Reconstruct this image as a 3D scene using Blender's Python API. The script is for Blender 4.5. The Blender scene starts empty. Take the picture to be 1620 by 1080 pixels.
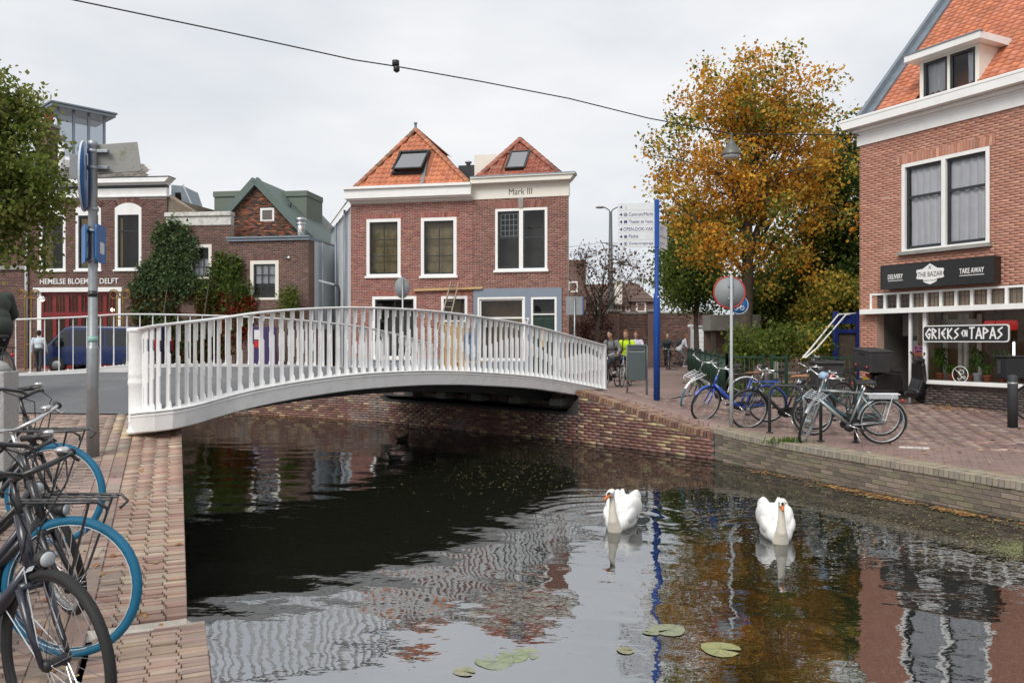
import bpy, bmesh, math, random
import numpy as np
from mathutils import Vector, Matrix, Euler
random.seed(7); rng = np.random.default_rng(11)
sc = bpy.context.scene
col = sc.collection
R = math.radians
# ------------------------------------------------------------------ camera
F, H = 1260.0, 2.05            # focal length in photo pixels, eye height above the water
cam_d = bpy.data.cameras.new('camera'); cam = bpy.data.objects.new('camera', cam_d); col.objects.link(cam)
cam_d.sensor_width = 36.0; cam_d.lens = 36.0*F/1620.0; cam_d.clip_end = 3000; cam_d.clip_start = .05
cam.location = (0, 0, H); cam.rotation_euler = (R(90), 0, 0); sc.camera = cam
# ------------------------------------------------------------------ sky: overcast, with a soft sun
SUN_EL, SUN_AZ = 43, 208       # degrees; azimuth clockwise from +Y (behind the camera, to the left)
w = bpy.data.worlds.new('World'); sc.world = w; w.use_nodes = True
nt = w.node_tree; nt.nodes.clear(); N = nt.nodes.new; L = nt.links.new
out = N('ShaderNodeOutputWorld'); bg = N('ShaderNodeBackground'); bg.inputs[1].default_value = .1
sky = N('ShaderNodeTexSky'); sky.sky_type = 'NISHITA'; sky.sun_disc = False
sky.sun_elevation = R(SUN_EL); sky.sun_rotation = R(SUN_AZ); sky.dust_density = 3
tc = N('ShaderNodeTexCoord'); mp = N('ShaderNodeMapping'); mp.inputs['Scale'].default_value = (1, 1, 2.6)
nz = N('ShaderNodeTexNoise'); nz.inputs['Scale'].default_value = 2.3; nz.inputs['Detail'].default_value = 6; nz.inputs['Roughness'].default_value = .52
rp = N('ShaderNodeValToRGB'); rp.color_ramp.elements[0].position = .36; rp.color_ramp.elements[1].position = .66
rp.color_ramp.elements[0].color = (.75, .79, .84, 1); rp.color_ramp.elements[1].color = (.985, .99, 1, 1)
sca = N('ShaderNodeVectorMath'); sca.operation = 'SCALE'; sca.inputs['Scale'].default_value = 6.0
mx = N('ShaderNodeMix'); mx.data_type = 'RGBA'; mx.inputs[0].default_value = .96
L(tc.outputs['Generated'], mp.inputs[0]); L(mp.outputs[0], nz.inputs[0]); L(nz.outputs[0], rp.inputs[0])
L(rp.outputs[0], sca.inputs[0]); L(sky.outputs[0], mx.inputs[6]); L(sca.outputs[0], mx.inputs[7])
L(mx.outputs[2], bg.inputs[0]); L(bg.outputs[0], out.inputs[0])
sd = bpy.data.lights.new('sun', 'SUN'); sd.energy = 1.5; sd.angle = R(30); sd.color = (1, .965, .92)
sun = bpy.data.objects.new('sun', sd); col.objects.link(sun); sun.rotation_euler = (R(90-SUN_EL), 0, R(180-SUN_AZ)); sun.location = (0, -10, 30)
vs = sc.view_settings; vs.view_transform = 'Standard'; vs.look = 'None'; vs.exposure = 0.70; vs.gamma = 1; vs.use_curve_mapping = False
sc.cycles.max_bounces = 7; sc.cycles.transparent_max_bounces = 12; sc.cycles.caustics_reflective = False; sc.cycles.caustics_refractive = False

# ------------------------------------------------------------------ helpers
def gx(px, d): return (px-810)/F*d
def gz(py, d): return H-(py-540)/F*d
def at(px, py, d): return Vector((gx(px, d), d, gz(py, d)))

class MB:
    """collects shapes, builds ONE mesh object"""
    def __init__(s): s.v = []; s.f = []; s.c = []; s.col = None; s.M = None; s.sm = []; s.smooth = False
    def add(s, vs_, fs):
        o = len(s.v)
        if s.M is not None: vs_ = [s.M @ Vector(p) for p in vs_]
        s.v.extend([tuple(p) for p in vs_])
        for f in fs: s.f.append(tuple(i+o for i in f)); s.c.append(s.col); s.sm.append(s.smooth)
        return s
    def box(s, x0, y0, z0, x1, y1, z1):
        return s.add([(x0,y0,z0),(x1,y0,z0),(x1,y1,z0),(x0,y1,z0),(x0,y0,z1),(x1,y0,z1),(x1,y1,z1),(x0,y1,z1)],
                     [(0,3,2,1),(4,5,6,7),(0,1,5,4),(1,2,6,5),(2,3,7,6),(3,0,4,7)])
    def bev(s, x0, y0, z0, x1, y1, z1, b=.01):
        """box with chamfered vertical and horizontal edges"""
        bm = bmesh.new(); bmesh.ops.create_cube(bm, size=1)
        for v in bm.verts: v.co = Vector(((x0+x1)/2+v.co.x*(x1-x0), (y0+y1)/2+v.co.y*(y1-y0), (z0+z1)/2+v.co.z*(z1-z0)))
        bmesh.ops.bevel(bm, geom=bm.edges[:], offset=b, segments=2, affect='EDGES', profile=.5)
        bm.verts.index_update()
        s.add([v.co.copy() for v in bm.verts], [[v.index for v in f.verts] for f in bm.faces]); bm.free(); return s
    def bar(s, a, b, wx, wz, up=(0,0,1)):
        """box beam from a to b"""
        a = Vector(a); b = Vector(b); d = (b-a).normalized(); up = Vector(up)
        x = d.cross(up)
        if x.length < 1e-4: x = d.cross(Vector((1,0,0)))
        x.normalize(); y = x.cross(d)
        x = x*wx/2; y = y*wz/2
        return s.add([a-x-y,a+x-y,a+x+y,a-x+y,b-x-y,b+x-y,b+x+y,b-x+y],[(0,3,2,1),(4,5,6,7),(0,1,5,4),(1,2,6,5),(2,3,7,6),(3,0,4,7)])
    def tube(s, pts, r, n=8, caps=True, closed=False, flat=1.0):
        pts = [Vector(p) for p in pts]; m = len(pts)
        rs = r if isinstance(r, (list, tuple)) else [r]*m
        vs_ = []; prev = None
        for i, p in enumerate(pts):
            if closed: t = pts[(i+1)%m]-pts[i-1]
            else: t = pts[min(i+1,m-1)]-pts[max(i-1,0)]
            t.normalize()
            if prev is None:
                a = Vector((0,0,1)) if abs(t.z) < .9 else Vector((1,0,0))
                x = t.cross(a).normalized()
            else:
                x = (prev-t*prev.dot(t))
                x = x.normalized() if x.length > 1e-6 else t.orthogonal().normalized()
            prev = x; y = t.cross(x)
            for k in range(n):
                an = 2*math.pi*k/n; vs_.append(p+(x*math.cos(an)+y*math.sin(an)*flat)*rs[i])
        fs = []
        for i in range(m if closed else m-1):
            j = (i+1)%m
            for k in range(n): fs.append((i*n+k, i*n+(k+1)%n, j*n+(k+1)%n, j*n+k))
        if caps and not closed: fs.append(tuple(range(n-1,-1,-1))); fs.append(tuple((m-1)*n+k for k in range(n)))
        sv = s.smooth; s.smooth = n > 5; s.add(vs_, fs); s.smooth = sv; return s
    def lathe(s, prof, c=(0,0,0), n=16, axis='z', sx=1, sy=1):
        c = Vector(c); vs_ = []
        for r, z in prof:
            for k in range(n):
                a = 2*math.pi*k/n; x, y = r*math.cos(a)*sx, r*math.sin(a)*sy
                vs_.append(c+(Vector((x,y,z)) if axis=='z' else Vector((x,z,y)) if axis=='y' else Vector((z,x,y))))
        m = len(prof); fs = [(i*n+k, i*n+(k+1)%n, (i+1)*n+(k+1)%n, (i+1)*n+k) for i in range(m-1) for k in range(n)]
        fs += [tuple(range(n-1,-1,-1)), tuple((m-1)*n+k for k in range(n))]
        sv = s.smooth; s.smooth = n > 6; s.add(vs_, fs); s.smooth = sv; return s
    def torus(s, c, Rr, r, n=44, k=8, squash=1.0, a0=0, a1=2*math.pi):
        """ring in the local xz plane (axle along y)"""
        c = Vector(c); full = abs(a1-a0-2*math.pi) < 1e-6
        pts = [c+Vector((math.cos(a0+(a1-a0)*i/n)*Rr, 0, math.sin(a0+(a1-a0)*i/n)*Rr)) for i in range(n if full else n+1)]
        return s.tube(pts, r, k, True, full)
    def prism(s, poly, y0, y1):
        """polygon in xz, extruded along y"""
        n = len(poly); vs_ = [(x,y0,z) for x,z in poly]+[(x,y1,z) for x,z in poly]
        fs = [tuple(range(n)), tuple(range(2*n-1,n-1,-1))]+[(i, n+i, n+(i+1)%n, (i+1)%n) for i in range(n)]
        return s.add(vs_, fs)
    def slab(s, poly, z0, z1):
        n = len(poly); vs_ = [(p[0],p[1],z0) for p in poly]+[(p[0],p[1],z1) for p in poly]
        fs = [tuple(range(n-1,-1,-1)), tuple(range(n,2*n))]+[(i,(i+1)%n,n+(i+1)%n,n+i) for i in range(n)]
        return s.add(vs_, fs)
    def ball(s, c, r, n=10, m=6, sc_=(1,1,1)):
        c = Vector(c); vs_ = []; 
        for i in range(m+1):
            t = math.pi*i/m
            for k in range(n):
                a = 2*math.pi*k/n; vs_.append(c+Vector((r*sc_[0]*math.sin(t)*math.cos(a), r*sc_[1]*math.sin(t)*math.sin(a), r*sc_[2]*math.cos(t))))
        fs = [(i*n+k,(i+1)*n+k,(i+1)*n+(k+1)%n,i*n+(k+1)%n) for i in range(m) for k in range(n)]
        sv = s.smooth; s.smooth = True; s.add(vs_, fs); s.smooth = sv; return s
    def quad(s, a, b, c, d): return s.add([a,b,c,d],[(0,1,2,3)])
    def mesh(s, name, mat):
        me = bpy.data.meshes.new(name); me.from_pydata(s.v, [], s.f)
        if mat is not None: me.materials.append(MATS[mat] if isinstance(mat, str) else mat)
        if any(s.sm): me.polygons.foreach_set('use_smooth', s.sm)
        if any(c is not None for c in s.c):
            a = me.attributes.new('Col', 'FLOAT_COLOR', 'FACE')
            a.data.foreach_set('color', np.array([(*(c or (.5,.5,.5)), 1) for c in s.c], dtype=np.float32).ravel())
        me.update(); return me
    def build(s, name, mat, parent=None, loc=None, rot=None):
        return place(s.mesh(name, mat), name, parent, loc, rot)

def place(me, name, parent=None, loc=None, rot=None):
    o = bpy.data.objects.new(name, me); col.objects.link(o)
    if parent is not None: o.parent = parent
    if loc is not None: o.location = loc
    if rot is not None: o.rotation_euler = rot
    return o
def tag(o, label, cat, group=None):
    o['label'] = label; o['category'] = cat
    if group: o['group'] = group
    return o
def thing(name, label, cat, loc=(0,0,0), rotz=0, group=None):
    o = bpy.data.objects.new(name, None); col.objects.link(o); o.empty_display_size = .1
    o.location = loc; o.rotation_euler = (0,0,rotz); return tag(o, label, cat, group)
def struct(o): o['kind'] = 'structure'; return o
def stuff(o): o['kind'] = 'stuff'; return o
def np_mesh(name, V, Q, mat, C=None, smooth=False):
    """fast mesh from numpy: V (n,3), Q (m,4) quads or (m,3), C (m,3) face colours"""
    V = np.asarray(V, np.float32); Q = np.asarray(Q, np.int32); me = bpy.data.meshes.new(name); k = Q.shape[1]
    me.vertices.add(len(V)); me.vertices.foreach_set('co', V.ravel())
    me.loops.add(Q.size); me.loops.foreach_set('vertex_index', Q.ravel())
    me.polygons.add(len(Q)); me.polygons.foreach_set('loop_start', np.arange(len(Q), dtype=np.int32)*k)
    if smooth: me.polygons.foreach_set('use_smooth', np.ones(len(Q), bool))
    me.update(calc_edges=True)
    me.materials.append(MATS[mat])
    if C is not None:
        a = me.attributes.new('Col', 'FLOAT_COLOR', 'FACE')
        a.data.foreach_set('color', np.hstack([np.asarray(C, np.float32), np.ones((len(Q),1), np.float32)]).ravel())
    return me
BOXQ = np.array([(0,1,5,4),(1,2,6,5),(2,3,7,6),(3,0,4,7),(4,5,6,7)])     # four sides and the z1 cap
def boxes_np(B, xf=None):
    """B (n,6) x0,x1,y0,y1,z0,z1 -> V,Q. The z0 face is left open."""
    B = np.asarray(B, float); n = len(B)
    ix = [(0,2),(1,2),(1,3),(0,3)]
    V = np.empty((n,8,3))
    for k,(a,b) in enumerate(ix):
        V[:,k,0]=B[:,a]; V[:,k,1]=B[:,b]; V[:,k,2]=B[:,4]; V[:,k+4,0]=B[:,a]; V[:,k+4,1]=B[:,b]; V[:,k+4,2]=B[:,5]
    V = V.reshape(-1,3)
    Q = (BOXQ[None]+8*np.arange(n)[:,None,None]).reshape(-1,4)
    if xf is not None: V = xf(V)
    return V, Q

# ------------------------------------------------------------------ procedural materials
MATS = {}
def mat(name, c=(.5,.5,.5), rough=.6, metal=0, var=.12, vs_=5, bump=.0, bs=60, attr=False, spec=.5, emit=0, coat=0, trans=0, stain=None, stain_s=2, sss=0):
    m = bpy.data.materials.new(name); m.use_nodes = True; t = m.node_tree; n = t.nodes; l = t.links
    b = n['Principled BSDF']; b.inputs['Roughness'].default_value = rough; b.inputs['Metallic'].default_value = metal
    b.inputs['Specular IOR Level'].default_value = spec; b.inputs['Coat Weight'].default_value = coat; b.inputs['Coat Roughness'].default_value = .08
    tcn = n.new('ShaderNodeTexCoord'); crd = tcn.outputs['Object']
    if attr: a = n.new('ShaderNodeAttribute'); a.attribute_name = 'Col'; src = a.outputs['Color']
    else: a = n.new('ShaderNodeRGB'); a.outputs[0].default_value = (*c, 1); src = a.outputs[0]
    if var:
        nz = n.new('ShaderNodeTexNoise'); nz.inputs['Scale'].default_value = vs_; nz.inputs['Detail'].default_value = 7; nz.inputs['Roughness'].default_value = .65
        mr = n.new('ShaderNodeMapRange'); mr.inputs[1].default_value = .3; mr.inputs[2].default_value = .7; mr.inputs[3].default_value = 1-var; mr.inputs[4].default_value = 1+var
        sm = n.new('ShaderNodeVectorMath'); sm.operation = 'SCALE'
        l.new(crd, nz.inputs['Vector']); l.new(nz.outputs[0], mr.inputs[0]); l.new(src, sm.inputs[0]); l.new(mr.outputs[0], sm.inputs['Scale']); src = sm.outputs[0]
        r2 = n.new('ShaderNodeMapRange'); r2.inputs[1].default_value = .3; r2.inputs[2].default_value = .7
        r2.inputs[3].default_value = max(rough-.1, .02); r2.inputs[4].default_value = min(rough+.1, 1); l.new(nz.outputs[0], r2.inputs[0]); l.new(r2.outputs[0], b.inputs['Roughness'])
    if stain:
        n2 = n.new('ShaderNodeTexNoise'); n2.inputs['Scale'].default_value = stain_s; n2.inputs['Detail'].default_value = 9; n2.inputs['Roughness'].default_value = .72
        cr = n.new('ShaderNodeValToRGB'); cr.color_ramp.elements[0].position = .5; cr.color_ramp.elements[1].position = .72
        cr.color_ramp.elements[0].color = (0,0,0,1); cr.color_ramp.elements[1].color = (1,1,1,1)
        mm = n.new('ShaderNodeMix'); mm.data_type = 'RGBA'; mm.inputs[7].default_value = (*stain, 1)
        l.new(crd, n2.inputs['Vector']); l.new(n2.outputs[0], cr.inputs[0]); l.new(cr.outputs[0], mm.inputs[0]); l.new(src, mm.inputs[6]); src = mm.outputs[2]
    l.new(src, b.inputs['Base Color'])
    if bump:
        n3 = n.new('ShaderNodeTexNoise'); n3.inputs['Scale'].default_value = bs; n3.inputs['Detail'].default_value = 5
        bp = n.new('ShaderNodeBump'); bp.inputs['Strength'].default_value = bump; bp.inputs['Distance'].default_value = .01
        l.new(crd, n3.inputs['Vector']); l.new(n3.outputs[0], bp.inputs['Height']); l.new(bp.outputs[0], b.inputs['Normal'])
    if emit: l.new(src, b.inputs['Emission Color']); b.inputs['Emission Strength'].default_value = emit
    if trans:
        o = n['Material Output']; tl = n.new('ShaderNodeBsdfTranslucent'); ms = n.new('ShaderNodeMixShader'); ms.inputs[0].default_value = trans
        l.new(src, tl.inputs[0]); l.new(b.outputs[0], ms.inputs[1]); l.new(tl.outputs[0], ms.inputs[2]); l.new(ms.outputs[0], o.inputs[0])
    if sss: b.inputs['Subsurface Weight'].default_value = sss; b.inputs['Subsurface Radius'].default_value = (.02,.01,.006)
    MATS[name] = m; return m
def glass(name, tint=(.75,.8,.8), ior=1.6, rough=.0, see=1.0):
    m = bpy.data.materials.new(name); m.use_nodes = True; t = m.node_tree; n = t.nodes; l = t.links; n.remove(n['Principled BSDF'])
    fr = n.new('ShaderNodeFresnel'); fr.inputs[0].default_value = ior; tr = n.new('ShaderNodeBsdfTransparent'); tr.inputs[0].default_value = (*tint,1)
    gl = n.new('ShaderNodeBsdfGlossy'); gl.inputs['Roughness'].default_value = rough; ms = n.new('ShaderNodeMixShader')
    tcn = n.new('ShaderNodeTexCoord'); nz = n.new('ShaderNodeTexNoise'); nz.inputs['Scale'].default_value = 1.3
    bp = n.new('ShaderNodeBump'); bp.inputs['Strength'].default_value = .06; bp.inputs['Distance'].default_value = .05
    l.new(tcn.outputs['Object'], nz.inputs['Vector']); l.new(nz.outputs[0], bp.inputs['Height']); l.new(bp.outputs[0], gl.inputs['Normal'])
    l.new(fr.outputs[0], ms.inputs[0]); l.new(tr.outputs[0], ms.inputs[1]); l.new(gl.outputs[0], ms.inputs[2]); l.new(ms.outputs[0], n['Material Output'].inputs[0])
    MATS[name] = m
mat('white_paint', (.84,.84,.82), .38, var=.04, vs_=2.5, stain=(.76,.755,.72), stain_s=1.6)
mat('bridge_white', (.86,.86,.85), .36, var=.03, vs_=2, stain=(.70,.69,.64), stain_s=4.5)
mat('cream_paint', (.76,.73,.65), .5, var=.05, vs_=3, stain=(.66,.63,.55), stain_s=1.5)
mat('mortar', (.36,.33,.30), .95, var=.15, vs_=9, bump=.4, bs=90)
mat('mortar_pale', (.62,.58,.52), .95, var=.15, vs_=9, bump=.4, bs=90)
mat('mortar_dark', (.15,.135,.12), .95, var=.15, vs_=9, bump=.4, bs=90)
mat('brick', attr=True, rough=.85, var=.14, vs_=14, bump=.35, bs=110)
mat('brick_stained', attr=True, rough=.85, var=.22, vs_=5, bump=.45, bs=90, stain=(.36,.34,.31), stain_s=1.1)
mat('paving', attr=True, rough=.72, var=.16, vs_=3, bump=.35, bs=80, stain=(.20,.165,.15), stain_s=.9)
mat('tile', attr=True, rough=.55, var=.1, vs_=7, bump=.2, bs=40, stain=(.30,.12,.06), stain_s=2.2)
mat('leaf', attr=True, rough=.6, var=.1, vs_=2, trans=.5, spec=.2)
mat('dead_leaf', attr=True, rough=.75, var=.12, vs_=8)
mat('bark', (.085,.068,.052), .9, var=.3, vs_=8, bump=.9, bs=22)
mat('asphalt', (.135,.138,.145), .85, var=.14, vs_=2, bump=.5, bs=160, stain=(.19,.19,.19), stain_s=.8)
mat('dark_metal', (.02,.02,.022), .42, var=.15, spec=.4)
mat('black_rubber', (.014,.014,.014), .75, var=.2)
mat('blue_tyre', (.006,.135,.25), .6, var=.12, vs_=14, bump=.25, bs=90)
mat('chrome', (.62,.62,.62), .25, 1, var=.08)
mat('silver_paint', (.33,.36,.36), .3, .5, var=.08)
mat('galvanised', (.34,.36,.37), .45, .75, var=.14, vs_=6, stain=(.24,.25,.25))
mat('galv_paint', (.42,.45,.47), .55, .2, var=.14, vs_=5)
mat('zinc', (.22,.26,.30), .5, .4, var=.15, vs_=3)
mat('black_plastic', (.018,.018,.019), .5, var=.15)
mat('grey_plastic', (.055,.06,.06), .55, var=.12)
mat('leather_brown', (.17,.075,.032), .55, var=.2)
mat('blue_frame', (.012,.06,.36), .3, var=.06, coat=.5)
mat('navy_frame', (.012,.013,.026), .3, var=.06, coat=.5)
mat('teal_paint', (.015,.07,.085), .32, var=.06, coat=.3)
mat('black_frame', (.014,.014,.016), .33, var=.08, coat=.4)
mat('sign_blue', (.004,.062,.32), .4, var=.06, stain=(.008,.075,.32))
mat('traffic_blue', (.008,.12,.36), .38, var=.06)
mat('traffic_red', (.45,.02,.02), .4, var=.06)
mat('sign_white', (.70,.72,.73), .4, var=.05, stain=(.55,.57,.56), stain_s=2.5)
mat('sign_back', (.27,.29,.30), .75, 0, var=.14, vs_=6, stain=(.20,.20,.18), stain_s=3)
mat('lettering_navy', (.012,.02,.12), .5, var=0)
mat('lettering_white', (.78,.78,.76), .5, var=.03)
mat('lettering_dark', (.10,.09,.085), .6, var=.1)
mat('sign_black', (.012,.012,.013), .35, var=.1, coat=.2)
mat('timber', (.52,.35,.17), .7, var=.15, vs_=6)
mat('grey_green', (.10,.14,.125), .6, var=.1, vs_=2)
mat('sage_panel', (.135,.165,.135), .7, var=.1, vs_=2)
mat('fence_green', (.008,.04,.022), .4, var=.15)
mat('dark_green', (.006,.028,.018), .4, var=.1)
mat('blue_grey_paint', (.20,.245,.30), .55, var=.06, vs_=3)
mat('red_paint', (.19,.007,.010), .42, var=.1)
mat('dark_sash', (.022,.026,.03), .35, var=.08)
mat('curtain', (.90,.90,.95), .9, var=.06, vs_=3)
mat('curtain_yellow', (.42,.31,.10), .9, var=.1)
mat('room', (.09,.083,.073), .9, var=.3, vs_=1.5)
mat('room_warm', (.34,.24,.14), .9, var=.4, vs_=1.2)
mat('concrete', (.31,.30,.275), .85, var=.2, vs_=4, bump=.3, bs=60, stain=(.17,.165,.14))
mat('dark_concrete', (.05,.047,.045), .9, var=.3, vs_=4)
mat('granite', (.36,.36,.35), .75, var=.3, vs_=60, bump=.2, bs=120)
mat('terracotta', (.40,.12,.055), .8, var=.15)
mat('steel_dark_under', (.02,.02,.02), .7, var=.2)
mat('van_blue', (.008,.020,.085), .25, var=.03, coat=.8)
mat('lamp_white', (.9,.8,.6), .5, emit=3, var=0)
mat('red_sign_lit', (.55,.02,.015), .4, emit=.25, var=.05)
mat('neon_tube', (.9,.92,1), .4, emit=2.2, var=0)
mat('poster_pink', (.75,.22,.42), .5, var=.05); mat('poster_orange', (.72,.2,.06), .5, var=.05)
mat('body_col', attr=True, rough=.75, var=.1, vs_=12, bump=.12, bs=50)
mat('skin', (.46,.26,.18), .55, var=.08, vs_=20, sss=.1)
mat('hair', (.018,.012,.009), .6, var=.3, vs_=40, bump=.6, bs=120)
mat('feather', attr=True, rough=.7, var=.05, vs_=9, bump=.4, bs=38, sss=.08)
mat('orange_light', (.6,.22,.03), .35, var=.05)
mat('tail_red', (.40,.01,.01), .25, var=.05, coat=.5)
mat('plate_yellow', (.62,.36,.02), .5, var=.05)
mat('pale_panel', (.55,.58,.60), .6, var=.06, vs_=2, stain=(.45,.47,.48))
mat('stucco', (.33,.27,.205), .9, var=.15, vs_=3, bump=.3, stain=(.24,.2,.16))
mat('peeling_white', (.62,.61,.57), .85, var=.12, vs_=5, bump=.4, bs=30, stain=(.25,.22,.19), stain_s=3.2)
mat('duckweed', attr=True, rough=.9, var=.2, vs_=8)
mat('lily', attr=True, rough=.85, var=.25, vs_=14, spec=.2)
mat('grass', attr=True, rough=.8, var=.2, vs_=5, trans=.2)
mat('soil', (.06,.05,.035), .95, var=.3, vs_=3)
mat('cable_black', (.012,.012,.012), .7, var=0)
glass('pane_glass', (.93,.95,.95), 1.55); glass('shop_glass', (.96,.97,.97), 1.35); glass('sky_glass', (.5,.55,.6), 8.0)
mat('peach_board', (.58,.42,.30), .7, var=.08, vs_=2)
mat('grey_panel', (.30,.29,.27), .7, var=.1)
mat('grass_stem', (.08,.12,.03), .7)

mat('dark_tile', (.12,.105,.095), .7, var=.2)
mat('timber_grey', (.30,.25,.19), .8, var=.2)
mat('mast_grey', (.12,.13,.135), .55, .3, var=.1); mat('lamp_grey', (.13,.135,.12), .5, .4, var=.2)
mat('lettering_grey', (.3,.3,.32), .5, var=0); mat('bin_green', (.055,.075,.075), .5, var=.12); mat('bin_grey', (.035,.036,.038), .55, var=.15)
mat('slate', (.035,.037,.042), .6, var=.2); mat('play_blue', (.01,.03,.17), .4, var=.1); mat('sticker_teal', (.25,.45,.40), .5)
mat('panel_dirty', (.32,.32,.30), .7, .1, var=.15, vs_=6, stain=(.20,.20,.13), stain_s=6); mat('van_glass', (.012,.014,.016), .08, var=0, coat=.5)
mat('gilt', (.24,.15,.045), .45, .6, var=.2); mat('purple', (.035,.02,.10), .5, var=.1)
mat('rag_blue', (.30,.42,.55), .8, var=.5, vs_=30); mat('tyre_band_blue', (.05,.20,.30), .6)
mat('leather_tan', (.30,.14,.06), .55, var=.2)
mat('bag_black', (.014,.014,.016), .85, var=.3, vs_=6, bump=.5, bs=12)
mat('dark_grey_frame', (.035,.037,.04), .35, var=.08, coat=.3)
mat('scooter_black', (.012,.012,.014), .32, var=.1, coat=.4); mat('scooter_box', (.04,.04,.043), .6, var=.15)
mat('eye_dark', (.02,.015,.012), .2, var=0)
mat('brown_roof', (.115,.075,.06), .8, var=.15, vs_=2)
mat('lawn_green', (.10,.14,.035), .95, var=.3, vs_=3)
mat('room_reflect_tan', (.46,.36,.20), .9, var=.35, vs_=2.5); mat('roof_base', (.30,.10,.05), .8, var=.2)
glass('shade_glass', (.35,.40,.45), 2.6)
mat('mortar_warm', (.46,.31,.245), .95, var=.12, vs_=9, bump=.4, bs=90)
# ================================================================== water, banks, quays, streets
E = [(14.0,-7.3),(3.5,13.8),(1.35,16.2),(-3.4,20.3),(-7.9,22.7),(-22,31.0),(-60,54)]     # foot of the right and far bank
def seg_dist(x, y, a, b):
    ax, ay = a; bx, by = b; dx, dy = bx-ax, by-ay
    t = np.clip(((x-ax)*dx+(y-ay)*dy)/(dx*dx+dy*dy), 0, 1); return np.hypot(x-ax-t*dx, y-ay-t*dy)
def zg(x, y):
    """street level on the right and far bank"""
    x = np.asarray(x, float); y = np.asarray(y, float)
    base = H+np.interp(y, [5,9,14,18,30,45], [-1.66,-1.645,-1.60,-1.50,-1.42,-1.42])
    left = np.clip((-x-2)/6, 0, 1)
    base = base*(1-left)+left*(H-1.30)
    return base+.50*np.exp(-(seg_dist(x, y, (1.6,16.6), (-2.3,20.2))/2.5)**2)
def zl(x, y):
    """street level on the left bank"""
    return H+np.interp(y, [-8,3,4.75,9.85,14.5,30], [-1.75,-1.72,-1.64,-1.0,-.57,-.57])
def zg1(x, y): return float(zg(x, y))
def zl1(x, y): return float(zl(x, y))

# ---- right and far bank street: strips running inland from the bank line
def bank_strip():
    P = [Vector((*p, 0)) for p in E]
    dirs = [(P[i+1]-P[i]).normalized() for i in range(len(P)-1)]
    nor = [Vector((d.y,-d.x,0)) for d in dirs]
    S, D = [], []
    for i in range(len(P)-1):
        n = max(2, int((P[i+1]-P[i]).length/.5)); 
        n0 = (nor[i-1]+nor[i]).normalized() if i else nor[i]
        n1 = (nor[i]+nor[min(i+1,len(nor)-1)]).normalized()
        for k in range(n):
            t = k/n; S.append(P[i].lerp(P[i+1], t)); D.append(n0.lerp(n1, t).normalized())
    T = [.40,.405,.6,.9,1.3,1.8,2.4,3,3.8,4.6,5.5,6.5,8,10,12,15,18,22,27,33,40,60,120,400,1500]
    V = np.array([[s.x+d.x*t, s.y+d.y*t, 0] for s, d in zip(S, D) for t in T]); V[:,2] = zg(V[:,0], V[:,1]); V[::len(T),2] -= .4
    m = len(T); Q = [(i*m+j, i*m+j+1, (i+1)*m+j+1, (i+1)*m+j) for i in range(len(S)-1) for j in range(m-1)]
    return V, np.array(Q)
def paving_mat(name, c1, c2, mortar, scale, rough=.8):
    m = bpy.data.materials.new(name); m.use_nodes = True; t = m.node_tree; n = t.nodes; l = t.links; b = n['Principled BSDF']
    tcn = n.new('ShaderNodeTexCoord'); mpn = n.new('ShaderNodeMapping'); mpn.inputs['Rotation'].default_value = (0,0,R(27)); mpn.inputs['Scale'].default_value = (scale,)*3
    br = n.new('ShaderNodeTexBrick'); br.inputs['Color1'].default_value = (*c1,1); br.inputs['Color2'].default_value = (*c2,1); br.inputs['Mortar'].default_value = (*mortar,1)
    br.inputs['Scale'].default_value = 1; br.inputs['Mortar Size'].default_value = .006; br.inputs['Brick Width'].default_value = .21; br.inputs['Row Height'].default_value = .075
    nz = n.new('ShaderNodeTexNoise'); nz.inputs['Scale'].default_value = .6; nz.inputs['Detail'].default_value = 8; nz.inputs['Roughness'].default_value = .7
    mr = n.new('ShaderNodeMapRange'); mr.inputs[1].default_value=.3; mr.inputs[2].default_value=.7; mr.inputs[3].default_value=.72; mr.inputs[4].default_value=1.25
    sm = n.new('ShaderNodeVectorMath'); sm.operation = 'SCALE'; bp = n.new('ShaderNodeBump'); bp.inputs['Distance'].default_value = .01; bp.inputs['Strength'].default_value=.6; bp.invert = True
    l.new(tcn.outputs['Object'], mpn.inputs[0]); l.new(mpn.outputs[0], br.inputs['Vector']); l.new(tcn.outputs['Object'], nz.inputs['Vector']); l.new(nz.outputs[0], mr.inputs[0])
    l.new(br.outputs['Color'], sm.inputs[0]); l.new(mr.outputs[0], sm.inputs['Scale']); l.new(sm.outputs[0], b.inputs['Base Color']); l.new(br.outputs['Fac'], bp.inputs['Height']); l.new(bp.outputs[0], b.inputs['Normal'])
    b.inputs['Roughness'].default_value = rough; MATS[name] = m
paving_mat('street_brick', (.24,.155,.135), (.31,.215,.185), (.13,.105,.09), 1)
paving_mat('far_wall_brick', (.145,.085,.07), (.20,.115,.09), (.17,.145,.125), 1, .9)
V, Q = bank_strip()
ground = struct(place(np_mesh('ground', V, Q, 'street_brick', smooth=True), 'ground'))

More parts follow.
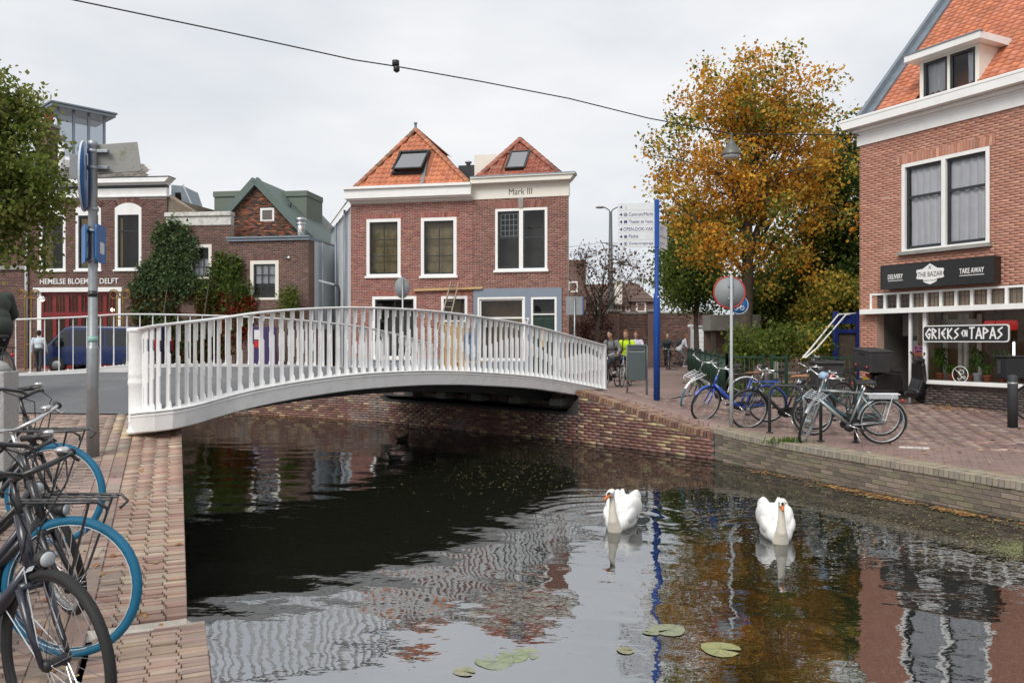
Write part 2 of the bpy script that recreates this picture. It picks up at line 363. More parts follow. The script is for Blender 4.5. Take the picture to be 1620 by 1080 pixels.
# ---- herringbone clinkers laid on the near part of the right bank street
PAL_STREET = [(.27,.175,.15),(.22,.14,.125),(.33,.235,.20),(.25,.17,.16),(.30,.19,.155),(.19,.125,.115),(.36,.27,.215)]
def pal(n, P, w=None, jit=.12):
    P = np.array(P); k = rng.choice(len(P), n, p=None if w is None else np.array(w)/sum(w))
    return np.clip(P[k]*(1+rng.normal(0, jit, (n,1)))*(1+rng.normal(0, jit*.25, (n,3))), .004, .95)
def herringbone(W, i0, i1, j0, j1):
    B = []
    for r in range(j0, j1):
        for c in range(i0, i1):
            k = (c-r) % 4
            if k == 0: B.append((c*W, (c+2)*W, r*W, (r+1)*W))
            elif k == 3: B.append((c*W, (c+1)*W, r*W, (r+2)*W))
    return np.array(B)
def inland(x, y):
    """signed distance inland of the right bank line (two stretches in view)"""
    d = []
    for a, b in ((E[0],E[1]),(E[1],E[2]),(E[2],E[3])):
        a = np.array(a); b = np.array(b); u = (b-a)/np.linalg.norm(b-a); d.append((x-a[0])*u[1]-(y-a[1])*u[0])
    return np.minimum(np.minimum(d[0], d[1]), d[2])
ux, uy = np.array([-.445,.895]), np.array([.895,.445])
def street_xy(a, b): return 3.5+ux[0]*a+uy[0]*b, 13.8+ux[1]*a+uy[1]*b
Bk = herringbone(.105, -75, 62, 4, 75)
cx_, cy_ = street_xy((Bk[:,0]+Bk[:,1])/2, (Bk[:,2]+Bk[:,3])/2)
keep = (inland(cx_, cy_) > .56) & (cy_ > 6) & (cy_ < 19) & (seg_dist(cx_, cy_, (1.6,16.6), (-2.3,20.2)) > .8)
Bk = Bk[keep]; n = len(Bk); g = .004
zt = rng.normal(.012, .0025, n)
B6 = np.column_stack([Bk[:,0]+g, Bk[:,1]-g, Bk[:,2]+g, Bk[:,3]-g, np.full(n,-.03), zt])
def xf_street(V):
    x, y = street_xy(V[:,0], V[:,1]); return np.column_stack([x, y, zg(x, y)+V[:,2]])
V, Q = boxes_np(B6, xf_street)
o = stuff(place(np_mesh('paving_bricks', V, Q, 'paving', np.repeat(pal(n, PAL_STREET, jit=.10), 5, 0)), 'paving_bricks', ground))
# white painted bricks: bay marks
for (px, py, ln, an) in ((1357,715,.34,-14),(1446,708,.42,-22)):
    d = 1.61*F/(py-540); x, y = gx(px,d), d; mb = MB()
    for k in range(4):
        mb.bev(-ln/2+k*ln/4+.003,-.05,-.03,-ln/2+(k+1)*ln/4-.003,.05,.0135,.003)
    mb.build('painted_mark', 'peeling_white', ground, (x, y, zg1(x,y)+.004), (0,0,R(an)))

# ---- left bank: street, kerb strip, asphalt
def left_edge(y): return float(np.interp(y, [-8,4.75,9.85,14.9], [2.9*1.2-.4,-1.94,-4.1,-6.7]))
ys = list(np.arange(-8, 15.0, .35))+[15.0]
V, Q = [], []
for y in ys:
    for t in (.54, .7, .9, 1.3, 2, 4, 8, 20, 60): x = left_edge(y)-.02-t; V.append((x, y, zl1(x, y)-.014))
Q = [(i*9+j, (i+1)*9+j, (i+1)*9+j+1, i*9+j+1) for i in range(len(ys)-1) for j in range(8)]
lbank = struct(place(np_mesh('pavement', V, np.array(Q), 'street_brick', smooth=True), 'pavement'))
# asphalt carriageway that runs on to the bridge (4 mm and more above the bank sheet)
ys2 = [10.4,10.8,11.5,12.3,13.2,14.0,14.75]; V = []
for i, y in enumerate(ys2):
    for t in (0,.5,1,2,4,8,30):
        x = max(left_edge(y)-.35-t, -60); yy = y+ (min(t,6)*.06 if i == 0 else 0); V.append((x, yy, zl1(x,yy)+.002))
Q = [(i*7+j,(i+1)*7+j,(i+1)*7+j+1,i*7+j+1) for i in range(len(ys2)-1) for j in range(6)]
struct(place(np_mesh('road', np.array(V), np.array(Q), 'asphalt', smooth=True), 'road'))
# pavement bricks, running bond; the ones that show largest are pieces of their own
PAL_LEFT = [(.33,.235,.19),(.30,.205,.165),(.36,.265,.21),(.33,.245,.205),(.27,.19,.16),(.38,.295,.225),(.31,.215,.18)]
BW, BL = .053, .205
al, be = np.array([-.389,.921]), np.array([-.921,-.389])       # along the quay, away from it
def left_xy(a, b): return -1.94+al[0]*a+be[0]*b, 4.75+al[1]*a+be[1]*b
rows = []
for j in range(-55, 135):
    if j % 2: rows.append((j*BW+.003, j*BW+BW-.003, .763, .76+BL/2-.003))
    for k in range(0, 40):
        a0 = j*BW; b0 = .76+k*BL+(BL/2 if j % 2 else 0)
        rows.append((a0+.003, a0+BW-.003, b0+.003, b0+BL-.003))
    a0 = j*BW
for j in range(-16, 35): rows.append((j*BL+.003, (j+1)*BL-.003, .527, .645-.003)); rows.append((j*BL+.103, (j+1)*BL+.097, .645+.003, .76-.003))
Bk = np.array(rows); n = len(Bk)
x, y = left_xy((Bk[:,0]+Bk[:,1])/2, (Bk[:,2]+Bk[:,3])/2)
keep = (y < 10.35) & (y > 2.6) & (np.abs(x/y) < .68) ; Bk = Bk[keep]; x = x[keep]; y = y[keep]; n = len(Bk)
C = pal(n, PAL_LEFT, jit=.11)
strip = Bk[:,2] < .75; C[strip] = pal(int(strip.sum()), [(.34,.27,.22),(.44,.34,.22),(.28,.2,.17)], jit=.1)
zt = rng.normal(0, .0025, n)
px_ = 810+F*x/y; inview = (px_ > 0) & (y > 4.0)
order = np.argsort(np.where(inview, y, 99))[:300]; single = np.zeros(n, bool); single[order] = True
def xf_left(V):
    x, y = left_xy(V[:,0], V[:,1]); return np.column_stack([x, y, zl(x, y)+V[:,2]])
B6 = np.column_stack([Bk, np.full(n,-.05), zt])
V, Q = boxes_np(B6[~single], xf_left)
stuff(place(np_mesh('paving_bricks', V, Q, 'paving', np.repeat(C[~single], 5, 0)), 'paving_bricks', lbank))
slope_l = math.atan(.1255)
def brick_mesh(name, lx, ly, lz, c, mat_='paving', b=.004):
    mb = MB(); mb.col = tuple(c); mb.bev(-lx/2,-ly/2,-lz,lx/2,ly/2,0,b); return mb.mesh(name, mat_)
ang_l = math.atan2(al[1], al[0])
pool = {}
def pooled(key, palette, i, lx, ly, lz, mat_='paving'):
    k = (key, i % 14)
    if k not in pool: pool[k] = brick_mesh('brick', lx, ly, lz, pal(1, palette, jit=.12)[0], mat_)
    return pool[k]
for i in order:
    a = (Bk[i,0]+Bk[i,1])/2; b = (Bk[i,2]+Bk[i,3])/2; X, Y = left_xy(a, b)
    la, lb = Bk[i,1]-Bk[i,0], Bk[i,3]-Bk[i,2]
    me = pooled(('L', round(la,2), round(lb,2)), PAL_LEFT, random.randrange(99), la, lb, .05)
    o = place(me, 'brick', lbank, (X, Y, zl1(X,Y)+zt[i]), (0, -slope_l*.9+random.gauss(0,.01), ang_l))

# ---- left quay: masonry wall, brick on edge coping (each coping brick a piece of its own)
ql = thing('quay_wall', 'brick quay wall with red brick coping on the left bank by the parked bicycles', 'quay wall')
mb = MB()
def zc_left(y): return float(np.interp(y, [4.75,9.85], [H-1.64,H-1.0])) if y > 4.75 else H-1.75
ysw = [-8,0,3,4.74,4.76,6,8,9.85]
for y0, y1 in zip(ysw[:-1], ysw[1:]):
    q = []
    for y in (y0, y1):
        zt_ = (H-1.70 if y <= 4.74 else zc_left(y))-.020; x = float(np.interp(y, [-8,4.74,4.76,9.85], [3.55,-1.83,-1.945,-4.1])); q.append((x, y, zt_))
    (xa,ya,za),(xb,yb,zb) = q
    wx, wy = be*.5
    mb.add([(xa,ya,-.8),(xb,yb,-.8),(xb,yb,zb),(xa,ya,za),(xa+wx,ya+wy,-.8),(xb+wx,yb+wy,-.8),(xb+wx,yb+wy,zb-.04),(xa+wx,ya+wy,za-.04)],
           [(0,1,2,3),(4,7,6,5),(3,2,6,7),(0,3,7,4),(1,5,6,2)])
mb.build('wall_core', 'mortar', ql)
PAL_COPE = [(.38,.24,.18),(.35,.21,.16),(.41,.275,.205),(.37,.245,.19),(.40,.30,.225),(.32,.195,.155),(.43,.335,.25)]
PAL_COPE2 = [(.40,.29,.22),(.36,.25,.20),(.44,.33,.25),(.30,.22,.18)]
j = 0; s_ = -.9; cnt = 0; far_c = []
while s_ < 5.45:
    low = s_ < -.01
    for k in range(4):
        wd = .131 if not low else .15; b0 = k*wd-.005-(.10 if low else 0)+(.012*((j*7+k) % 3-1) if 0 < k else 0)
        b1 = (k+1)*wd-.005-(.10 if low else 0)+(.012*((j*7+k+1) % 3-1) if k < 3 else 0)
        X, Y = left_xy(s_+.022+random.gauss(0,.0015), (b0+b1)/2)
        z = (H-1.685 if low else zl1(-3, Y)) + random.gauss(0,.003)
        if cnt < 300:
            me = pooled(('C2' if low else 'C', round(b1-b0,2)), PAL_COPE2 if low else PAL_COPE, random.randrange(99), .041, b1-b0-.006, .10); cnt += 1
            place(me, 'coping_brick', ql, (X, Y, z), (random.gauss(0,.012), (0 if low else -slope_l)+random.gauss(0,.02), ang_l+random.gauss(0,.01)))
        else: far_c.append((s_+.002, s_+.043, b0+.003, b1-.003, -.09, random.gauss(0,.003)))
    s_ += .0465; j += 1
V, Q = boxes_np(far_c, xf_left); stuff(place(np_mesh('coping_bricks', V, Q, 'paving', np.repeat(pal(len(far_c), PAL_COPE, jit=.12), 5, 0)), 'coping_bricks', ql))
Bs = []
for r in range(-1, 18):
    for k in range(-24, 26):
        x0 = k*.222+(.111 if r % 2 else 0); z0 = r*.062; X, Y = left_xy(x0+.1, 0)
        off = .112 if x0 < -.12 else 0.0
        if -.12 <= x0 < 0: continue
        if z0+.053 < (H-1.70 if off else zl1(-3, Y)-.01)-.095: Bs.append((x0, x0+.212, z0, z0+.053, -.02+off, .008+off))
V, Q = boxes_np(Bs, lambda V: np.column_stack([left_xy(V[:,0], -V[:,2])[0], left_xy(V[:,0], -V[:,2])[1], V[:,1]]))
stuff(place(np_mesh('brickwork', V, Q, 'brick_stained', np.repeat(pal(len(Bs), PAL_COPE, jit=.15)*.6, 5, 0)), 'brickwork', ql))
mb = MB(); X0, Y0 = left_xy(0,0); X1, Y1 = left_xy(0,.53); X2, Y2 = left_xy(-.012,0.0); X3, Y3 = left_xy(-.05,.53)
mb.add([(X2,Y2,H-1.70),(X3,Y3,H-1.70),(X1,Y1,H-1.65),(X0,Y0,H-1.65)],[(0,1,2,3)]); mb.build('mortar_wedge', 'mortar_pale', ql)

# ---- right quay: brick wall with soldier coping
u1 = Vector((E[1][0]-E[0][0], E[1][1]-E[0][1], 0)).normalized(); n1 = Vector((u1.y,-u1.x,0))
qr = thing('quay_wall', 'weathered brown brick quay wall with soldier coping below the bicycle racks', 'quay wall', (E[1][0], E[1][1], 0), math.atan2(-u1.y,-u1.x))
# local x runs from the bend towards the camera, local y inland ... (left of -u1)
def qr_top(x): return zg1(E[1][0]-u1.x*x+n1.x*.4, E[1][1]-u1.y*x+n1.y*.4)+.035
mb = MB()
for a in range(0, 24):
    z0, z1 = qr_top(a)-.09, qr_top(a+1)-.09
    mb.add([(a,.012,-.8),(a+1,.012,-.8),(a+1,.012,z1),(a,.012,z0),(a,.45,-.8),(a+1,.45,-.8),(a+1,.45,z1),(a,.45,z0)],[(0,1,2,3),(3,2,6,7),(4,7,6,5)])
mb.build('wall_core', 'mortar_dark', qr)
PAL_QR = [(.225,.175,.13),(.19,.15,.115),(.26,.205,.15),(.235,.18,.145),(.17,.14,.10),(.21,.18,.12)]
cnt = 0; rest = []
for r in range(8):
    for k in range(0, 60):
        x0 = k*.222+(.11 if r % 2 else 0); zt_ = qr_top(x0)-.10-r*.0655; z0 = zt_-.056
        if zt_ < -.03: continue
        if x0 < 8.4 and cnt < 300:
            me = pooled('Q', PAL_QR, random.randrange(99), .212, .056, .09, 'brick_stained'); cnt += 1
            place(me, 'brick', qr, (x0+.106, .012-.008+random.gauss(0,.002), zt_-.028), (R(90), 0, 0))
        else: rest.append((x0, x0+.212, -zt_, -z0, -.012, .006))
if rest:
    V, Q = boxes_np(rest, lambda V: np.column_stack([V[:,0], -V[:,2], -V[:,1]]))
    stuff(place(np_mesh('brickwork', V, Q, 'brick_stained', np.repeat(pal(len(rest), PAL_QR), 5, 0)), 'brickwork', qr))
PAL_SOL = [(.27,.22,.15),(.22,.18,.13),(.32,.26,.17),(.24,.20,.16),(.20,.165,.12)]
for k in range(140):
    x0 = k*.069
    me = pooled('S', PAL_SOL, random.randrange(99), .062, .20, .10, 'brick_stained')
    place(me, 'coping_brick', qr, (x0+.033, .105-.016, qr_top(x0)+random.gauss(0,.002)), (random.gauss(0,.01), random.gauss(0,.02), 0))
    if k < 120:
        me = pooled('S2', PAL_SOL, random.randrange(99), .062, .20, .10, 'brick_stained')
        place(me, 'coping_brick', qr, (x0+.03, .315-.016, qr_top(x0)+random.gauss(0,.002)), (random.gauss(0,.01), random.gauss(0,.02), 0))

# ---- abutment wall: yellow and purple bricks, from the bend to beyond the bridge
PAL_AB = [(.21,.105,.085),(.24,.125,.098),(.18,.095,.082),(.27,.145,.11),(.42,.30,.175),(.46,.34,.205)]
W_AB = [5,5,4,3,2.3,1.6]
qa = thing('quay_wall', 'purple and yellow brick abutment wall under the far end of the white bridge', 'abutment')
def ab_top(s):   # height of the wall head along the abutment wall, s metres from the bend
    return float(np.interp(s, [0,.5,3.0,3.22,3.24,9.3,9.4,40], [H-1.585,H-1.52,H-1.02,H-.985,H-1.36,H-1.36,H-1.12,H-1.2]))
pts = [Vector((*E[k],0)) for k in range(1,7)]
s0 = 0
allB = []; 
for a, b in zip(pts[:-1], pts[1:]):
    u = (b-a).normalized(); Ls = (b-a).length; nn = Vector((u.y,-u.x,0)); mb = MB()
    ns = max(2, int(Ls/.3)); 
    for i in range(ns):
        xa, xb = Ls*i/ns, Ls*(i+1)/ns; pa, pb = a+u*xa, a+u*xb; za, zb = ab_top(s0+xa+.001)-.1, ab_top(s0+xb-.001)-.1
        mb.add([pa+Vector((0,0,-.8)),pb+Vector((0,0,-.8)),pb+Vector((0,0,zb)),pa+Vector((0,0,za)),pa+nn*.45+Vector((0,0,za)),pb+nn*.45+Vector((0,0,zb))],[(1,0,3,2),(2,3,4,5)])
    mb.build('wall_core', 'dark_concrete' if 3 < s0 < 9 else 'mortar_dark', qa)
    if s0 < 25:
        Bs = []
        for r in range(-2, 22):
            z0 = r*.0605
            for k in range(int(Ls/.215)+1):
                x0 = k*.215+(.1075 if r % 2 else 0)-.05; x1 = min(x0+.207, Ls); x0 = max(x0, 0)
                if x1-x0 < .03: continue
                if z0+.052 > ab_top(s0+(x0+x1)/2)-.105: continue
                Bs.append((x0, x1, z0, z0+.0525, 0, .012+rng.normal(0,.0015)))
        Bs = np.array(Bs)
        f = lambda V, a=a, u=u, nn=nn: np.column_stack([a.x+u.x*V[:,0]-nn.x*V[:,2], a.y+u.y*V[:,0]-nn.y*V[:,2], V[:,1]])
        V, Q = boxes_np(Bs, f); Q = Q[:, ::-1]
        stuff(place(np_mesh('brickwork', V, Q, 'brick_stained', np.repeat(pal(len(Bs), PAL_AB, W_AB, .12), 5, 0)), 'brickwork', qa))
    # rowlock coping on the ramped stretch and along the rest
    k = 0; x0 = 0
    PAL_RL = [(.23,.115,.08),(.27,.15,.10),(.19,.10,.08),(.33,.21,.13)]
    while x0 < Ls and s0+x0 < 22:
        s = s0+x0
        if not (3.2 < s < 9.35) and len([1]) :
            p = a+u*(x0+.033)+nn*(.10); sl = math.atan2(ab_top(s+.05)-ab_top(s-.05), .1) if .1 < s < 3.1 else 0
            for off in (.095, .30):
                p = a+u*(x0+.033)+nn*(off-.012)
                me = pooled('R', PAL_RL, random.randrange(99), .060, .20, .11, 'brick_stained')
                if s < 3.2 or off < .2:
                    o = place(me, 'coping_brick', qa, (p.x, p.y, ab_top(s)+random.gauss(0,.002)), (0, -sl, math.atan2(u.y,u.x)))
        x0 += .068
    s0 += Ls
# bearing niche under the bridge end: dark concrete shelf with bearing blocks
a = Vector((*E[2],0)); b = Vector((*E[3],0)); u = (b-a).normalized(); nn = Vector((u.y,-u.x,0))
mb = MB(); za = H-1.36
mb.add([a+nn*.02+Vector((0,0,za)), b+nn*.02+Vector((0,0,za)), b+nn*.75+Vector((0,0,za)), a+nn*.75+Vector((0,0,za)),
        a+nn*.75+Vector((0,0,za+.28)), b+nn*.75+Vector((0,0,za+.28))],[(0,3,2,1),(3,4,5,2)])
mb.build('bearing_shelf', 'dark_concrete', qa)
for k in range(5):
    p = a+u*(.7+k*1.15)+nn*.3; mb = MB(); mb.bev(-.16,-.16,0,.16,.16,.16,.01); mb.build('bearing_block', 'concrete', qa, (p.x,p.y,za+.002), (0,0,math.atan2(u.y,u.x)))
p = a+u*.03; mb = MB()
mb.add([a+nn*.01+Vector((0,0,-.6)),a+nn*.9+Vector((0,0,-.6)),a+nn*.9+Vector((0,0,H-1.0)),a+nn*.01+Vector((0,0,H-1.0))],[(0,1,2,3)]); mb.build('cheek_wall', 'mortar_dark', qa)

# ---- left abutment below the bridge
mb = MB()
for (xa,ya),(xb,yb) in zip([(-4.1,9.85),(-4.6,10.9),(-6.9,15.0),(-14,15.0)][:-1], [(-4.6,10.9),(-6.9,15.0),(-14,15.0),(-60,13)][0:3]):
    mb.add([(xa,ya,-.8),(xb,yb,-.8),(xb,yb,zl1(0,yb)-.2),(xa,ya,zl1(0,ya)-.2)],[(0,1,2,3)])
o = mb.build('abutment_wall', 'far_wall_brick'); tag(o, 'dark brick abutment below the left end of the white bridge', 'abutment')

# ================================================================== water
SW1 = (gx(983,8.88), 8.88); SW2 = (gx(1228,8.39), 8.39)
def water_mat():
    m = bpy.data.materials.new('canal_water'); m.use_nodes = True; t = m.node_tree; n = t.nodes; l = t.links; n.remove(n['Principled BSDF'])
    df = n.new('ShaderNodeBsdfDiffuse'); df.inputs[0].default_value = (.012,.013,.008,1)
    gl = n.new('ShaderNodeBsdfGlossy'); gl.inputs['Roughness'].default_value = .012; gl.inputs[0].default_value = (.93,.95,.98,1)
    fr = n.new('ShaderNodeFresnel'); fr.inputs[0].default_value = 6.3; ms = n.new('ShaderNodeMixShader')
    tcn = n.new('ShaderNodeTexCoord'); mpn = n.new('ShaderNodeMapping'); mpn.inputs['Scale'].default_value = (1, 1.5, 1)
    nz = n.new('ShaderNodeTexNoise'); nz.inputs['Scale'].default_value = 7; nz.inputs['Detail'].default_value = 2
    bp = n.new('ShaderNodeBump'); bp.inputs['Strength'].default_value = .13; bp.inputs['Distance'].default_value = .01
    l.new(tcn.outputs['Object'], mpn.inputs[0]); l.new(mpn.outputs[0], nz.inputs['Vector']); l.new(nz.outputs[0], bp.inputs['Height'])
    for k in (gl, fr): l.new(bp.outputs[0], k.inputs['Normal'])
    l.new(fr.outputs[0], ms.inputs[0]); l.new(df.outputs[0], ms.inputs[1]); l.new(gl.outputs[0], ms.inputs[2]); l.new(ms.outputs[0], n['Material Output'].inputs[0])
    MATS['canal_water'] = m
water_mat()
xs = np.arange(-11, 13.01, .045); ysn = np.concatenate([np.arange(3.6, 13, .04), np.arange(13, 24.6, .07)])
Xg, Yg = np.meshgrid(xs, ysn)
def smooth_noise(X, Y, s, seed):
    r = np.random.default_rng(seed); z = 0
    for k in range(7):
        a = r.uniform(0, 2*np.pi); f = s*r.uniform(.6, 1.6); z = z+np.sin((X*np.cos(a)+Y*np.sin(a))*f+r.uniform(0, 6.3))
    return z/4
amp = .55+.45*np.clip(smooth_noise(Xg, Yg, .8, 3), -1, 1)
Z = np.zeros_like(Xg); r_ = np.random.default_rng(5)
for lam, sl, spread, n_ in ((.95,.0045,.55,5),(.45,.0055,.8,6),(.22,.0050,1.0,6)):
    for k in range(n_):
        a = R(78)+r_.normal(0, spread); lm = lam*r_.uniform(.75,1.3); kk = 2*np.pi/lm
        Z += amp*(sl/kk)*1.2*np.sin(kk*(Xg*np.cos(a)+Yg*np.sin(a))+r_.uniform(0,6.3)+.5*smooth_noise(Xg, Yg, 1.5, 50+k))
for (sx, sy), ph, gain in ((SW1, 0, 1.0), (SW2, 1.5, .8)):
    dx, dy = Xg-sx, Yg-(sy+.25); rr = np.hypot(dx*1.0, dy)
    wake = np.clip(.35+.65*np.clip(dy/(rr+.01), -1, 1), 0, 1)
    for lam, sl in ((.19,.085),(.31,.06)):
        kk = 2*np.pi/lam; Z += gain*(sl/kk)*np.exp(-(rr/1.15)**2)*wake*np.clip((rr-.15)/.15,0,1)*np.sin(kk*rr+ph+.4*smooth_noise(Xg,Yg,3,9))
    # V wake arms trailing behind
    for sgn in (-1, 1):
        ang = R(90)+sgn*R(62); ddx, ddy = math.cos(ang), math.sin(ang)
        al_ = dx*ddx+(dy+.5)*ddy; pe = -dx*ddy+(dy+.5)*ddx
        Z += gain*.0009*np.exp(-(pe/.30)**2)*np.clip(al_,0,1)*np.exp(-np.clip(al_,0,9)/2.4)*np.sin(2*np.pi*pe/.17+3*smooth_noise(Xg,Yg,1,8)*.3)
# the ring ripples from the left swan spread far to the left
rr = np.hypot(Xg-SW1[0]-.2, Yg-SW1[1]-.6); Z += .0011*np.exp(-((rr-2.0)/1.6)**2)*np.sin(2*np.pi*rr/.33)*np.clip((SW1[0]+.5-Xg)/2.5,0,1)*.8
ny, nx = Xg.shape; idx = np.arange(ny*nx).reshape(ny, nx)
Q = np.stack([idx[:-1,:-1], idx[:-1,1:], idx[1:,1:], idx[1:,:-1]], -1).reshape(-1,4)
canal = struct(place(np_mesh('canal_water', np.stack([Xg, Yg, Z], -1).reshape(-1,3), Q, 'canal_water', smooth=True), 'canal_water'))
mb = MB()
for (x0,y0,x1,y1) in ((-11,-40,40,3.6),(13.01,3.6,40,24.5),(-80,-40,-11,80),(-11,24.55,40,80)): mb.quad((x0,y0,0),(x1,y0,0),(x1,y1,0),(x0,y1,0))
mb.build('canal_water_beyond', 'canal_water', canal)
# ================================================================== white footbridge
br = thing('bridge', 'white arched steel bridge with stepped fin balusters crossing the canal', 'bridge')
RH = .99
def crv(P, n):
    """Catmull-Rom through points, evenly spaced by arc length"""
    P = [Vector(p) for p in P]; P = [P[0]*2-P[1]]+P+[P[-1]*2-P[-2]]; o = []
    for i in range(1, len(P)-2):
        for k in range(24):
            t = k/24; a,b,c,d = P[i-1],P[i],P[i+1],P[i+2]
            o.append(.5*((2*b)+(c-a)*t+(2*a-5*b+4*c-d)*t*t+(3*b-a-3*c+d)*t**3))
    o.append(P[-2]); Ls = [0]
    for i in range(1, len(o)): Ls.append(Ls[-1]+(o[i]-o[i-1]).length)
    if isinstance(n, float): n = max(2, int(round(Ls[-1]/n))+1)
    r = []
    for s in np.linspace(0, Ls[-1], n):
        j = min(max(int(np.searchsorted(Ls, s)), 1), len(o)-1); t = (s-Ls[j-1])/max(Ls[j]-Ls[j-1],1e-9); r.append(o[j-1].lerp(o[j], t))
    return r
def dd(top, bot): return RH*F/(bot-top)
near_px = [(221,516,655),(238,513.5,652.5),(262,508.5,649),(300,503,641),(345,498,629),(410,491.5,614),(480,487.5,602),(560,486,592.5),(640,490,588),(700,495,587.5),(760,503,590),(850,517.5,598),(955,543,617)]
near = []
for px, t, b in near_px:
    d = dd(t, b); near.append(at(px, b, d))
# smooth the depths so that the plan is a clean line: straight crossing with a flare at the left end
A, B = Vector((-3.55,9.9,0)), Vector((1.98,17.35,0))
def on_line(px):
    r = Vector(((px-810)/F, 1, 0)); d2 = B-A
    den = r.x*d2.y-r.y*d2.x; t = (A.x*d2.y-A.y*d2.x)/den
    return t
near = []
for px, t, b in near_px:
    d = on_line(px) if px >= 345 else {221:9.22,238:9.08,262:9.05,300:9.32}[px]
    near.append(at(px, b, d))
far_px = [(-330,520,617,12.9),(-150,508,603,13.5),(40,501,591.5,14.2),(130,496,585.5,14.6),(200,492.5,579,15.0),(330,495,577,15.75),(420,499,578,16.35),(476,502,579,17.0),(560,513,583,18.2),(620,524,590,19.5),(681,539,604,20.6)]
far = [at(px, b, d) for px, t, b, d in far_px]
nearC = crv(near, 90); farC = crv(far, 90)
def side_dir(C, i):
    t = C[min(i+1,len(C)-1)]-C[max(i-1,0)]; t.z = 0; t.normalize(); return t
def sweep(mb, C, prof, closed=True):
    """sweep an (offset, height) profile along C; offset to the right of travel"""
    n = len(prof); vs_ = []
    for i, p in enumerate(C):
        t = side_dir(C, i); r = Vector((t.y,-t.x,0))
        for a, z in prof: vs_.append(p+r*a+Vector((0,0,z)))
    fs = [(i*n+k, i*n+(k+1)%n, (i+1)*n+(k+1)%n, (i+1)*n+k) for i in range(len(C)-1) for k in range(n)]
    fs += [tuple(range(n-1,-1,-1)), tuple((len(C)-1)*n+k for k in range(n))]
    mb.add(vs_, fs)
# the near edge of the span: girder with a rounded top lip
spanC = nearC
mb = MB(); mb.smooth = False
sweep(mb, spanC, [(.10,-.005),(.122,-.014),(.122,-.034),(.114,-.040),(.092,-.208),(.07,-.222),(-.06,-.225),(-.06,-.005)]); mb.build('edge_girder', 'bridge_white', br)
mb = MB(); sweep(mb, nearC, [(.125,.0),(.13,.012),(.12,.022),(-.07,.022),(-.07,.0)]); 
for p in crv(near, .15): mb.ball(p+Vector((0,0,.024)), .016, 6, 4)
mb.build('bottom_flange', 'bridge_white', br)
mb = MB(); sweep(mb, farC, [(.06,0),(.06,.022),(-.09,.022),(-.09,0)])
for p in crv(far, .3): mb.ball(p+Vector((0,0,.024)), .016, 6, 4)
mb.build('bottom_flange', 'bridge_white', br)
mb = MB(); sweep(mb, farC, [(.06,-.005),(.06,-.22),(-.10,-.24),(-.10,-.005)]); mb.build('edge_girder', 'bridge_white', br)
# hand rails: flat rounded section
HR = [(.055,RH-.030),(.065,RH-.018),(.065,RH-.008),(.05,RH),(-.05,RH),(-.065,RH-.008),(-.065,RH-.018),(-.055,RH-.030)]
for C in (nearC, farC):
    mb = MB(); sweep(mb, C, HR); mb.build('handrail', 'bridge_white', br)
# fin balusters set across the rail, one edge stepped; eight cut patterns that follow one another
def fin(kind):
    """profile in local x (across the rail, + = outward) and z"""
    ph = kind/16*2*math.pi
    z1 = .30+.10*math.sin(ph); z2 = .58+.12*math.sin(ph+1.1); z3 = .80+.06*math.sin(ph+2.0)
    zt_ = RH-.028
    poly = [(-.046,.02),(.054,.02),(.054,.07),(.026,.11),(.026,z1),(.040,z1+.01),(.040,z2),(.018,z2+.01),(.018,z3),(.042,z3+.01),(.042,zt_),(-.036,zt_)]
    mb = MB(); mb.prism([(x,z) for x,z in poly], -.0065, .0065); return mb.mesh('baluster', 'bridge_white')
fins = [fin(k) for k in range(16)]
fine = crv(near, .01); pts = []; nxt = .06; acc = 0
for i in range(1, len(fine)-6):
    acc += (fine[i]-fine[i-1]).length
    if acc >= nxt:
        f_ = min(max((fine[i].x+4.3)/.7, 0), 1); pts.append((fine[i], side_dir(fine, i), f_)); nxt = acc+.08+.07*f_
tl_ = (B-A).normalized()
for i, (p, t, f_) in enumerate(pts):
    t = (tl_*(1-f_)+t*f_*.0+tl_*f_).normalized(); place(fins[i % 16], 'baluster', br, p, (0, 0, math.atan2(-t.x, t.y)))
pts = crv(far, .225)
for i, p in enumerate(pts):
    if p.x/p.y < -.68: continue
    t = side_dir(pts, i); place(fins[i % 16], 'baluster', br, p, (0, 0, math.atan2(t.x, -t.y)))
# end posts
p = near[0].copy(); base = H-1.06
mb = MB(); zt_ = near[0].z+RH-base
mb.lathe([(.105,0),(.105,.03),(.088,.05),(.082,.09),(.082,.13),(.088,.14),(.082,.15),(.082,.55),(.09,.565),(.09,.60),(.086,.61),(.086,.66),(.09,.67),(.082,.70),(.082,1.15),(.088,1.16),(.088,1.185),(.082,1.20),(.082,zt_-.05),(.10,zt_-.035),(.105,zt_-.012),(.09,zt_+.004),(.02,zt_+.012)], (0,0,0), 20, sx=1.05, sy=.8)
mb.build('end_post', 'bridge_white', br, (p.x-.03, p.y-.02, base))
p = near[-1]; mb = MB(); mb.bev(-.035,-.06,-.06,.035,.06,RH,.008); t = side_dir(nearC, 89); mb.build('end_post', 'bridge_white', br, p, (0,0,math.atan2(t.y,t.x)))
p = far[-1]; mb = MB(); mb.bev(-.035,-.06,-.06,.035,.06,RH,.008); mb.build('end_post', 'bridge_white', br, p, (0,0,math.atan2(t.y,t.x)))
# filler plate from the girder to the ground at the left end
mb = MB(); C = [q for q in nearC if q.x < -4.22]; vs_ = []
for i, q in enumerate(C):
    t = side_dir(C, i); r_o = Vector((t.y,-t.x,0))*.085; vs_ += [q+r_o+Vector((0,0,-.1)), Vector((q.x+r_o.x, q.y+r_o.y, H-1.1))]
mb.add(vs_, [(2*i,2*i+1,2*i+3,2*i+2) for i in range(len(C)-1)]); mb.build('end_plate', 'bridge_white', br)
